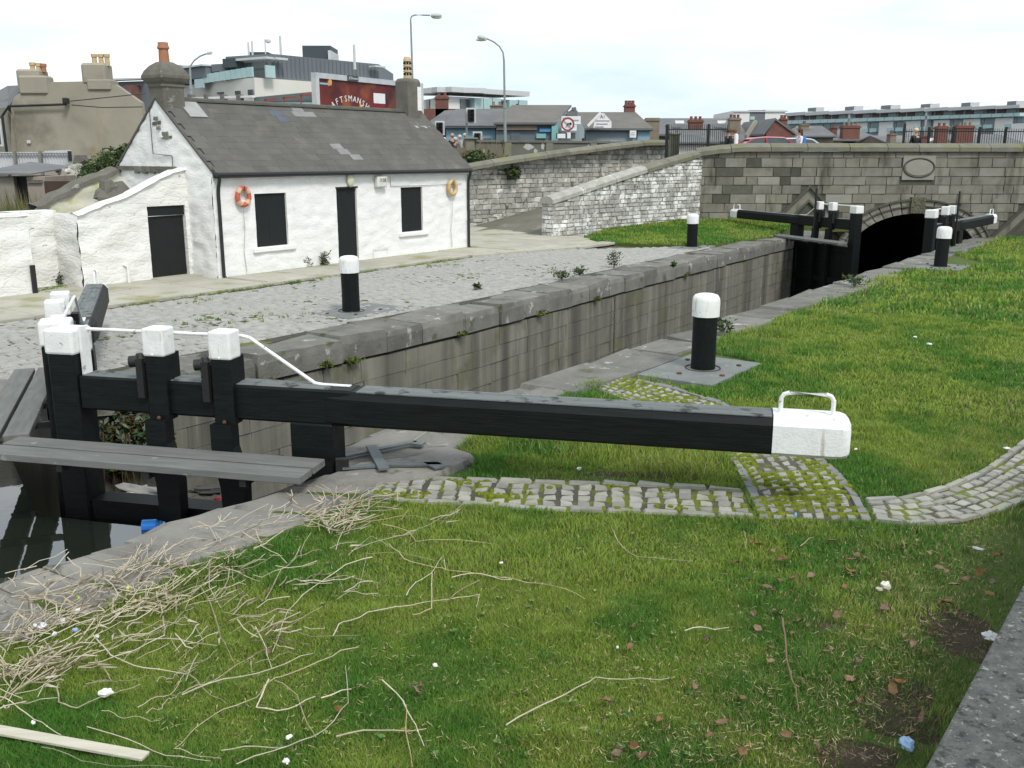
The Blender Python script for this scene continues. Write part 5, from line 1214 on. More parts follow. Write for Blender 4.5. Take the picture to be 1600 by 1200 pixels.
# ---- billboard
t = thing('billboard', 'large dark red beer billboard seen over the cottage ridge', 'billboard', (W(556,0,62)[0],60,2), 'w')
Bl, Br = W(494,0,57), W(660,0,66)
bl = Vector((Bl[0],57,0)); bri = Vector((Br[0],66,0)); bd = (bri-bl); BL = bd.length; bd.normalize(); bn = Vector((bd.y,-bd.x,0)); ba = math.atan2(bd.y, bd.x)
zt_l = fz(113,57); zb_l = zt_l - 4.2
def bb(nm, x0, x1, z0, z1, o0, o1, mat, par=t):
    P = [bl+bd*x0+bn*o0, bl+bd*x1+bn*o0, bl+bd*x1+bn*o1, bl+bd*x0+bn*o1]; return part(nm, MB().prism([(p.x,p.y) for p in P], z0, z1), mat, par)
m_bill = M('billboard_print', (.10,.014,.016), (.17,.03,.022), .55, .5, 0, c3=(.36,.13,.04), s3=.62, t3=.50, w3=.35, c4=(.035,.012,.012), s4=.5, t4=.5, w4=.2, detail=2)
bb('panel', .25, BL-.25, zb_l+.2, zt_l-.3, .05, -.1, m_bill)
for (a, b_, c_, d_) in [(0,BL,zt_l-.3,zt_l),(0,BL,zb_l-.1,zb_l+.2),(0,.28,zb_l+.2,zt_l-.3),(BL-.28,BL,zb_l+.2,zt_l-.3)]: bb('frame', a, b_, c_, d_, .15, -.2, M('billboard_frame',(.52,.55,.58),None,2,.5,.05) if a == 0 and b_ == BL and c_ > zb_l+1 else m_frame)
for x in (1.2, BL-1.2): bb('post', x-.15, x+.15, 2, zb_l-.1, .1, -.15, m_dkmetal)
lb = bb('name_plate', 2.75, 3.7, zt_l-.28, zt_l+.02, .22, .16, m_dkmetal)
def btext(body, size, x, z, mat, par, rotz=0, o=.07, nm='lettering'):
    p = bl + bd*x + bn*o; return text(nm, body, size, (p.x, p.y, z), Matrix.Rotation(ba, 4, 'Z') @ Matrix.Rotation(math.pi/2, 4, 'X') @ Matrix.Rotation(rotz, 4, 'Z'), mat, par)
btext('JCDecaux', .2, 3.22, zt_l-.13, m_whiteink, lb, o=.23)
word = 'CRAFTSMANSHIP'
cx_, cz_, rr_ = 3.05, zt_l-4.50, 3.2
for i, c_ in enumerate(word):
    a = (i - 6) * .128; btext(c_, .50, cx_ + rr_*math.sin(a), cz_ + rr_*math.cos(a), m_whiteink, t, -a, o=.075)
bb('print_glass', 5.3, 6.45, zt_l-2.9, zt_l-1.35, .058, .05, fm('ruby_print',(.22,.02,.03))); bb('print_foam', 5.3, 6.45, zt_l-1.45, zt_l-.85, .06, .05, m_signw)
btext("SMITHWICK'S", .24, 6.0, zt_l-2.0, m_whiteink, t, o=.08)
bb('print_line', .42, 1.45, zt_l-.62, zt_l-.52, .065, .05, fm('pale_blue_print',(.25,.5,.6)))
for (x, z, r, c_) in [(1.15,-.45,.24,(.75,.35,.10)),(3.95,-1.75,.17,(.85,.50,.12)),(4.5,-1.9,.15,(.5,.35,.12)),(4.7,-2.4,.1,(.85,.5,.12))]:
    p = bl + bd*x + bn*.062; part('print_spot', MB().ball((p.x,p.y,zt_l+z), r*.9, .012, r, 12, 6), fm('amber_print', c_), t, 60)
# ---- tan rendered house on the left with chimneys
m_tanr = M('stained_tan_render', (.335,.305,.245), (.28,.255,.205), .8, .95, .3, 14, c3=(.17,.16,.125), s3=.28, t3=.50, w3=.12, c4=(.27,.20,.07), s4=.55, t4=.56, w4=.10, st4=(1,1,.28))
t = thing('tan_house', 'tall tan rendered house end with three chimney stacks at far left', 'house', (W(110,0,45)[0],45,.5), 'w')
YH = 44.
P = [(17,166),(22,152),(45,132),(82,128),(138,127),(180,132),(220,160),(226,205),(228,300),(12,300)]
gb = [W(u, v, YH) for u, v in P]; gb[-1] = (gb[-1][0],YH,-.2); gb[-2] = (gb[-2][0],YH,-.2)
part('gable_wall', MB().hexa([(p[0],YH,p[2]) for p in gb][::-1], [(p[0],YH+.4,p[2]) for p in gb][::-1]), m_tanr, t)
def hq(nm, u0, u1, v0, v1, y0, y1, mat, par=t, bevel=0): 
    return part(nm, MB().box(W(u0,0,YH)[0], W(u1,0,YH)[0], YH+y0, YH+y1, fz(v1,YH), fz(v0,YH)), mat, par, bevel=bevel)
s1 = hq('chimney', 38, 82, 118, 148, -.10, .7, m_tanr, bevel=.08); s2 = hq('chimney', 24, 60, 106, 140, .6, 1.6, m_tanr, bevel=.08)
s3 = hq('chimney', 136, 173, 98, 132, -.06, .9, m_tanr, bevel=.1); hq('chimney_base', 144, 180, 124, 141, -.10, .9, m_tanr, s3, .05)
def fpot(par, u, v0, v1, y, mat): 
    p = W(u, v1, YH); part('chimney_pot', MB().lathe([(.11,-.1),(.10,fz(v0,YH)-p[2]-.14),(.13,fz(v0,YH)-p[2]-.13),(.13,fz(v0,YH)-p[2]),(.09,fz(v0,YH)-p[2])], 10, (p[0], YH+y, p[2])), mat, par, 40)
fpot(s2, 32, 94, 106, 1.1, m_buffpot); fpot(s2, 42, 95, 106, 1.1, m_buffpot); fpot(s2, 50, 96, 106, 1.1, m_terra)
for u in (142, 152.5, 162): fpot(s3, u, 83, 98, .4, m_buffpot)
part('side_roof', MB().hexa([(W(-60,0,52)[0],52,fz(170,48)),(W(17,0,YH)[0],YH,fz(168,YH)),(W(45,0,YH)[0],YH,fz(133,YH)),(W(20,0,52)[0],52,fz(134,52))], [(W(-60,0,52)[0],52.3,fz(170,48)-.2),(W(17,0,YH)[0],YH+.3,fz(168,YH)-.2),(W(45,0,YH)[0],YH+.3,fz(133,YH)-.2),(W(20,0,52)[0],52.3,fz(134,52)-.2)]), m_fslate, t)
part('side_wall', MB().prism([(W(-60,0,52)[0],52),(W(15,0,YH)[0],YH+.01),(W(16,0,YH)[0],YH+.4),(W(-60,0,52)[0],52.4)], -.2, fz(168,YH)), m_tanr, t)
part('gutter_pipe', MB().tube([(W(4,0,43.8)[0],43.8,fz(184,43.8)),(W(18,0,43.8)[0],43.8,fz(166,43.8)),(W(108,0,43.8)[0],43.8,fz(163,43.8))], .055, 6), m_gutter, t)
part('gutter_pipe', MB().tube([(W(6,0,43.7)[0],43.7,fz(182,43.7)),(W(8,0,43.7)[0],43.7,.0)], .06, 6), m_gutter, t); part('gutter_pipe', MB().tube([(W(24,0,43.8)[0],43.8,fz(172,43.8)),(W(27,0,43.8)[0],43.8,.0)], .03, 6), m_tanr, t)
part('floodlight', MB().box(W(105,0,43.7)[0], W(111,0,43.7)[0], 43.5, 43.9, fz(162,43.7), fz(153,43.7)), m_gutter, t, bevel=.03)
part('wall_vent', MB().box(W(40,0,43.9)[0], W(45.5,0,43.9)[0], 43.9, 43.98, fz(224,43.9), fz(219,43.9)), m_frame, t)
winrect(t, -4, 188, 4, 226, 43.4, m_glass)
part('cable', MB().tube([W(110,158,43.6), W(160,153,43), W(226,146,40)], .02, 4), m_gutter, t); part('cable', MB().tube([W(112,164,43.6), W(160,168,43), W(222,167,40)], .02, 4), m_gutter, t)
# ---- yard behind the shed: corrugated fence, sheds, ruined wall
m_corrf = M('pale_corrugated_sheet', (.56,.58,.60), (.48,.50,.52), 2, .6, .1)
t = thing('corrugated_fence', 'pale corrugated metal fence on posts in front of the tan house', 'fence', (-18, 33, 0), 'w')
YF = 33.0
for k in range(26):
    u0 = -12 + k*4.6; v0 = 237.5 - max(0, (u0-60))*.04 - (1.5 if u0 > 66 else 0); x0 = W(u0,0,YF)[0]; x1 = W(u0+4.6,0,YF)[0]; zt = fz(v0,YF); zb = fz(263,YF); xm = (x0+x1)/2
    part('corrugated_strip', MB().hexa([(x0,YF,zb),(x0+.03,YF-.035,zb),(xm,YF-.035,zb),(xm+.03,YF,zb),(x1,YF,zb),(x1,YF+.02,zb),(x0,YF+.02,zb)], [(x0,YF,zt),(x0+.03,YF-.035,zt),(xm,YF-.035,zt),(xm+.03,YF,zt),(x1,YF,zt),(x1,YF+.02,zt),(x0,YF+.02,zt)]), m_corrf, t)
m_postw = M('weathered_post', (.24,.23,.20), (.18,.17,.15), 4, .9, .4, 20)
for (u, v1) in [(22,262),(62,280),(108,252)]: part('post', MB().box(W(u-1.6,0,YF)[0], W(u+1.8,0,YF)[0], YF-.2, YF-.07, fz(v1,YF), fz(236,YF)), m_postw if u != 108 else m_gutter, t)
part('rail', MB().box(W(-12,0,YF)[0], W(108,0,YF)[0], YF-.12, YF-.065, fz(240.5,YF), fz(238.8,YF)), m_postw, t); part('rail', MB().box(W(-12,0,YF)[0], W(108,0,YF)[0], YF-.12, YF-.065, fz(265,YF), fz(263,YF)), m_postw, t)
t = thing('yard_shed', 'derelict low block shed with a black opening beyond the yard wall', 'shed', (-15.5, 28, 0), 'w')
part('wall', MB().box(W(-40,0,28)[0], W(12,0,28)[0], 28, 30.5, -.1, fz(277,28)), M('shed_block', (.26,.24,.20), (.2,.19,.16), 3, .95, .5, 14), t); part('wall', MB().box(W(33,0,28)[0], W(62,0,28)[0], 28, 30.5, -.1, fz(276,28)), M('pinkish_render', (.33,.28,.24), (.27,.24,.2), 3, .95, .4, 14), t)
part('opening', MB().box(W(12,0,28)[0], W(33,0,28)[0], 28.2, 30.5, -.1, fz(277,28)), m_dark, t); part('roof', MB().hexa([(W(-40,0,28)[0],27.8,fz(272,28)),(W(46,0,28)[0],27.8,fz(273,28)),(W(38,0,28)[0],31,fz(264,28)),(W(-40,0,28)[0],31,fz(256,28))], [(W(-40,0,28)[0],27.8,fz(270,28)),(W(46,0,28)[0],27.8,fz(271,28)),(W(38,0,28)[0],31,fz(262,28)),(W(-40,0,28)[0],31,fz(254,28))]), m_fslate, t)
part('lintel', MB().box(W(35,0,28)[0], W(58,0,28)[0], 27.93, 27.99, fz(286,28), fz(281,28)), m_mortar, t)
single('rusty_fence_sheet', MB().box(W(61,0,27)[0], W(110,0,27)[0], 26.95, 27, -.1, fz(283,27)), M('rusty_sheet', (.075,.045,.035), (.05,.035,.03), 2, .9, .2), 'dark rusty metal sheet standing beside the derelict block shed', 'fence panel', loc=(W(85,0,27)[0],27,0))
t = thing('ruined_wall', 'broken stub of rubble masonry between the corrugated fence and the bush', 'wall', (W(112,0,30)[0],30,0), 'w')
mb = MB(); P = [(85,300),(86,270),(98,262),(108,258),(112,243),(120,242),(124,252),(118,256),(122,270),(128,283),(130,300)]
mb.hexa([(W(u,0,30)[0],30,fz(v,30)) for u, v in P], [(W(u,0,30)[0],30.5,fz(v,30)) for u, v in P]); part('wall_core', mb, m_mortar, t)
for k in range(60):
    u = R.uniform(90,126); v = R.uniform(262,298) if u < 108 else R.uniform(258,298); p = W(u, v, 30); piece('stone', rub_me[k % 7], t, (p[0], 29.96, p[2]), ROTW, (R.uniform(.12,.25), R.uniform(.09,.15), .06))
single('brick_wall', MB().box(W(126,0,31)[0], W(150,0,31)[0], 31, 31.3, 0, fz(261,31)), m_redb, 'short red brick wall half hidden behind the dark bush', 'wall', loc=(W(138,0,31)[0],31,0))

# ---------------------------------------------------------------- foliage
def leaf_mass(mb, centres, n, size, rnd, cols=3, flatz=1.0, tri=False):
    for i in range(n):
        c_, r_ = rnd.choice(centres); 
        d = Vector((rnd.gauss(0,1), rnd.gauss(0,1), rnd.gauss(0,1))).normalized() * (rnd.random()**.4)
        p = Vector(c_) + Vector((d.x*r_[0], d.y*r_[1], d.z*r_[2])); s_ = size*rnd.uniform(.6,1.4)
        a = Vector((rnd.gauss(0,1), rnd.gauss(0,1), rnd.gauss(0,.6))).normalized(); b_ = a.cross(Vector((rnd.gauss(0,1), rnd.gauss(0,1), rnd.gauss(0,1)))).normalized()
        mb.add([p-a*s_, p+b_*s_*.45, p+a*s_, p-b_*s_*.45], [(0,1,2,3)], rnd.randrange(cols))
lm = [M('leaf_dark', (.018,.045,.014), None, 9, .6, 0), M('leaf_mid', (.04,.085,.02), None, 9, .6, 0), M('leaf_olive', (.09,.12,.025), None, 9, .6, 0)]
lm_dry = [M('dry_stem', (.26,.19,.10), None, 9, .9, 0), M('dry_green', (.11,.13,.04), None, 9, .8, 0), M('leaf_mid2', (.05,.09,.025), None, 9, .7, 0)]
t = thing('bush', 'dense dark green bush growing behind the shed beside the cottage gable', 'bush', (W(165,0,29)[0],29,0), 'w')
cs = []
for (u, v, r) in [(165,265,.8),(150,275,.7),(180,250,.6),(192,262,.7),(145,284,.5),(175,280,.8),(200,238,.35),(160,290,.7)]:
    p = W(u, v, 29+R.uniform(-.3,.5)); cs.append(((p[0],p[1],p[2]), (r*.85,.6,r*.7)))
mb = MB(); leaf_mass(mb, cs, 5200, .055, R); part('foliage', mb, lm, t); mb = MB()
for c_, r_ in cs: mb.tube([(W(165,0,29)[0],29,0), (c_[0],c_[1],c_[2])], [.05,.02], 5)
part('stem', mb, m_postw, t)
def weed(label, x, y, z, h, w, n=160, mats=lm, frame='w', dry=.0, size=.035, name='weed', cat='weed', group=None):
    t = thing(name, label, cat, (x, y, z), 'l', group)
    mb = MB(); stems = MB(); k = 7
    for i in range(k):
        a = R.uniform(0, 6.28); tip = (w*.5*math.cos(a)*R.random(), w*.5*math.sin(a)*R.random(), h*R.uniform(.6,1)); stems.tube([(0,0,-.03), (tip[0]*.4,tip[1]*.4,h*.4), tip], [.008,.006,.003], 4)
        for j in range(n//k):
            f = R.uniform(.1,1); p = Vector((tip[0]*f, tip[1]*f, tip[2]*f)) + Vector((R.gauss(0,w*.15), R.gauss(0,w*.15), 0)); s_ = size*R.uniform(.6,1.4)
            A_ = Vector((R.gauss(0,1),R.gauss(0,1),R.uniform(0,1))).normalized(); B_ = A_.cross(Vector((R.gauss(0,1),R.gauss(0,1),R.gauss(0,1)))).normalized(); mb.add([p, p+A_*s_+B_*s_*.4, p+A_*s_*2, p+A_*s_-B_*s_*.4], [(0,1,2,3)], R.randrange(3))
    part('leaves', mb, mats, t); part('stem', stems, m_postw, t); return t
# overgrown verge between the rendered wall and the retaining wall
cs = []
for (u, v, r) in [(735,262,.8),(750,250,.9),(765,262,.8),(780,252,.7),(725,250,.7),(710,258,.8),(740,240,.5),(800,262,.4)]:
    p = W(u, v, 41.5+R.uniform(-.4,.6)); cs.append(((p[0],p[1],p[2]-.2), (r,.7,r*.75)))
mb = MB(); leaf_mass(mb, cs, 4200, .075, R); t = thing('bush', 'straggly green and brown brambles on the bank above the rubble wall', 'bush', (W(750,0,41)[0],41,2), 'w'); part('foliage', mb, [lm[0], lm[1], lm_dry[1]], t)
mb = MB()
for i in range(70):
    p = W(R.uniform(715,800), R.uniform(255,270), 41.5); q = (p[0]+R.uniform(-.5,.5), p[1]+R.uniform(-.3,.3), p[2]+R.uniform(.5,1.3)); mb.tube([p, ((p[0]+q[0])/2+R.uniform(-.1,.1), q[1], (p[2]+q[2])/2), q], [.018,.012,.005], 4)
part('stem', mb, lm_dry[0], t)
# rough grass behind the yard wall
mb = MB()
for i in range(2600):
    u = R.uniform(-30, 100); Y = R.uniform(23.5, 29); x = W(u,0,Y)[0]; h_ = R.uniform(.7,1.5)*(1.15 if noise.noise(Vector((x,Y,0))) > 0 else .9) + (.35 if u < 55 else 0)
    dx, dy = R.uniform(-.2,.2), R.uniform(-.2,.2); w_ = .012
    mb.add([(x-w_,Y,0),(x+w_,Y,0),(x+dx+w_*.5,Y+dy,h_*.7),(x+dx*1.6,Y+dy*1.5,h_)], [(0,1,2),(0,2,3)], R.randrange(3))
cs = [((W(u,0,25)[0], 25+R.random()*2, 1.0+R.random()*.4), (.6,.6,.4)) for u in (5, 20, 40, 55, 85)]
leaf_mass(mb, cs, 1500, .06, R)
single('rough_grass', mb, lm_dry, 'tall brown and green rough grass behind the low yard wall', 'grass', kind='stuff', loc=(-15,26,0))
# weeds along the cottage, quay and chamber wall
wd = [(668,390,.42,.35,'weed tuft against the cottage wall under the right window'),(697,388,.5,.35,'tall weed by the cottage wall under the yellow life ring'),(711,388,.32,.25,'small weed beside the right downpipe'),(480,418,.25,.22,'small weed at the cottage foot between window and door'),(508,416,.35,.3,'bushy weed at the cottage foot just left of the door'),
      (959,418,.42,.38,'grey green weed tuft growing at the back of the far coping'),(878,436,.22,.5,'low weed patch behind the coping mid way along the quay'),(905,431,.18,.3,'small weed beside the low patch behind the coping'),(112,442,.35,.5,'weeds in the recess left of the shed'),(95,446,.3,.4,'low weeds below the iron strip on the yard wall'),(1130,522,.20,.35,'dandelion clump at the grass edge behind the nearest bollard'),(1335,447,.22,.4,'weed clump at the lawn edge by the near coping'),(745,452,.1,.12,'tiny weed sprig on the coping joint'),(1052,418,.12,.12,'tiny weed sprig on the cobbles near the far coping')]
for (u, v, h_, w_, lab) in wd:
    p = G(u, v, .02); h_ *= 1.25; w_ *= 1.3; weed(lab, p[0], p[1], p[2], h_, w_, int(140+500*h_*w_))
for (s_, z_, lab) in [(-6.9,-.47,'yellow fern hanging from the chamber wall near the white rail'),(-5.75,-.4,'bright fern in the coping joint of the chamber wall'),(-5.2,-.45,'small fern under the coping of the chamber wall'),(.4,-.42,'green tuft under the coping joint in mid chamber'),(2.9,-.42,'small green tuft on the chamber wall by the chain'),(8.2,-.42,'small green tuft on the chamber wall toward the far gate'),(-2.4,-.42,'green sprig in the wall joint across from the nearest bollard')]:
    x, y, _ = S2W(s_, tL(s_)-.04); weed(lab, x, y, z_, .13, .30, 170, size=.03, mats=[lm[1], lm[2], M('fern_%d' % int(s_*10), (.16,.20,.02), None, 9, .6, 0)])
t = thing('bush', 'leafy plants and brown moss hanging in the gate recess below the beam', 'bush', (-5.2, 12.0, -1), 'w')
cs = [((W(u,690,Y_)[0],Y_,z_), (.30,.22,r)) for (u,Y_,z_,r) in [(195,12.2,-.22,.2),(215,12.3,-.30,.25),(235,12.3,-.45,.3),(200,12.1,-.55,.3),(240,12.1,-.75,.35),(220,12.0,-.85,.3),(175,12.3,-.4,.2),(185,12.0,-.95,.3),(205,12.0,-.7,.3),(170,12.1,-.7,.25)]]
mb = MB(); leaf_mass(mb, cs, 4000, .045, R); part('foliage', mb, [lm[1], M('leaf_silver', (.13,.17,.12), None, 9, .6, 0), M('brown_moss', (.09,.05,.02), None, 9, .9, 0)], t)
mb = MB()
for i in range(45):
    x = R.uniform(-5.7,-4.9); y = 11.9+R.uniform(-.1,.3); mb.tube([(x,y,-.6),(x+R.uniform(-.05,.05),y-.05,-1.0),(x+R.uniform(-.1,.1),y-.05,-1.45)], [.012,.01,.004], 4)
part('hanging_roots', mb, M('brown_roots', (.10,.065,.03), (.06,.05,.02), 9, .9, .1), t)

# ---------------------------------------------------------------- boundary walls, railings and street furniture on the road
t = thing('boundary_wall', 'grey rendered road wall with pilasters and peeling white patches', 'wall', (4, 50, 2), 'w')
WA, WB = W(733,0,47), W(1046,0,55)
wa = Vector((WA[0],47,0)); wd_ = Vector((WB[0]-WA[0],8,0)); wl2 = wd_.length; wd_.normalize(); wn_ = Vector((wd_.y,-wd_.x,0)); zta, ztb = fz(219,47), fz(216,55)
def wseg(nm, x0, x1, z0, z1, o0, o1, mat, bevel=0):
    P = [wa+wd_*x0+wn_*o0, wa+wd_*x1+wn_*o0, wa+wd_*x1+wn_*o1, wa+wd_*x0+wn_*o1]; return part(nm, MB().prism([(p.x,p.y) for p in P], z0, z1), mat, t, bevel=bevel)
wseg('wall_panel', 0, wl2, 1.8, zta-.1, 0, -.3, m_rendw)
for i in range(9): wseg('capping', wl2*i/9+.01, wl2*(i+1)/9-.01, zta-.098, zta+.02, .07, -.37, m_rendw, .01)
for f in (.165, .36, .58, .79, .97): wseg('pilaster', wl2*f-.22, wl2*f+.22, 1.8, zta-.102, .09, -.05, m_cap)
m_peel = M('peeled_white_patch', (.45,.45,.43), (.36,.36,.34), 3, .9, .1)
for (u, v, a, b_) in [(825,230,11,5),(836,236,4,4),(755,236,3,3),(922,228,8,4),(934,231,4,3),(958,221,9,1.5),(965,224,3,3),(848,228,3,6)]:
    f = None
    for k in range(400):
        x = wl2*k/400; q = wa+wd_*x
        if PXL(q.x, q.y, 3)[0] > u: break
    n_ = 12; vv = []; sc_ = q.y/FOC
    for k in range(n_):
        an = 2*math.pi*k/n_; rr = R.uniform(.7,1.15); pp_ = q + wd_*(a*sc_*math.cos(an)*rr) + wn_*.004; vv.append((pp_.x, pp_.y, fz(v, q.y) + b_*sc_*math.sin(an)*rr))
    part('peeled_patch', MB().add(vv, [tuple(range(n_))]), m_peel, t)
t = thing('stone_pier', 'stone gate pier with flat cap where the rendered wall starts', 'pier', (W(735,0,46.5)[0],46.5,2), 'w')
part('shaft', MB().box(W(727,0,46.4)[0], W(741,0,46.4)[0], 46.4, 47.0, 1.6, fz(218,46.4)), m_cap, t); part('cap', MB().box(W(724,0,46.4)[0], W(747,0,46.4)[0], 46.3, 47.1, fz(218,46.4)+.002, fz(215,46.4)), m_cap, t, bevel=.03)
single('low_wall', MB().box(W(655,0,46)[0], W(727,0,46)[0], 46, 46.4, 1.4, fz(231,46)), m_rendw, 'low grey wall left of the stone pier under the gathered people', 'wall', loc=(W(690,0,46)[0],46,1.4))
m_rail = fm('black_railing', (.012,.016,.016), rough=.5)
def railing(label, pts, n, ztop, zbot, spike=True, posts=()):
    t = thing('railing', label, 'railing', (pts[0][0], pts[0][1], 2.2), 'w'); P = [Vector((p[0],p[1],0)) for p in pts]; d = [0]
    for i in range(1, len(P)): d.append(d[-1]+(P[i]-P[i-1]).length)
    def at(q):
        i = max(j for j in range(len(d)) if d[j] <= q+1e-6); i = min(i, len(P)-2); return P[i].lerp(P[i+1], (q-d[i])/(d[i+1]-d[i]))
    for i in range(len(P)-1):
        for zz in (zbot+.12, ztop-.14): part('rail', MB().beam((P[i].x,P[i].y,zz),(P[i+1].x,P[i+1].y,zz), .02, .045), m_rail, t)
    me = MB().box(-.010,.010,-.010,.010,0,ztop-zbot) 
    if spike: me.lathe([(.014,ztop-zbot),(.004,ztop-zbot+.09)], 4)
    me = me.mesh('bar'); me.materials.append(m_rail)
    for k in range(n): p = at(d[-1]*k/(n-1)); piece('bar', me, t, (p.x, p.y, zbot))
    for f in posts: p = at(d[-1]*f); part('post', MB().box(p.x-.05,p.x+.05,p.y-.05,p.y+.05,zbot-.6,ztop+.08), m_rail, t)
    return t
railing('spiked black iron railing at the top of the ramp beside the stone pier', [(W(1043,0,42.6)[0],42.6),(W(1107,0,42.5)[0],42.5),(W(1136,0,42.4)[0],42.4)], 30, fz(197,42.5), 2.2, posts=(0,.69))
part_p = thing('gate_post', 'thick black iron gate post at the left end of the railing', 'gate post', (W(1042,0,42)[0],42,2), 'w'); part('shaft', MB().box(W(1040,0,42)[0],W(1044,0,42)[0],41.9,42.05,1.6,fz(197,42)), m_rail, part_p); part('cap', MB().ball(W(1042,197,42), .07,.07,.07, 8, 6), m_rail, part_p)
railing('plain black railing along the far side of the bridge at right', [(W(1413,0,50)[0],50),(W(1640,0,50)[0],50)], 62, fz(201,50), 2.3, False, (.0,.17,.34,.52,.70,.87))
pt_ = thing('gate_post', 'tall dark post beside the blond person on the bridge', 'gate post', (W(1413,0,49)[0],49,2), 'w'); part('shaft', MB().box(W(1412,0,49)[0],W(1414.5,0,49)[0],48.95,49.05,2.1,fz(193,49)), m_rail, pt_)
t = thing('stone_pier', 'fluted stone pier behind the spiked railing', 'pier', (W(1055,0,44)[0],44,2), 'w'); part('shaft', MB().box(W(1049,0,44)[0],W(1062,0,44)[0],44,44.5,2,fz(211,44)), m_cap, t); part('cap', MB().box(W(1047,0,44)[0],W(1064,0,44)[0],43.9,44.6,fz(211,44)+.002,fz(207,44)), m_cap, t, bevel=.03)
for u in (1050.5,1054,1057.5,1060.5): part('flute', MB().box(W(u,0,43.9)[0],W(u+1.4,0,43.9)[0],43.93,43.99,2,fz(212,44)), m_joint, t)
t = thing('marker_post', 'rounded white painted post beside the man in a dark jacket', 'post', (W(1151,0,42.4)[0],42.4,2.1), 'w'); part('shaft', MB().lathe([(.09,0),(.09,1.45),(.07,1.55),(.02,1.58)], 10, (W(1151,0,42.4)[0],42.4,2.15)), m_white, t, 40)
def lamp_post(label, u, ub, vb, vt_, Y, arm, head, bend=6, thick=.058):
    p0 = W(ub, vb, Y); p1 = W(u, vt_, Y); t = thing('street_lamp', label, 'street lamp', (p0[0], Y, p0[2]), 'w', 'street lamps on the road')
    m = m_lamp; p0v, p1v = Vector(p0), Vector(p1); mid = p0v.lerp(p1v, .45)
    part('pole', MB().tube([p0v, mid], [thick*1.3, thick*1.1], 8), m, t, 40); pts = [mid, p1v] + [Vector(W(a, b_, Y)) for a, b_ in arm]; part('arm', MB().tube(pts, [thick*.9, thick*.8] + [thick*.6]*len(arm), 8), m, t, 40)
    h0, h1 = Vector(W(head[0], head[1], Y)), Vector(W(head[2], head[3], Y)); hd = part('lamp_head', MB().tube([h0, h0.lerp(h1,.25), h0.lerp(h1,.75), h1], [.06,.13,.13,.05], 8), m_frame, t, 50)
    part('lens', MB().ball((h0.lerp(h1,.55)) - Vector((0,0,.1)), .28,.09,.07, 8, 5), m_lampg, hd, 50)
    q = p0v.lerp(p1v, .42); part('door_band', MB().tube([q, q+Vector((0,0,.25))], thick*1.45, 8), m, t)
m_lamp = fm('galvanised_pole', (.25,.29,.29), rough=.5)
lamp_post('tall street lamp rising behind the right cottage chimney with arm to the right', 642, 648, 230, 40, 52, [(641.5,30),(643,25.5),(648,23.5),(660,23.5),(672,23.8)], (673,24,690,24))
lamp_post('street lamp with a curved arm reaching left over the rendered wall', 787.5, 789.5, 222, 95, 48, [(786,82),(780,72),(771,65),(760,60)], (759,60,746,57.5))
lamp_post('slender curved street lamp seen between cottage chimney and office block', 297, 299, 160, 112, 90, [(297,104),(303,95),(312,88),(322,84)], (322,84,332,81), thick=.12)
# ---- traffic lights and signs
m_tlb = fm('signal_black', (.012,.014,.014), rough=.4); m_red = fm('signal_red', (.18,.02,.015), rough=.3); m_amb = fm('signal_amber', (.22,.10,.02), rough=.3)
m_grn = bpy.data.materials.new('signal_green_lit'); m_grn.use_nodes = True; bb_ = m_grn.node_tree.nodes['Principled BSDF']; bb_.inputs['Base Color'].default_value = (.02,.4,.25,1); bb_.inputs['Emission Color'].default_value = (.05,.8,.5,1); bb_.inputs['Emission Strength'].default_value = .8
m_grno = fm('signal_green_off', (.02,.10,.07), rough=.3)
def traffic(label, u, v0, v1, up, vp, Y, lit=False, turn=0.):
    a = W(u, v0, Y); b_ = W(u, v1, Y); h_ = a[2]-b_[2]; t = thing('traffic_light', label, 'traffic light', (W(up,0,Y)[0], Y, 2.15), 'w', 'traffic lights on the road')
    px = W(up,0,Y)[0]; part('pole', MB().tube([(px,Y+.15,2.15),(px,Y+.15,a[2]-.05 if abs(up-u) < 8 else b_[2]+.3)], .055, 8), m_lamp, t, 40)
    part('backplate', MB().box(a[0]-.26,a[0]+.26,Y-.0,Y+.03,b_[2]-.08,a[2]+.08), m_frame, t, bevel=.01); hd = part('signal_head', MB().box(a[0]-.17,a[0]+.17,Y-.2,Y-.002,b_[2],a[2]), m_tlb, t, bevel=.02)
    for k, mm in enumerate((m_red, m_amb, m_grn if lit else m_grno)):
        z_ = a[2] - h_*(k+.5)/3; part('lens', MB().lathe([(.09,0),(.085,.02)], 12, (0,0,0)), mm, hd).matrix_local = Matrix.Translation(Vector((a[0]+.02, Y-.20, z_)) - off(t)) @ Matrix.Rotation(math.pi/2, 4, 'X')
        vs = []; 
        for j in range(9): an = math.pi*j/8; vs += [(a[0]+.02+.11*math.cos(an), Y-.2, z_+.11*math.sin(an)), (a[0]+.06+.10*math.cos(an), Y-.42, z_-.02+.10*math.sin(an))]
        part('visor', MB().add(vs, [(2*j,2*j+1,2*j+3,2*j+2) for j in range(8)]), m_tlb, hd)
    if abs(up-u) >= 3: part('bracket', MB().beam((px,Y+.1,a[2]-.3),(a[0],Y+.1,a[2]-.3), .05,.05), m_lamp, t)
traffic('traffic light showing green, lowest left one over the roof slope', 687, 191.5, 209, 689, 226, 53, True)
traffic('tall traffic light on a grey pole in front of the slate roof', 736, 171, 190, 729, 215, 52)
traffic('short traffic light partly hidden behind the stone pier', 746, 208, 224, 748, 226, 54)
t = thing('road_sign', 'round red ringed no turn sign on a post by the shop gable', 'road sign', (W(888,0,52)[0],52,2.15), 'w')
c_ = W(887,194,52); part('post', MB().tube([(c_[0]+.05,52.06,2.15),(c_[0]+.05,52.06,c_[2]-.2)], .035, 8), m_lamp, t, 40)
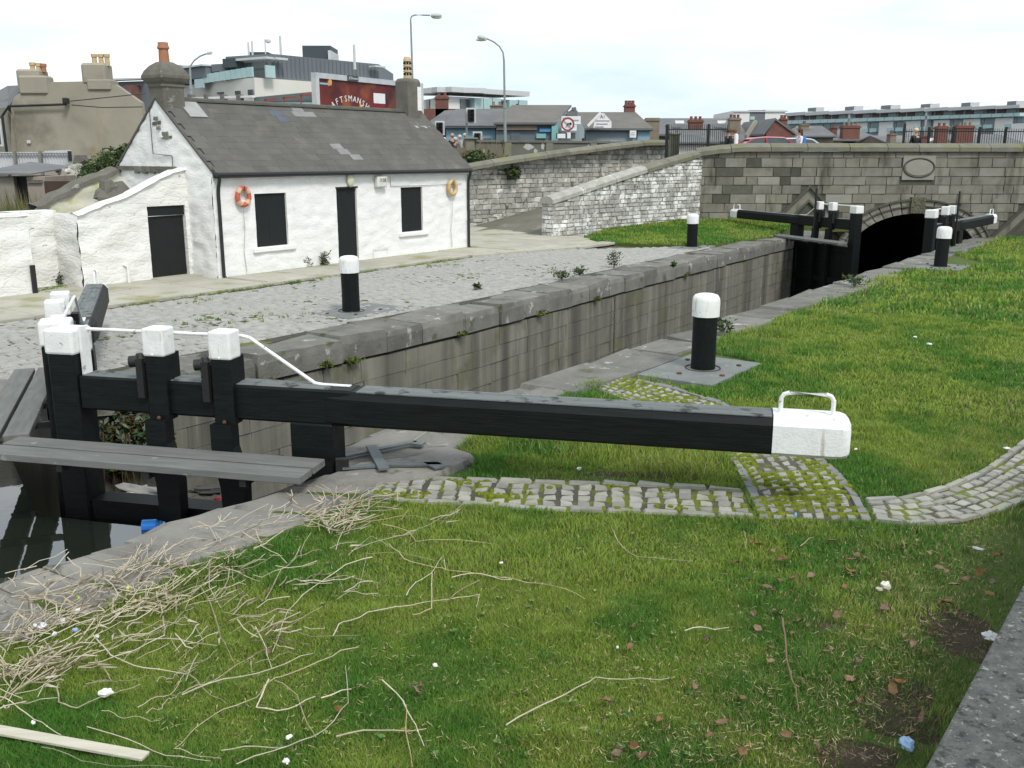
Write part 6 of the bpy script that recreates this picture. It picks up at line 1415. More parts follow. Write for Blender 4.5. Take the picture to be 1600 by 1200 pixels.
def disc(nm, r0, r1, y, mat, par):
    vs = []; n_ = 24
    for k in range(n_): a = 2*math.pi*k/n_; vs += [(c_[0]+r0*math.cos(a), y, c_[2]+r0*math.sin(a)), (c_[0]+r1*math.cos(a), y, c_[2]+r1*math.sin(a)), (c_[0]+r1*math.cos(a), y+.02, c_[2]+r1*math.sin(a)), (c_[0]+r0*math.cos(a), y+.02, c_[2]+r0*math.sin(a))]
    return part(nm, MB().add(vs, [(4*k+j, (4*k+4) % (4*n_) + j, (4*k+4) % (4*n_) + (j+1) % 4, 4*k+(j+1) % 4) for k in range(n_) for j in range(4)]), mat, par)
fc = disc('face', .0, .33, 51.95, m_signw, t); disc('red_ring', .27, .35, 51.93, fm('sign_red',(.30,.05,.06)), fc)
part('arrow', MB().beam((c_[0]-.10,51.92,c_[2]-.16),(c_[0]+.02,51.92,c_[2]+.06), .02,.07,(0,-1,0)).beam((c_[0]-.0,51.92,c_[2]+.06),(c_[0]+.15,51.92,c_[2]+.02), .02,.07,(0,-1,0)).hexa([(c_[0]+.12,51.93,c_[2]-.07),(c_[0]+.22,51.93,c_[2]+.02),(c_[0]+.12,51.93,c_[2]+.11)], [(c_[0]+.12,51.91,c_[2]-.07),(c_[0]+.22,51.91,c_[2]+.02),(c_[0]+.12,51.91,c_[2]+.11)]), m_tlb, fc)
part('bar', MB().beam((c_[0]-.2,51.905,c_[2]+.2),(c_[0]+.2,51.905,c_[2]-.2), .012,.05,(0,-1,0)), fm('sign_red2',(.30,.05,.06)), fc)
part('sub_plate', MB().box(c_[0]-.02,c_[0]+.16,51.93,51.96,c_[2]-.72,c_[2]-.42), m_signw, t)

# ---------------------------------------------------------------- cars on the bridge
def car(label, x, y, z, rz, col):
    t = thing('car', label, 'car', (x, y, z), 'l', rz=rz)
    m_body = M('car_paint_%d' % int(x*10), col, tuple(k*.95 for k in col), 2, .3, 0, spec=.6, coat=.6)
    def loft(secs, mb):
        n = len(secs[0]); vs = [p for s_ in secs for p in s_]; fs = [tuple(range(n))[::-1], tuple(range((len(secs)-1)*n, len(secs)*n))]
        for i in range(len(secs)-1):
            for k in range(n): fs.append((i*n+k, i*n+(k+1) % n, (i+1)*n+(k+1) % n, (i+1)*n+k))
        return mb.add(vs, fs)
    S = []
    for (xx, zt, w_, zb) in [(-1.95,.62,.66,.35),(-1.85,.80,.78,.25),(-1.2,.90,.84,.22),(0,.93,.85,.22),(1.0,.92,.85,.22),(1.7,.98,.82,.25),(1.9,.86,.74,.32)]:
        S.append([(xx,-w_*.92,zb),(xx,-w_,.5),(xx,-w_,zt-.12),(xx,-w_*.86,zt),(xx,w_*.86,zt),(xx,w_,zt-.12),(xx,w_,.5),(xx,w_*.92,zb)])
    part('body', loft([s_[::-1] for s_ in S], MB()), m_body, t, 40)
    g = [(-1.05,.90,.72),(-.35,1.40,.60),(.2,1.46,.60),(1.0,1.44,.59),(1.55,1.02,.66)]
    part('windows', loft([[(xx,-w_-.0,.90),(xx,-w_,zt),(xx,w_,zt),(xx,w_,.90)][::-1] if True else 0 for xx, zt, w_ in [(-1.0,.93,.76),(-.38,1.36,.64),(.2,1.42,.63),(1.0,1.40,.63),(1.62,1.0,.70)]], MB()), m_glass, t)
    rf_ = loft([[(xx,-w_,zt),(xx,-w_*.8,zt+.05),(xx,w_*.8,zt+.05),(xx,w_,zt)][::-1] for xx, zt, w_ in [(-.48,1.335,.62),(-.3,1.385,.65),(.2,1.43,.65),(1.0,1.41,.65),(1.2,1.33,.62)]], MB()); part('roof', rf_, m_body, t, 40)
    for sg in (-1, 1):
        for (xa, za, xb2, zb) in [(-1.05,.92,-.42,1.36),(.22,.92,.18,1.42),(1.62,.98,1.15,1.36)]: part('pillar', MB().beam((xa,sg*.74,za),(xb2,sg*.645,zb), .05,.07), m_body, t)
        for xw in (-1.25, 1.25):
            w_ = part('wheel', MB().lathe([(.28,-.1),(.31,-.07),(.31,.07),(.28,.1)], 16), m_tlb, t, 40); w_.matrix_local = Matrix.Translation((xw, sg*.76, .31)) @ Matrix.Rotation(math.pi/2, 4, 'X')
            r_ = part('rim', MB().lathe([(.19,-.105),(.19,.105)], 10), m_frame, w_)
        part('headlight', MB().box(-1.93,-1.80,sg*.66-.14,sg*.66+.14,.62,.76), m_frame, t, bevel=.03); part('tail_light', MB().box(1.78,1.90,sg*.66-.1,sg*.66+.1,.68,.92), m_red, t, bevel=.03)
        part('mirror', MB().ball((-.72, sg*.92, .98), .08,.09,.07, 8, 5), m_body, t)
    part('number_plate', MB().box(1.90,1.915,-.26,.26,.50,.61), m_frame, t); return t
p = W(1185,0,44.5); car('red hatchback on the bridge, only its roof above the parapet', p[0], 44.5, 2.16, .02, (.42,.03,.06))
p = W(1252,0,47.5); car('pale silver blue car behind the long haired pedestrian on the bridge', p[0], 47.5, 2.16, math.pi+.03, (.55,.60,.66))

# ---------------------------------------------------------------- people
m_skin = fm('skin', (.48,.28,.20)); 
def skinned(name, verts, edges, radii, mat, parent, sub=1, loc=None):
    me = bpy.data.meshes.new(name); me.from_pydata([Vector(v) for v in verts], edges, []); me.materials.append(mat)
    o = bpy.data.objects.new(name, me); C.objects.link(o); o.parent = parent
    s_ = o.modifiers.new('skin', 'SKIN'); s_.use_smooth_shade = True
    for i, r_ in enumerate(radii):
        d = me.skin_vertices[0].data[i]; d.radius = (r_, r_*.85) if not isinstance(r_, tuple) else r_; d.use_root = (i == 0)
    m_ = o.modifiers.new('sub', 'SUBSURF'); m_.levels = sub; m_.render_levels = sub; return o
def person(label, x, y, z, rz, top, hair, legs=(.03,.035,.05), hairlong=0., stride=.18, armf=.15, bald=False, scale=1.0, turn=0., bag=None):
    t = thing('person', label, 'person', (x, y, z), 'l', rz=rz); t.scale = (scale,)*3
    V = [(0,0,.95),(0,0,1.15),(0,0,1.36),(0,0,1.47),(0,.0,1.53),(0,-.01,1.63),(0,0,1.70),
         (-.09,0,.92),(-.10,-stride*.5,.50),(-.10,-stride,.08),(-.10,-stride-.12,.03),(.09,0,.92),(.10,stride*.4,.50),(.10,stride*1.1,.10),(.10,stride*1.1-.12,.03),
         (-.17,0,1.40),(-.22,armf*.3,1.13),(-.21,-.1+armf*.2,.90),(-.21,-.14+armf*.2,.82),(.17,0,1.40),(.22,-armf*.3,1.13),(.21,-.12-armf,.92),(.21,-.16-armf,.84)]
    E_ = [(0,1),(1,2),(2,3),(3,4),(4,5),(5,6),(0,7),(7,8),(8,9),(9,10),(0,11),(11,12),(12,13),(13,14),(2,15),(15,16),(16,17),(17,18),(2,19),(19,20),(20,21),(21,22)]
    rad = [.12,.115,.13,.055,.05,.085,.07,.085,.06,.04,.035,.085,.06,.04,.035,.055,.042,.033,.03,.055,.042,.033,.03]
    skinned('body', V, E_, rad, m_skin, t)
    m_top = fm('top_%d_%d' % (int(x*10), int(y*10)), top); m_leg = fm('trousers_%d_%d' % (int(x*10), int(y*10)), legs); m_h = fm('hair_%d_%d' % (int(x*10), int(y*10)), hair)
    skinned('jacket', [V[0],V[1],V[2],(0,0,1.45),V[15],V[16],V[17],V[19],V[20],V[21]], [(0,1),(1,2),(2,3),(2,4),(4,5),(5,6),(2,7),(7,8),(8,9)], [(.155,.12),(.15,.12),(.165,.12),.075,.075,.06,.05,.075,.06,.05], m_top, t)
    skinned('trousers', [V[0],V[7],V[8],V[9],V[11],V[12],V[13]], [(0,1),(1,2),(2,3),(0,4),(4,5),(5,6)], [.135,.10,.075,.06,.10,.075,.06], m_leg, t)
    for k in (9, 13): part('shoe', MB().ball((V[k][0], V[k][1]-.06, .05), .05,.13,.05, 8, 5), m_tlb, t, 60)
    hm = MB().ball((0,.025,1.665), .105,.115,.105, 12, 8)
    if hairlong: hm.ball((0,.07,1.55-hairlong*.3), .10,.07,.15+hairlong*.5, 10, 7)
    part('hair', hm, m_h, t, 60)
    part('nose', MB().ball((0,-.098,1.625), .014,.02,.02, 6, 4), m_skin, t, 60)
    for sx in (-1, 1): part('ear', MB().ball((sx*.085,0,1.625), .012,.02,.028, 6, 4), m_skin, t, 60); part('eye', MB().ball((sx*.032,-.085,1.648), .011,.008,.008, 6, 4), m_tlb, t)
    part('mouth', MB().ball((0,-.088,1.583), .026,.008,.006, 6, 4), fm('lips', (.30,.10,.09)) , t)
    if bag: part('backpack', MB().box(-.15,.15,.11,.26,1.0,1.42), fm('bag_%d' % int(x*10), bag), t, bevel=.05, seg=2)
    return t
def at_bridge(u, Y): return W(u, 0, Y)[0]
person('person with short hair in a dark jacket walking by the white marker post', at_bridge(1139,42.9), 42.9, 2.2, -1.2, (.02,.022,.025), (.10,.05,.03))
person('person with brown hair close behind the dark jacketed walker', at_bridge(1147,43.6), 43.6, 2.2, -.8, (.10,.08,.07), (.12,.06,.035))
person('person with long brown hair, white top and blue bag on the bridge', at_bridge(1250,43.2), 43.2, 2.2, -1.3, (.70,.70,.72), (.06,.03,.02), hairlong=.2, bag=(.05,.20,.65))
person('blond person in a black coat leaning over the bridge parapet', at_bridge(1432,42.0), 42.0, 2.2, .15, (.012,.014,.018), (.62,.52,.36), hairlong=.08)
person('person in a black cap and bright red top beyond the road wall', at_bridge(912,57), 57, 2.15, .6, (.75,.06,.06), (.02,.02,.03), scale=.92)
person('white haired person in a deep red coat, leftmost of the gathered people', at_bridge(694,50.5), 50.5, 1.95, 2.4, (.35,.03,.06), (.75,.73,.70))
person('person in a dark coat standing second in the gathered group', at_bridge(707,51), 51, 2.15, 2.8, (.02,.02,.03), (.45,.30,.25))
person('person in a dark grey coat with grey hair in the gathered group', at_bridge(712,50), 50, 1.95, 2.2, (.06,.06,.07), (.45,.45,.43))
person('person in a pale coat near the pier in the gathered group', at_bridge(719,52), 52, 2.1, 2.0, (.35,.36,.33), (.55,.50,.45))
person('person with pale hair standing right beside the stone pier', at_bridge(727,53), 53, 2.2, 1.4, (.10,.10,.11), (.70,.62,.55))
text('lettering', '/108', .15, (ALARM[0][0]+.02, TF-.165, ALARM[0][1]+.02), (math.pi/2,0,0), m_ink, ALARM[1])
# ---------------------------------------------------------------- grass blades
def in_poly(px, py, poly):
    c = np.zeros(px.shape, bool); n = len(poly); j = n-1
    for i in range(n):
        xi, yi = poly[i][0], poly[i][1]; xj, yj = poly[j][0], poly[j][1]
        if yi != yj: c ^= ((yi > py) != (yj > py)) & (px < (xj-xi)*(py-yi)/(yj-yi)+xi)
        j = i
    return c
rng = np.random.default_rng(5)
_g = rng.random((64,64))
def vnoise(x, y, sc, seed=0):
    x = x*sc + seed*17.3 + 1000; y = y*sc + seed*9.1 + 1000; xi = np.floor(x).astype(int); yi = np.floor(y).astype(int); fx = x-xi; fy = y-yi; fx = fx*fx*(3-2*fx); fy = fy*fy*(3-2*fy)
    g = lambda a, b_: _g[a % 64, b_ % 64]
    return (g(xi,yi)*(1-fx)+g(xi+1,yi)*fx)*(1-fy) + (g(xi,yi+1)*(1-fx)+g(xi+1,yi+1)*fx)*fy
def grass_mat():
    m = bpy.data.materials.new('grass_blade'); m.use_nodes = True; N, L = m.node_tree.nodes, m.node_tree.links; b = N['Principled BSDF']
    a = N.new('ShaderNodeAttribute'); a.attribute_name = 'tint'; L.new(a.outputs['Color'], b.inputs['Base Color'])
    b.inputs['Roughness'].default_value = .65; b.inputs['Specular IOR Level'].default_value = .15
    tr = N.new('ShaderNodeBsdfTranslucent'); L.new(a.outputs['Color'], tr.inputs[0]); ms_ = N.new('ShaderNodeMixShader'); ms_.inputs[0].default_value = .3
    L.new(b.outputs[0], ms_.inputs[1]); L.new(tr.outputs[0], ms_.inputs[2]); L.new(ms_.outputs[0], N['Material Output'].inputs[0]); return m
m_grass = grass_mat()
def blades(name, label, x, y, z, hgt, wid, loc, dryness=0.0, cat='grass', flat_=.75):
    n = len(x); a = rng.random(n)*6.283; lean = rng.uniform(.15, 1.0, n)*hgt*flat_; la = rng.random(n)*6.283
    dx, dy = np.cos(a)*wid/2, np.sin(a)*wid/2; lx, ly = np.cos(la)*lean, np.sin(la)*lean; h = hgt*rng.uniform(.55, 1.15, n)
    V = np.empty((n, 5, 3)); zz = np.broadcast_to(z, (n,))
    for i, (fx, fz_, fw) in enumerate([(0,0,1),(0,0,-1),(.35,.62,.8),(.35,.62,-.8),(1,1,0)]):
        V[:,i,0] = x + lx*fx + dx*fw; V[:,i,1] = y + ly*fx + dy*fw; V[:,i,2] = zz + h*fz_
    V -= np.array(loc)
    base = np.arange(n)[:,None]*5; quad = (base + np.array([1,0,2,3])).ravel(); tri = (base + np.array([3,2,4])).ravel()
    me = bpy.data.meshes.new(name); me.vertices.add(n*5); me.vertices.foreach_set('co', V.ravel())
    li = np.concatenate([quad, tri]); me.loops.add(len(li)); me.loops.foreach_set('vertex_index', li)
    me.polygons.add(2*n); ls = np.concatenate([np.arange(n)*4, 4*n + np.arange(n)*3]); me.polygons.foreach_set('loop_start', ls); me.update(calc_edges=True)
    lush = vnoise(x, y, .55, 1)*.4 + vnoise(x, y, 1.9, 2)*.38 + vnoise(x, y, 5.5, 3)*.22
    r1 = rng.random(n)
    A_ = np.array([.095,.235,.036]); B_ = np.array([.27,.36,.065]); D_ = np.array([.42,.36,.18]); K = np.array([.07,.16,.045])
    t_ = np.clip((.56-lush)*4.2+.35 + (r1-.5)*.5, 0, 1)[:,None]; col = A_*(1-t_) + B_*t_
    sw = -(x-OX)*EY+(y-OY)*EX; dr = (rng.random(n) < .035 + dryness + .25*np.clip(.42-lush, 0, 1) + .22*np.clip((-sw-4.6)/1.4, 0, 1))[:,None]; col = np.where(dr, D_*rng.uniform(.6,1.1,(n,1)), col)
    dk = (rng.random(n) < .12)[:,None]; col = np.where(dk & ~dr, K, col); col = col*rng.uniform(.75,1.3,(n,1))
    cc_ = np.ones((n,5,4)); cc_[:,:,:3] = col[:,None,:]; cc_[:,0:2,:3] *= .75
    ca = me.color_attributes.new('tint', 'FLOAT_COLOR', 'POINT'); ca.data.foreach_set('color', cc_.ravel().astype(np.float32))
    me.materials.append(m_grass); o = bpy.data.objects.new(name, me); C.objects.link(o); o.location = loc
    o['kind'] = 'stuff'; o['label'] = label; o['category'] = cat; return o
# outline of the near lawn in world coordinates
lawn = [S2W(*p)[:2] for p in inner[::-1]] + [G(575,745)[:2]] if False else None
e_in = [S2W(*p)[:2] for p in inner]
west = [G(u, v)[:2] for u, v in [(-500,1220),(-170,1090),(20,1003),(140,958),(225,918),(300,880),(370,856),(430,836),(510,800),(575,772),(600,758),(640,748),(735,738),(745,716),(712,700),(740,688),(765,668),(865,628),(880,612),(905,604),(955,592),(1003,590),(1106,604),(1190,568),(1150,556),(1105,548),(1112,532),(1150,519),(1188,507),(1223,493),(1264,475),(1312,454),(1369,435),(1420,418),(1447,421),(1545,411),(1500,400),(1475,388),(1560,372),(1640,366)]]
field = west + [(24.,36.),(30,30),(14,8),(6,1.5),(-3,1.8),(-5,2.5)]
def scatter(n, dmin, dmax, hgt, wid, hscale):
    # uniform per unit area inside the viewing sector ring
    r = np.sqrt(rng.uniform(dmin**2, dmax**2, n)); th = rng.uniform(-.62, .56, n); x = r*np.sin(th); y = r*np.cos(th)
    ok = in_poly(x, y, field)
    for p in path_polys: ok &= ~in_poly(x, y, p)
    # ragged fringe
    x, y = x[ok], y[ok]
    bare = (vnoise(x, y, 1.3, 8)*.6 + vnoise(x, y, 4, 9)*.4); dw = None
    # worn earth strip below the wall and beside the arc path
    near_wall = np.array([0.]); s_, t_ = (x-OX)*EX+(y-OY)*EY, -(x-OX)*EY+(y-OY)*EX
    wear = np.clip((-t_-4.9)/1.1, 0, 1)*(s_ < -6)*.80
    # patch of bare ground between beam and path
    bx, by = G(930,742)[:2]; wear = np.maximum(wear, np.exp(-(((x-bx)/1.5)**2 + ((y-by)/.22)**2))*.75)
    for (uu, vv, rx_, ry_, am) in [(1395,1100,.15,.22,.9),(1330,1180,.3,.2,.5),(1500,985,.16,.3,.75),(1295,975,.15,.12,.8),(860,1030,.2,.1,.6),(1060,737,.35,.12,.9),(1000,742,.5,.08,.9),(1290,600,.35,.3,.5)]:
        bx, by = G(uu,vv)[:2]; wear = np.maximum(wear, np.exp(-(((x-bx)/rx_)**2 + ((y-by)/ry_)**2))*am)
    keep = rng.random(len(x)) > np.clip(wear*1.35 - (1-bare)*.35, 0, .93)*(wear > .05)
    keep &= ~((bare < .16) & (rng.random(len(x)) < .6))
    return x[keep], y[keep]
GD = 1.0
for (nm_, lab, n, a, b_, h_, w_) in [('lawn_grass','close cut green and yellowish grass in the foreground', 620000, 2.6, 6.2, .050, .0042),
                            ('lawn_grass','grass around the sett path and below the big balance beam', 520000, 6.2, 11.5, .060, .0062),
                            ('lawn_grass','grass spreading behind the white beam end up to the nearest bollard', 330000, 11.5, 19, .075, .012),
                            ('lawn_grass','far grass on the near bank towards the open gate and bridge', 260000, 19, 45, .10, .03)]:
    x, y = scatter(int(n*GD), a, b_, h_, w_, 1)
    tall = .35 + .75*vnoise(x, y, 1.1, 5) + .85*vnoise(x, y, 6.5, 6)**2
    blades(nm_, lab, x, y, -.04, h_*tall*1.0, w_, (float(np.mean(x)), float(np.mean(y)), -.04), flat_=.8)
# longer tufts along edges
tx, ty = [], []
for (u, v, r, n) in [(760,690,.35,900),(820,690,.4,1100),(1060,730,.35,1100),(1100,715,.3,800),(1000,690,.5,900),(900,700,.5,900),(1140,560,.35,900),(1180,545,.5,1200),(1200,520,.5,1000),(1150,535,.3,700),(1130,520,.2,300),(1275,490,.4,500),(1500,400,.6,500),(1000,597,.25,300),(930,604,.25,400),(740,690,.15,400)]:
    p = G(u, v); tx.append(rng.normal(p[0], r*.55, n)); ty.append(rng.normal(p[1], r*.5, n))
x = np.concatenate(tx); y = np.concatenate(ty); ok = in_poly(x, y, field)
for p in path_polys: ok &= ~in_poly(x, y, p)
x, y = x[ok], y[ok]; blades('tall_grass', 'taller grass tufts under the beam and beside the nearest bollard', x, y, -.04, .15, .007, (1.5, 9.5, -.04), .08, flat_=.9)
# lawn across the lock
n = 60000; x = rng.uniform(1.5, 13, n); y = rng.uniform(29, 40.2, n); ok = in_poly(x, y, LL); x, y = x[ok], y[ok]
zz = np.clip((y-34)*.045, 0, .22) + .03; blades('lawn_grass', 'bright small lawn across the lock below the rubble wall and bridge', x, y, zz, .11, .035, (7., 35., .03))
# seedlings and moss tufts on the quay
cl = []
for i in range(110):
    u = R.uniform(150,760); s_ = R.uniform(-5.5,5.2); t_ = 10.08 + .02*s_ + R.gauss(0,.05); cl.append(S2W(s_, t_))
for i in range(330): s_ = R.uniform(-1.4,7.5); cl.append(S2W(s_, 11.86 - abs(R.gauss(0,.06))))
for (s_, t_, r_, k_) in [(-5.2,7.4,.5,12),(-4.6,6.6,.45,12),(-4.0,9.4,.5,8),(4.4,11.8,.5,50),(5.8,11.8,.5,60),(1.0,11.8,.4,40),(-4.9,13.6,.3,50),(-5.2,13.3,.25,40),(3.4,9.6,.5,18)]:
    for i in range(k_): cl.append(S2W(s_+R.gauss(0,r_), t_+R.gauss(0,r_*.2 if t_ > 10 else r_*.6)))
pts = np.array([(p[0]+R.gauss(0,.03), p[1]+R.gauss(0,.03)) for p in cl for _ in range(11)]); blades('seedling_grass', 'sprigs of grass and moss in the joints along the kerb and cottage foot', pts[:,0], pts[:,1], .0, .06, .012, (-3., 24., .0), .05)
mq = MB()
for i in range(900):
    s_ = R.uniform(-8, 6); t_ = R.uniform(5.2, 10); q = S2W(s_, t_)
    if noise.noise(Vector((s_*.55, t_*.9, 3.3))) < .22: continue
    mq.ball((q[0], q[1], -.002), R.uniform(.03,.09), R.uniform(.02,.05), .020, 6, 4)
single('moss', mq, M('olive_moss', (.12,.13,.03), (.08,.09,.025), 14, .95, .8, 50), 'olive moss patches between the quay cobbles', 'moss', kind='stuff', smooth=60)

# ---------------------------------------------------------------- concrete wall at the lower right corner
wz = .75
a = Vector(G(1445,1200,wz)); b_ = Vector(G(1600,910,wz)); d = (b_-a); d.z = 0; d.normalize(); n_ = Vector((d.y,-d.x,0)); j_ = Vector(G(1553,998,wz)); kq = (j_-a).dot(d)
t = thing('parapet_wall', 'low pitted grey concrete wall at the lower right corner', 'wall', (a.x, a.y, 0), 'w')
def strip(q0, q1, z0, z1, nm, mat, bev=.012, w0=0, w1=.75):
    P = [a+d*q0+n_*w0, a+d*q1+n_*w0, a+d*q1+n_*w1, a+d*q0+n_*w1]; return part(nm, MB().prism([(p.x,p.y) for p in P], z0, z1), mat, t, bevel=bev, seg=2)
strip(-2.5, 9, -.1, wz-.121, 'wall_core', m_conc, 0, .04, .70)
strip(-2.5, kq-.004, wz-.12, wz, 'coping_slab', m_conc); strip(kq+.004, kq+1.6, wz-.12, wz-.006, 'coping_slab', m_conc); strip(kq+1.608, 9, wz-.12, wz-.002, 'coping_slab', m_conc)
# ---------------------------------------------------------------- dry stalks, leaves and litter
m_straw = M('dry_straw', (.44,.37,.25), (.29,.24,.16), 14, .85, .2, 60, rnd=.25, hrnd=.3); m_straw2 = M('pale_straw', (.55,.50,.39), (.42,.37,.27), 14, .85, .2, 60, rnd=.2)
def stalk(pix, r, mat, z0=.035, label=None, group=None, name='dry_stalk'):
    P = [Vector(G(u, v, .03)) for u, v in pix]; Q = []
    for i in range(len(P)-1):
        for k in range(3): Q.append(P[i].lerp(P[i+1], k/3))
    Q.append(P[-1]); n = len(Q); out = []
    for i, p in enumerate(Q): out.append((p.x + R.gauss(0,.0025), p.y + R.gauss(0,.0025), z0 + .012*math.sin(i*.9) + R.uniform(0,.012)))
    mb = MB().tube(out, [r*(1 - .55*i/n)*R.uniform(.85,1.15)*.62 for i in range(n)], 6)
    for i in range(1, n-1, 3):      # leaf sheaths and nodes
        p = Vector(out[i]); mb.ball(p, r*.85, r*.85, r*.8, 6, 4)
    single(name, mb, mat, label, 'dry stalk', group, loc=out[0], smooth=50)
SG = 'dry reed stalks scattered over the grass'
named = [([(790,1135),(850,1105),(900,1075),(930,1065),(1000,1060),(1045,1066)], .0065, 'longest pale stalk curving up to the right at bottom centre'),
 ([(1222,968),(1228,1010),(1232,1045),(1242,1080),(1248,1110)], .010, 'thick brown twig standing out below the dead leaves at right'),
 ([(1240,1062),(1258,1070),(1276,1080)], .005, 'thin brown side twig leaving the thick brown twig'),
 ([(955,826),(965,850),(995,870),(1080,882)], .005, 'short bent stalk below the middle of the path'),
 ([(1070,988),(1105,985),(1140,982)], .007, 'short straight stalk near the centre right'),
 ([(1162,832),(1166,845),(1164,858)], .005, 'tiny upright stalk below the mossy setts'),
 ([(1250,855),(1272,842)], .006, 'tiny slanting stalk right of the upright one'),
 ([(597,820),(640,835),(650,845),(715,847),(780,851)], .006, 'kinked stalk just below the sett path'),
 ([(198,932),(240,931),(295,932)], .009, 'straight thick pale stalk lying level in the reeds')]
for pix, r, lab in named: stalk(pix, r, fm('brown_twig', (.20,.13,.09)) if 'brown' in lab else m_straw2 if r > .006 else m_straw, label=lab, group=SG)
tangle = [[(830,680),(880,590),(930,540),(1000,525)],[(1165,545),(1080,570),(970,640),(900,720),(850,840)],[(1000,625),(1080,605),(1180,620),(1180,650)],[(1165,622),(1120,628),(1075,650),(1130,665),(1180,655)],
 [(1215,505),(1260,550),(1340,570),(1400,590),(1600,608),(1740,640),(1830,675)],[(1270,665),(1300,625),(1350,590),(1385,545),(1395,580)],[(1350,600),(1350,710),(1290,720)],[(1040,790),(1070,750),(1150,715),(1280,700),(1400,670),(1500,665),(1490,700)],
 [(570,970),(640,945),(740,880),(850,830)],[(570,975),(700,930),(850,890),(980,850)],[(630,640),(660,700),(690,790),(730,875)],[(655,575),(655,640),(690,700),(760,660)],[(655,575),(740,590),(815,620)],[(800,765),(830,830),(850,890)],
 [(1120,830),(1040,855),(900,910),(840,940),(800,980),(700,1030),(610,1080),(545,1145),(600,1165),(690,1170)],[(840,930),(800,1020),(900,1020),(985,990)],[(860,930),(930,980),(960,1060),(990,1120)],[(740,1190),(900,1140),(1020,1080),(1090,1005),(1080,880)],
 [(1050,1105),(1180,1090),(1330,1080)],[(1195,930),(1260,1000),(1300,1070),(1325,1140)],[(1270,1010),(1270,1090),(1290,1200)],[(290,790),(350,855),(450,890),(590,915)],[(180,940),(185,1000),(240,1010),(350,980),(440,940)],[(0,980),(60,1020),(130,1060),(190,1110)],
 [(300,870),(330,900),(350,930),(270,950)],[(580,935),(620,850)],[(690,1150),(800,1145),(900,1130)],[(940,620),(1010,625),(1110,600)],[(1500,615),(1420,665),(1390,680)],[(1410,607),(1500,600),(1600,612),(1572,612)],[(450,805),(560,803),(680,820)],[(1005,990),(1100,960)],[(560,540),(650,520),(800,470),(980,440)],[(640,510),(800,450),(1000,410),(1220,400)],[(950,400),(1100,440),(1260,410)],[(1050,520),(1080,450),(1200,405)]]
for i, pl in enumerate(tangle):
    pl = [(a/2, 600 + b_/2) for a, b_ in pl]; stalk(pl, .0075 - .0012*(i % 3), [m_straw, m_straw2][i % 2], label='bent dry reed stalk in the loose tangle on the grass, lower left half', group=SG)
rs = random.Random(11)
def rnd_stalk(u, v, ln, r, ang=None):
    a = rs.uniform(-.5, .9) if ang is None else ang; pix = [(u, v)]; k = rs.randint(3, 5)
    for i in range(k):
        a += rs.gauss(0,.16) + (rs.uniform(-1.6,1.6) if rs.random() < .14 else 0); u += ln/k*math.cos(a); v -= ln/k*math.sin(a)*.62; pix.append((u, v))
    return pix
for i in range(26):
    f = rs.random(); u = 20 + 660*f**1.15; v = 1150 - 330*(u/640) + rs.gauss(0, 75) 
    v = max(v, 925 - .42*u + 40); v = min(v, 1170)
    if u > 640: v = max(v, 830)
    pu, pv = u, v
    stalk(rnd_stalk(u, v, rs.uniform(50, 230), 0), rs.uniform(.0025,.0048), rs.choice([m_straw, m_straw2]), label='thin dry reed stalk ' + ('at the lower left among the matted reeds' if pu < 200 else 'on the grass between the matted reeds and the stone edge' if pv < 900 and pu < 420 else 'in the middle of the scattered tangle on the grass' if pu < 420 else 'at the thin right hand end of the scattered tangle'), group=SG)
# dense matted reeds
mb = MB(); 
def mat_reed(u, v, spread, n, lift=.05):
    for i in range(int(n*.75)):
        c_ = Vector(G(u + rs.gauss(0, spread), v + rs.gauss(0, spread*.36), 0)); a = rs.gauss(.5, .7) if rs.random() < .55 else rs.uniform(0, 6.28); l = rs.uniform(.05,.34); 
        z0 = rs.uniform(.01, lift); p = [c_]
        for k in range(3): a += rs.gauss(0,.35); p.append(p[-1] + Vector((math.cos(a), math.sin(a), 0))*l/3)
        mb.tube([(q.x, q.y, z0 + rs.uniform(0,.03) + .02*k) for k, q in enumerate(p)], [rs.uniform(.0018,.0045)]*4, 4, mi=rs.choice((0,1,1,0,1,2)), caps=False)
        if rs.random() < .35:      # flat leaf blade
            q = p[2]; w_ = rs.uniform(.006,.014); mb.add([(q.x, q.y, z0+.03),(q.x+w_, q.y+w_, z0+.04),(q.x+.12*math.cos(a+.4), q.y+.12*math.sin(a+.4), z0+.05)], [(0,1,2)], rs.randrange(2))
for (u, v, s_, n) in [(120,955,60,95),(50,995,45,80),(235,895,28,50),(200,925,40,50),(40,1065,20,70),(110,1035,45,40),(330,905,45,28),(400,840,45,26),(470,815,30,34),(525,800,22,40),(570,800,28,26),(520,835,12,36),(440,900,50,14),(330,950,50,26),(180,985,50,40),(300,1000,60,16),(420,1005,22,22),(40,925,50,30),(255,945,30,30),(330,880,50,20),(10,1100,30,18),(650,830,30,8)]:
    mat_reed(u, v, s_, n)
single('reed_litter', mb, [m_straw, m_straw2, M('dark_reed', (.19,.155,.10), (.12,.095,.06), 14, .9, .2, 60)], 'matted heap of dry reeds washed along the stone edge at lower left', 'reed litter', kind='stuff')
# plank of pale wood
p0 = G(-30,1137,.03); p1 = G(228,1182,.03); mbp = MB().beam((p0[0],p0[1],.035),(p1[0],p1[1],.03), .066, .018)
single('wooden_lath', mbp, M('pale_bare_wood', (.55,.52,.43), (.45,.42,.34), 8, .85, .3, 30, stretch=(.3,3,3)), 'pale bare wooden lath lying on the grass at bottom left', 'wood strip', loc=(p0[0],p0[1],0), bevel=.003)
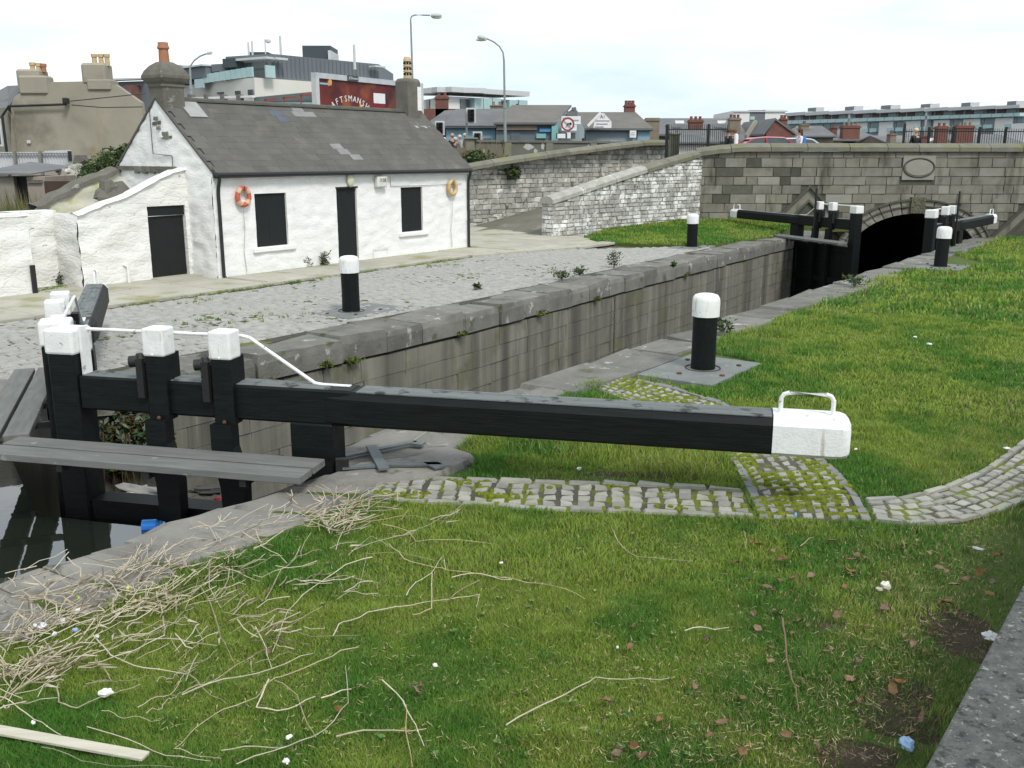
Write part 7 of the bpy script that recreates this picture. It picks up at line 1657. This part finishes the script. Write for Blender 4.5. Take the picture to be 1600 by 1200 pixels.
# dead leaves
m_leaf = M('dead_leaf', (.24,.155,.085), (.14,.09,.05), 20, .85, .4, 60, rnd=.3, hrnd=.3)
def leaf_mesh(i):
    mb = MB(); w, l = .034, .05; vs = []; cu = rs.uniform(.01,.03)
    for y in range(5):
        f = y/4; ww = w*math.sin(math.pi*(.08+.84*f))*(1+rs.uniform(-.15,.15))
        for x in (-1, 0, 1): vs.append((x*ww, (f-.5)*2*l, cu*abs(x)*rs.uniform(.6,1.5) + cu*.8*math.sin(f*3+i) + rs.uniform(0,.006)))
    for y in range(4):
        for x in range(2): mb.f.append((y*3+x, y*3+x+1, (y+1)*3+x+1, (y+1)*3+x))
    mb.v = vs; mb.m = [0]*8; mb.tube([(0,-l,0),(0,-l*1.5,.008)], .0015, 4); me = mb.mesh('dead_leaf'); me.materials.append(m_leaf); return me
lms = [leaf_mesh(i) for i in range(5)]
lpts = [(1340,868),(1330,875),(1352,872),(1325,890),(1333,893),(1268,901),(1198,919),(1218,909),(1205,922),(1240,903),(1178,960),(1213,958),(1235,975),(1250,968),(1262,975),(1383,953),(1240,990),(1185,982),(1205,1013),(1422,1000),(1428,1008),(1415,995),(1456,985),(1300,1013),(1292,1017),(1340,1035),(1338,1066),(1328,1063),(1403,1066),(1395,1077),(1345,1098),(1228,1150),(1287,1170),(1275,1165),(1130,1130),(1030,1125),(1110,1150),(1160,1175),(1005,1180),(1460,880),(1477,893),(1468,888),(1515,858),(1525,850),(1530,895),(1560,870),(1490,915),(1510,905),(1550,908),(1470,940),(1480,945),(1545,930),(1185,852),(1175,845),(1208,860),(1220,875),(1225,872),(1300,845),(1435,1120),(1160,1090),(1105,1000),(1205,1035),(650,1078),(657,1072),(945,1095),(948,1100),(970,1170),(965,1178),(990,1165),(990,978),(985,1012),(420,1020),(530,1108),(1085,1075),(1320,915),(1150,880),(1450,865),(1420,1150),(1365,1010),(1308,960),(1385,905),(1500,960)]
def leaf_label(u, v):
    if u < 800: return 'dead leaf on open grass left of the picture centre'
    if v > 1105: return 'dead leaf on the grass along the bottom edge, right half'
    if u < 1275 and v > 930: return 'brown dead leaf lying near the thick brown twig'
    if u < 1275: return 'dead leaf in the band of grass below the mossy setts'
    if u < 1420: return 'curled dead leaf between the white paper and the lower right corner'
    return 'dead leaf close to the concrete wall at the right edge'
for i, (u, v) in enumerate(lpts):
    p = G(u, v, .03); o = bpy.data.objects.new('dead_leaf', lms[i % 5]); C.objects.link(o); o.location = (p[0], p[1], .025+R.uniform(0,.012)); o.rotation_euler = (R.uniform(-.5,.5), R.uniform(-.5,.5), R.uniform(0,6.28)); s_ = R.uniform(.4,.8); o.scale = (s_, s_, s_)
    o['label'] = leaf_label(u, v); o['category'] = 'leaf'; o['group'] = 'dead leaves on the grass'
# litter
def crumple(name, label, u, v, sx, sy, sz, col, cat='litter', z=.035, n=9, j=.32, rough=.6):
    p = G(u, v, z); mb = MB().ball((0,0,0), sx, sy, sz, 12, 8, jit=j, rnd=rs); single(name, mb, fm('litter_%d_%d' % (u, v), col, rough=rough), label, cat, frame='l', loc=(p[0], p[1], z+sz*.4), rz=rs.uniform(0,3), smooth=25)
crumple('tissue', 'crumpled pale blue tissue on the grass at lower right', 1418,1165, .05,.035,.022, (.33,.50,.70))
crumple('paper_scrap', 'crumpled white paper among dead leaves at right', 1384,917, .032,.028,.028, (.72,.70,.60))
crumple('paper_scrap', 'small beige scrap just left of the crumpled white paper', 1374,922, .022,.018,.014, (.50,.45,.36))
crumple('plastic_scrap', 'flat pale plastic scrap in the grass at right edge', 1527,857, .05,.022,.006, (.42,.45,.44))
crumple('plastic_bag', 'white plastic scrap tucked against the concrete wall', 1548,996, .05,.04,.022, (.58,.60,.60))
crumple('tissue', 'white tissue ball on the grass at lower left', 166,1084, .035,.022,.02, (.80,.80,.78))
crumple('feather', 'small white scrap near the bottom left stalks', 452,1152, .018,.012,.008, (.78,.78,.76)); crumple('feather', 'small white scrap near the hooked stalk', 680,1040, .014,.012,.010, (.8,.8,.78))
crumple('feather', 'tiny white feather on the grass below the curved stalk', 783,880, .014,.01,.008, (.78,.78,.76)); crumple('feather', 'tiny white scrap right of the kinked stalk', 965,1012, .010,.008,.007, (.75,.75,.73)); crumple('feather', 'tiny white scrap on the grass at the bottom edge', 447,1190, .02,.014,.010, (.75,.75,.73))
crumple('paper_scrap', 'white scrap on the grass under the beam near the path', 905,733, .022,.014,.014, (.8,.8,.8)); crumple('paper_scrap', 'white scrap lying on grass behind the beam end, left one', 1337,702, .024,.012,.008, (.8,.8,.8)); crumple('paper_scrap', 'white scrap on the lawn behind the beam end, right one', 1452,538, .035,.02,.015, (.8,.8,.8))
crumple('paper_scrap', 'white scrap on the lawn just left of its twin', 1430,527, .03,.02,.015, (.75,.75,.75)); crumple('paper_scrap', 'white scrap at the lawn edge by the arc path', 1573,701, .03,.018,.012, (.8,.8,.8)); crumple('paper_scrap', 'blue and white scrap on the mossy path edge', 1243,806, .012,.012,.02, (.25,.5,.65))
for i, (u, v, sx, sy, c_, lab) in enumerate([(62,978,.05,.028,(.72,.72,.74),'white plastic rag in the reeds, leftmost'),(97,970,.03,.02,(.75,.75,.77),'white plastic rag in the reeds beside the leftmost'),(40,1000,.012,.01,(.20,.08,.40),'tiny purple wrapper in the reeds'),(85,992,.022,.012,(.72,.74,.78),'pale scrap below the white rags'),(118,985,.018,.012,(.35,.45,.65),'pale blue scrap in the reeds'),(122,955,.03,.02,(.70,.70,.70),'white rag at the upper end of the reed heap'),(122,935,.012,.01,(.35,.55,.05),'lime green scrap in the reeds'),(200,920,.016,.012,(.62,.66,.15),'yellow green scrap on the reeds'),(212,940,.012,.01,(.70,.35,.32),'pink scrap on the reeds'),(152,995,.012,.01,(.75,.77,.8),'tiny white scrap right of the reed heap'),(52,1130,.01,.01,(.8,.8,.8),'tiny white scrap near the wooden lath')]):
    crumple('plastic_scrap', lab, u, v, sx, sy, .012, c_, z=.06)
# ---- things floating against the gate
def bottle(label, u, v, col, ln, r, rz, z=ZW+.02):
    p = G(u, v, z); mb = MB(); pts = [(0,0,0),(ln*.02,0,0),(ln*.68,0,0),(ln*.85,0,0),(ln,0,0)]; mb.tube(pts, [r*.8,r,r,r*.4,r*.38], 12)
    t = thing('bottle', label, 'bottle', p, 'l', rz=rz); m_ = fm('bottle_%d' % u, col, rough=.25); part('body', mb, m_, t, 40); part('cap', MB().tube([(ln,0,0),(ln*1.07,0,0)], r*.45, 10), m_white, t, 40)
bottle('bright blue plastic bottle floating at the stone edge', 222,822, (.03,.22,.70), .20, .062, .15)
crumple('plastic_bag', 'pale blue plastic bag beside the floating bottle', 255,816, .12,.03,.01, (.20,.38,.72), z=ZW+.01)
for (u, v, sx, sy, sz, c_, lab, nm) in [(225,770,.34,.10,.05,(.42,.41,.38),'grey foam slab floating against the gate','foam slab'),(262,778,.16,.09,.05,(.30,.29,.26),'grey lump floating between the paddle posts','debris'),(205,778,.12,.06,.03,(.55,.52,.38),'cream sheet on the floating foam','debris'),(330,768,.22,.10,.05,(.12,.115,.10),'dark driftwood beside the right paddle post','debris'),(248,795,.05,.04,.03,(.35,.08,.08),'crushed red and white can floating by the bottle','can'),(342,783,.05,.04,.03,(.55,.05,.06),'crushed red can caught by the heel of the gate','can')]:
    crumple('floating_' + ('can' if nm == 'can' else 'debris'), lab, u, v, sx, sy, sz, c_, cat=nm if nm == 'can' else 'debris', z=ZW-.0)
# ---- gate anchor irons set into the heel slab
t = thing('anchor_irons', 'grey painted iron anchor straps on the stone slab behind the gate heel', 'ironwork', G(620,705,.05), 'w')
m_anch = M('grey_painted_iron', (.13,.15,.155), (.10,.115,.12), 8, .6, .3, 40, c3=(.10,.06,.04), s3=9, t3=.64, w3=.05)
def strap(pix, w_, th_=.02, z=.055, nm='strap'):
    mb = MB()
    for i in range(len(pix)-1): p = G(*pix[i], z); q = G(*pix[i+1], z); mb.beam((p[0],p[1],z),(q[0],q[1],z), w_, th_)
    part(nm, mb, m_anch, t)
strap([(532,714),(585,703),(650,690)], .07); strap([(645,692),(662,694)], .10, nm='strap_end'); strap([(535,731),(610,726),(690,725)], .075); strap([(670,722),(688,731)], .12, .02, nm='strap_end')
strap([(580,697),(600,733)], .10, .02, .078, 'cross_strap')
for (u, v, w_, d_, h_) in [(523,706,.16,.06,.05),(522,724,.2,.08,.06),(535,730,.12,.05,.10)]:
    p = G(u, v, .06); part('collar', MB().box(p[0]-w_/2, p[0]+w_/2, p[1]-d_/2, p[1]+d_/2, .02, .05+h_), m_iron, t, bevel=.006)
# flattened thatch and broad leaved lawn weeds in the foreground
mb = MB()
for i in range(190):
    u = rs.uniform(350, 1560); v = rs.uniform(830, 1195); p = G(u, v, -.01)
    if not (-3.5 < p[0] < 4) or W2S(p[0], p[1])[1] < -6.0 or W2S(p[0], p[1])[1] > -1.4: continue
    if noise.noise(Vector((p[0]*.9, p[1]*.9, 5))) < .02: continue
    k = rs.randint(4, 8); 
    for j in range(k):
        a = 6.283*j/k + rs.uniform(-.3,.3); l = rs.uniform(.014,.032); w_ = l*.32; ca, sa = math.cos(a), math.sin(a)
        mb.add([(p[0],p[1],.005),(p[0]+ca*l*.6-sa*w_,p[1]+sa*l*.6+ca*w_,.022),(p[0]+ca*l,p[1]+sa*l,.018),(p[0]+ca*l*.6+sa*w_,p[1]+sa*l*.6-ca*w_,.022)], [(0,1,2,3)], rs.randrange(3))
single('lawn_weeds', mb, [M('clover_leaf', (.05,.14,.04), None, 9, .6, 0), M('plantain_leaf', (.10,.20,.05), None, 9, .6, 0), M('yellowed_leaf', (.30,.30,.09), None, 9, .7, 0)], 'small clover and plantain rosettes scattered in the foreground lawn', 'weeds', kind='stuff')
mb = MB()
for i in range(9000):
    u = rs.uniform(250, 1590); v = rs.uniform(815, 1198); p = G(u, v, 0); s_, t_ = W2S(p[0], p[1])
    if t_ < -6.1 or t_ > -1.3: continue
    if rs.random() > .35 + .65*min(1, max(0, (-t_-4.3)/1.4)) : continue
    a = rs.uniform(0, 6.28); l = rs.uniform(.015,.06); z_ = rs.uniform(.0,.035); w_ = rs.uniform(.0012,.0028)
    mb.add([(p[0]-math.sin(a)*w_,p[1]+math.cos(a)*w_,z_),(p[0]+math.sin(a)*w_,p[1]-math.cos(a)*w_,z_),(p[0]+math.cos(a)*l,p[1]+math.sin(a)*l,z_+rs.uniform(-.01,.015))], [(0,1,2)], rs.randrange(2))
single('thatch', mb, [m_straw, M('brown_thatch', (.20,.13,.08), None, 9, .9, 0)], 'dead grass bits and brown crumbs lying in the foreground lawn', 'thatch', kind='stuff')

def earth_patch(u, v, rx_, ry_, lab):
    c_ = G(u, v, -.03); n_ = 26; vs = [(c_[0], c_[1], -.018)]
    for ring_ in (.5, 1.):
        for k in range(n_):
            a = 6.283*k/n_; q = ring_*(1+.25*noise.noise(Vector((math.cos(a)*1.7+u, math.sin(a)*1.7, ring_*0)))); vs.append((c_[0]+rx_*q*math.cos(a), c_[1]+ry_*q*math.sin(a), -.020 if ring_ < 1 else -.034))
    fs = [(0, 1+k, 1+(k+1) % n_) for k in range(n_)] + [(1+k, 1+n_+k, 1+n_+(k+1) % n_, 1+(k+1) % n_) for k in range(n_)]
    single('bare_earth', MB().add(vs, fs), m_mud, lab, 'bare earth', kind='structure', smooth=80)
m_mud = M('bare_mud', (.075,.055,.036), (.045,.033,.022), 9, .95, 1, 45, c3=(.13,.10,.07), s3=14, t3=.6, w3=.08)
for a in [(1398,1098,.26,.36,'dark bare earth against the concrete wall'),(1500,985,.22,.42,'bare earth strip by the concrete wall further up'),(1030,740,.75,.11,'bare soil edge above the sett path'),(1340,1185,.22,.16,'bare earth at the bottom edge'),(1295,975,.2,.16,'small bare patch between leaves')]: earth_patch(*a)
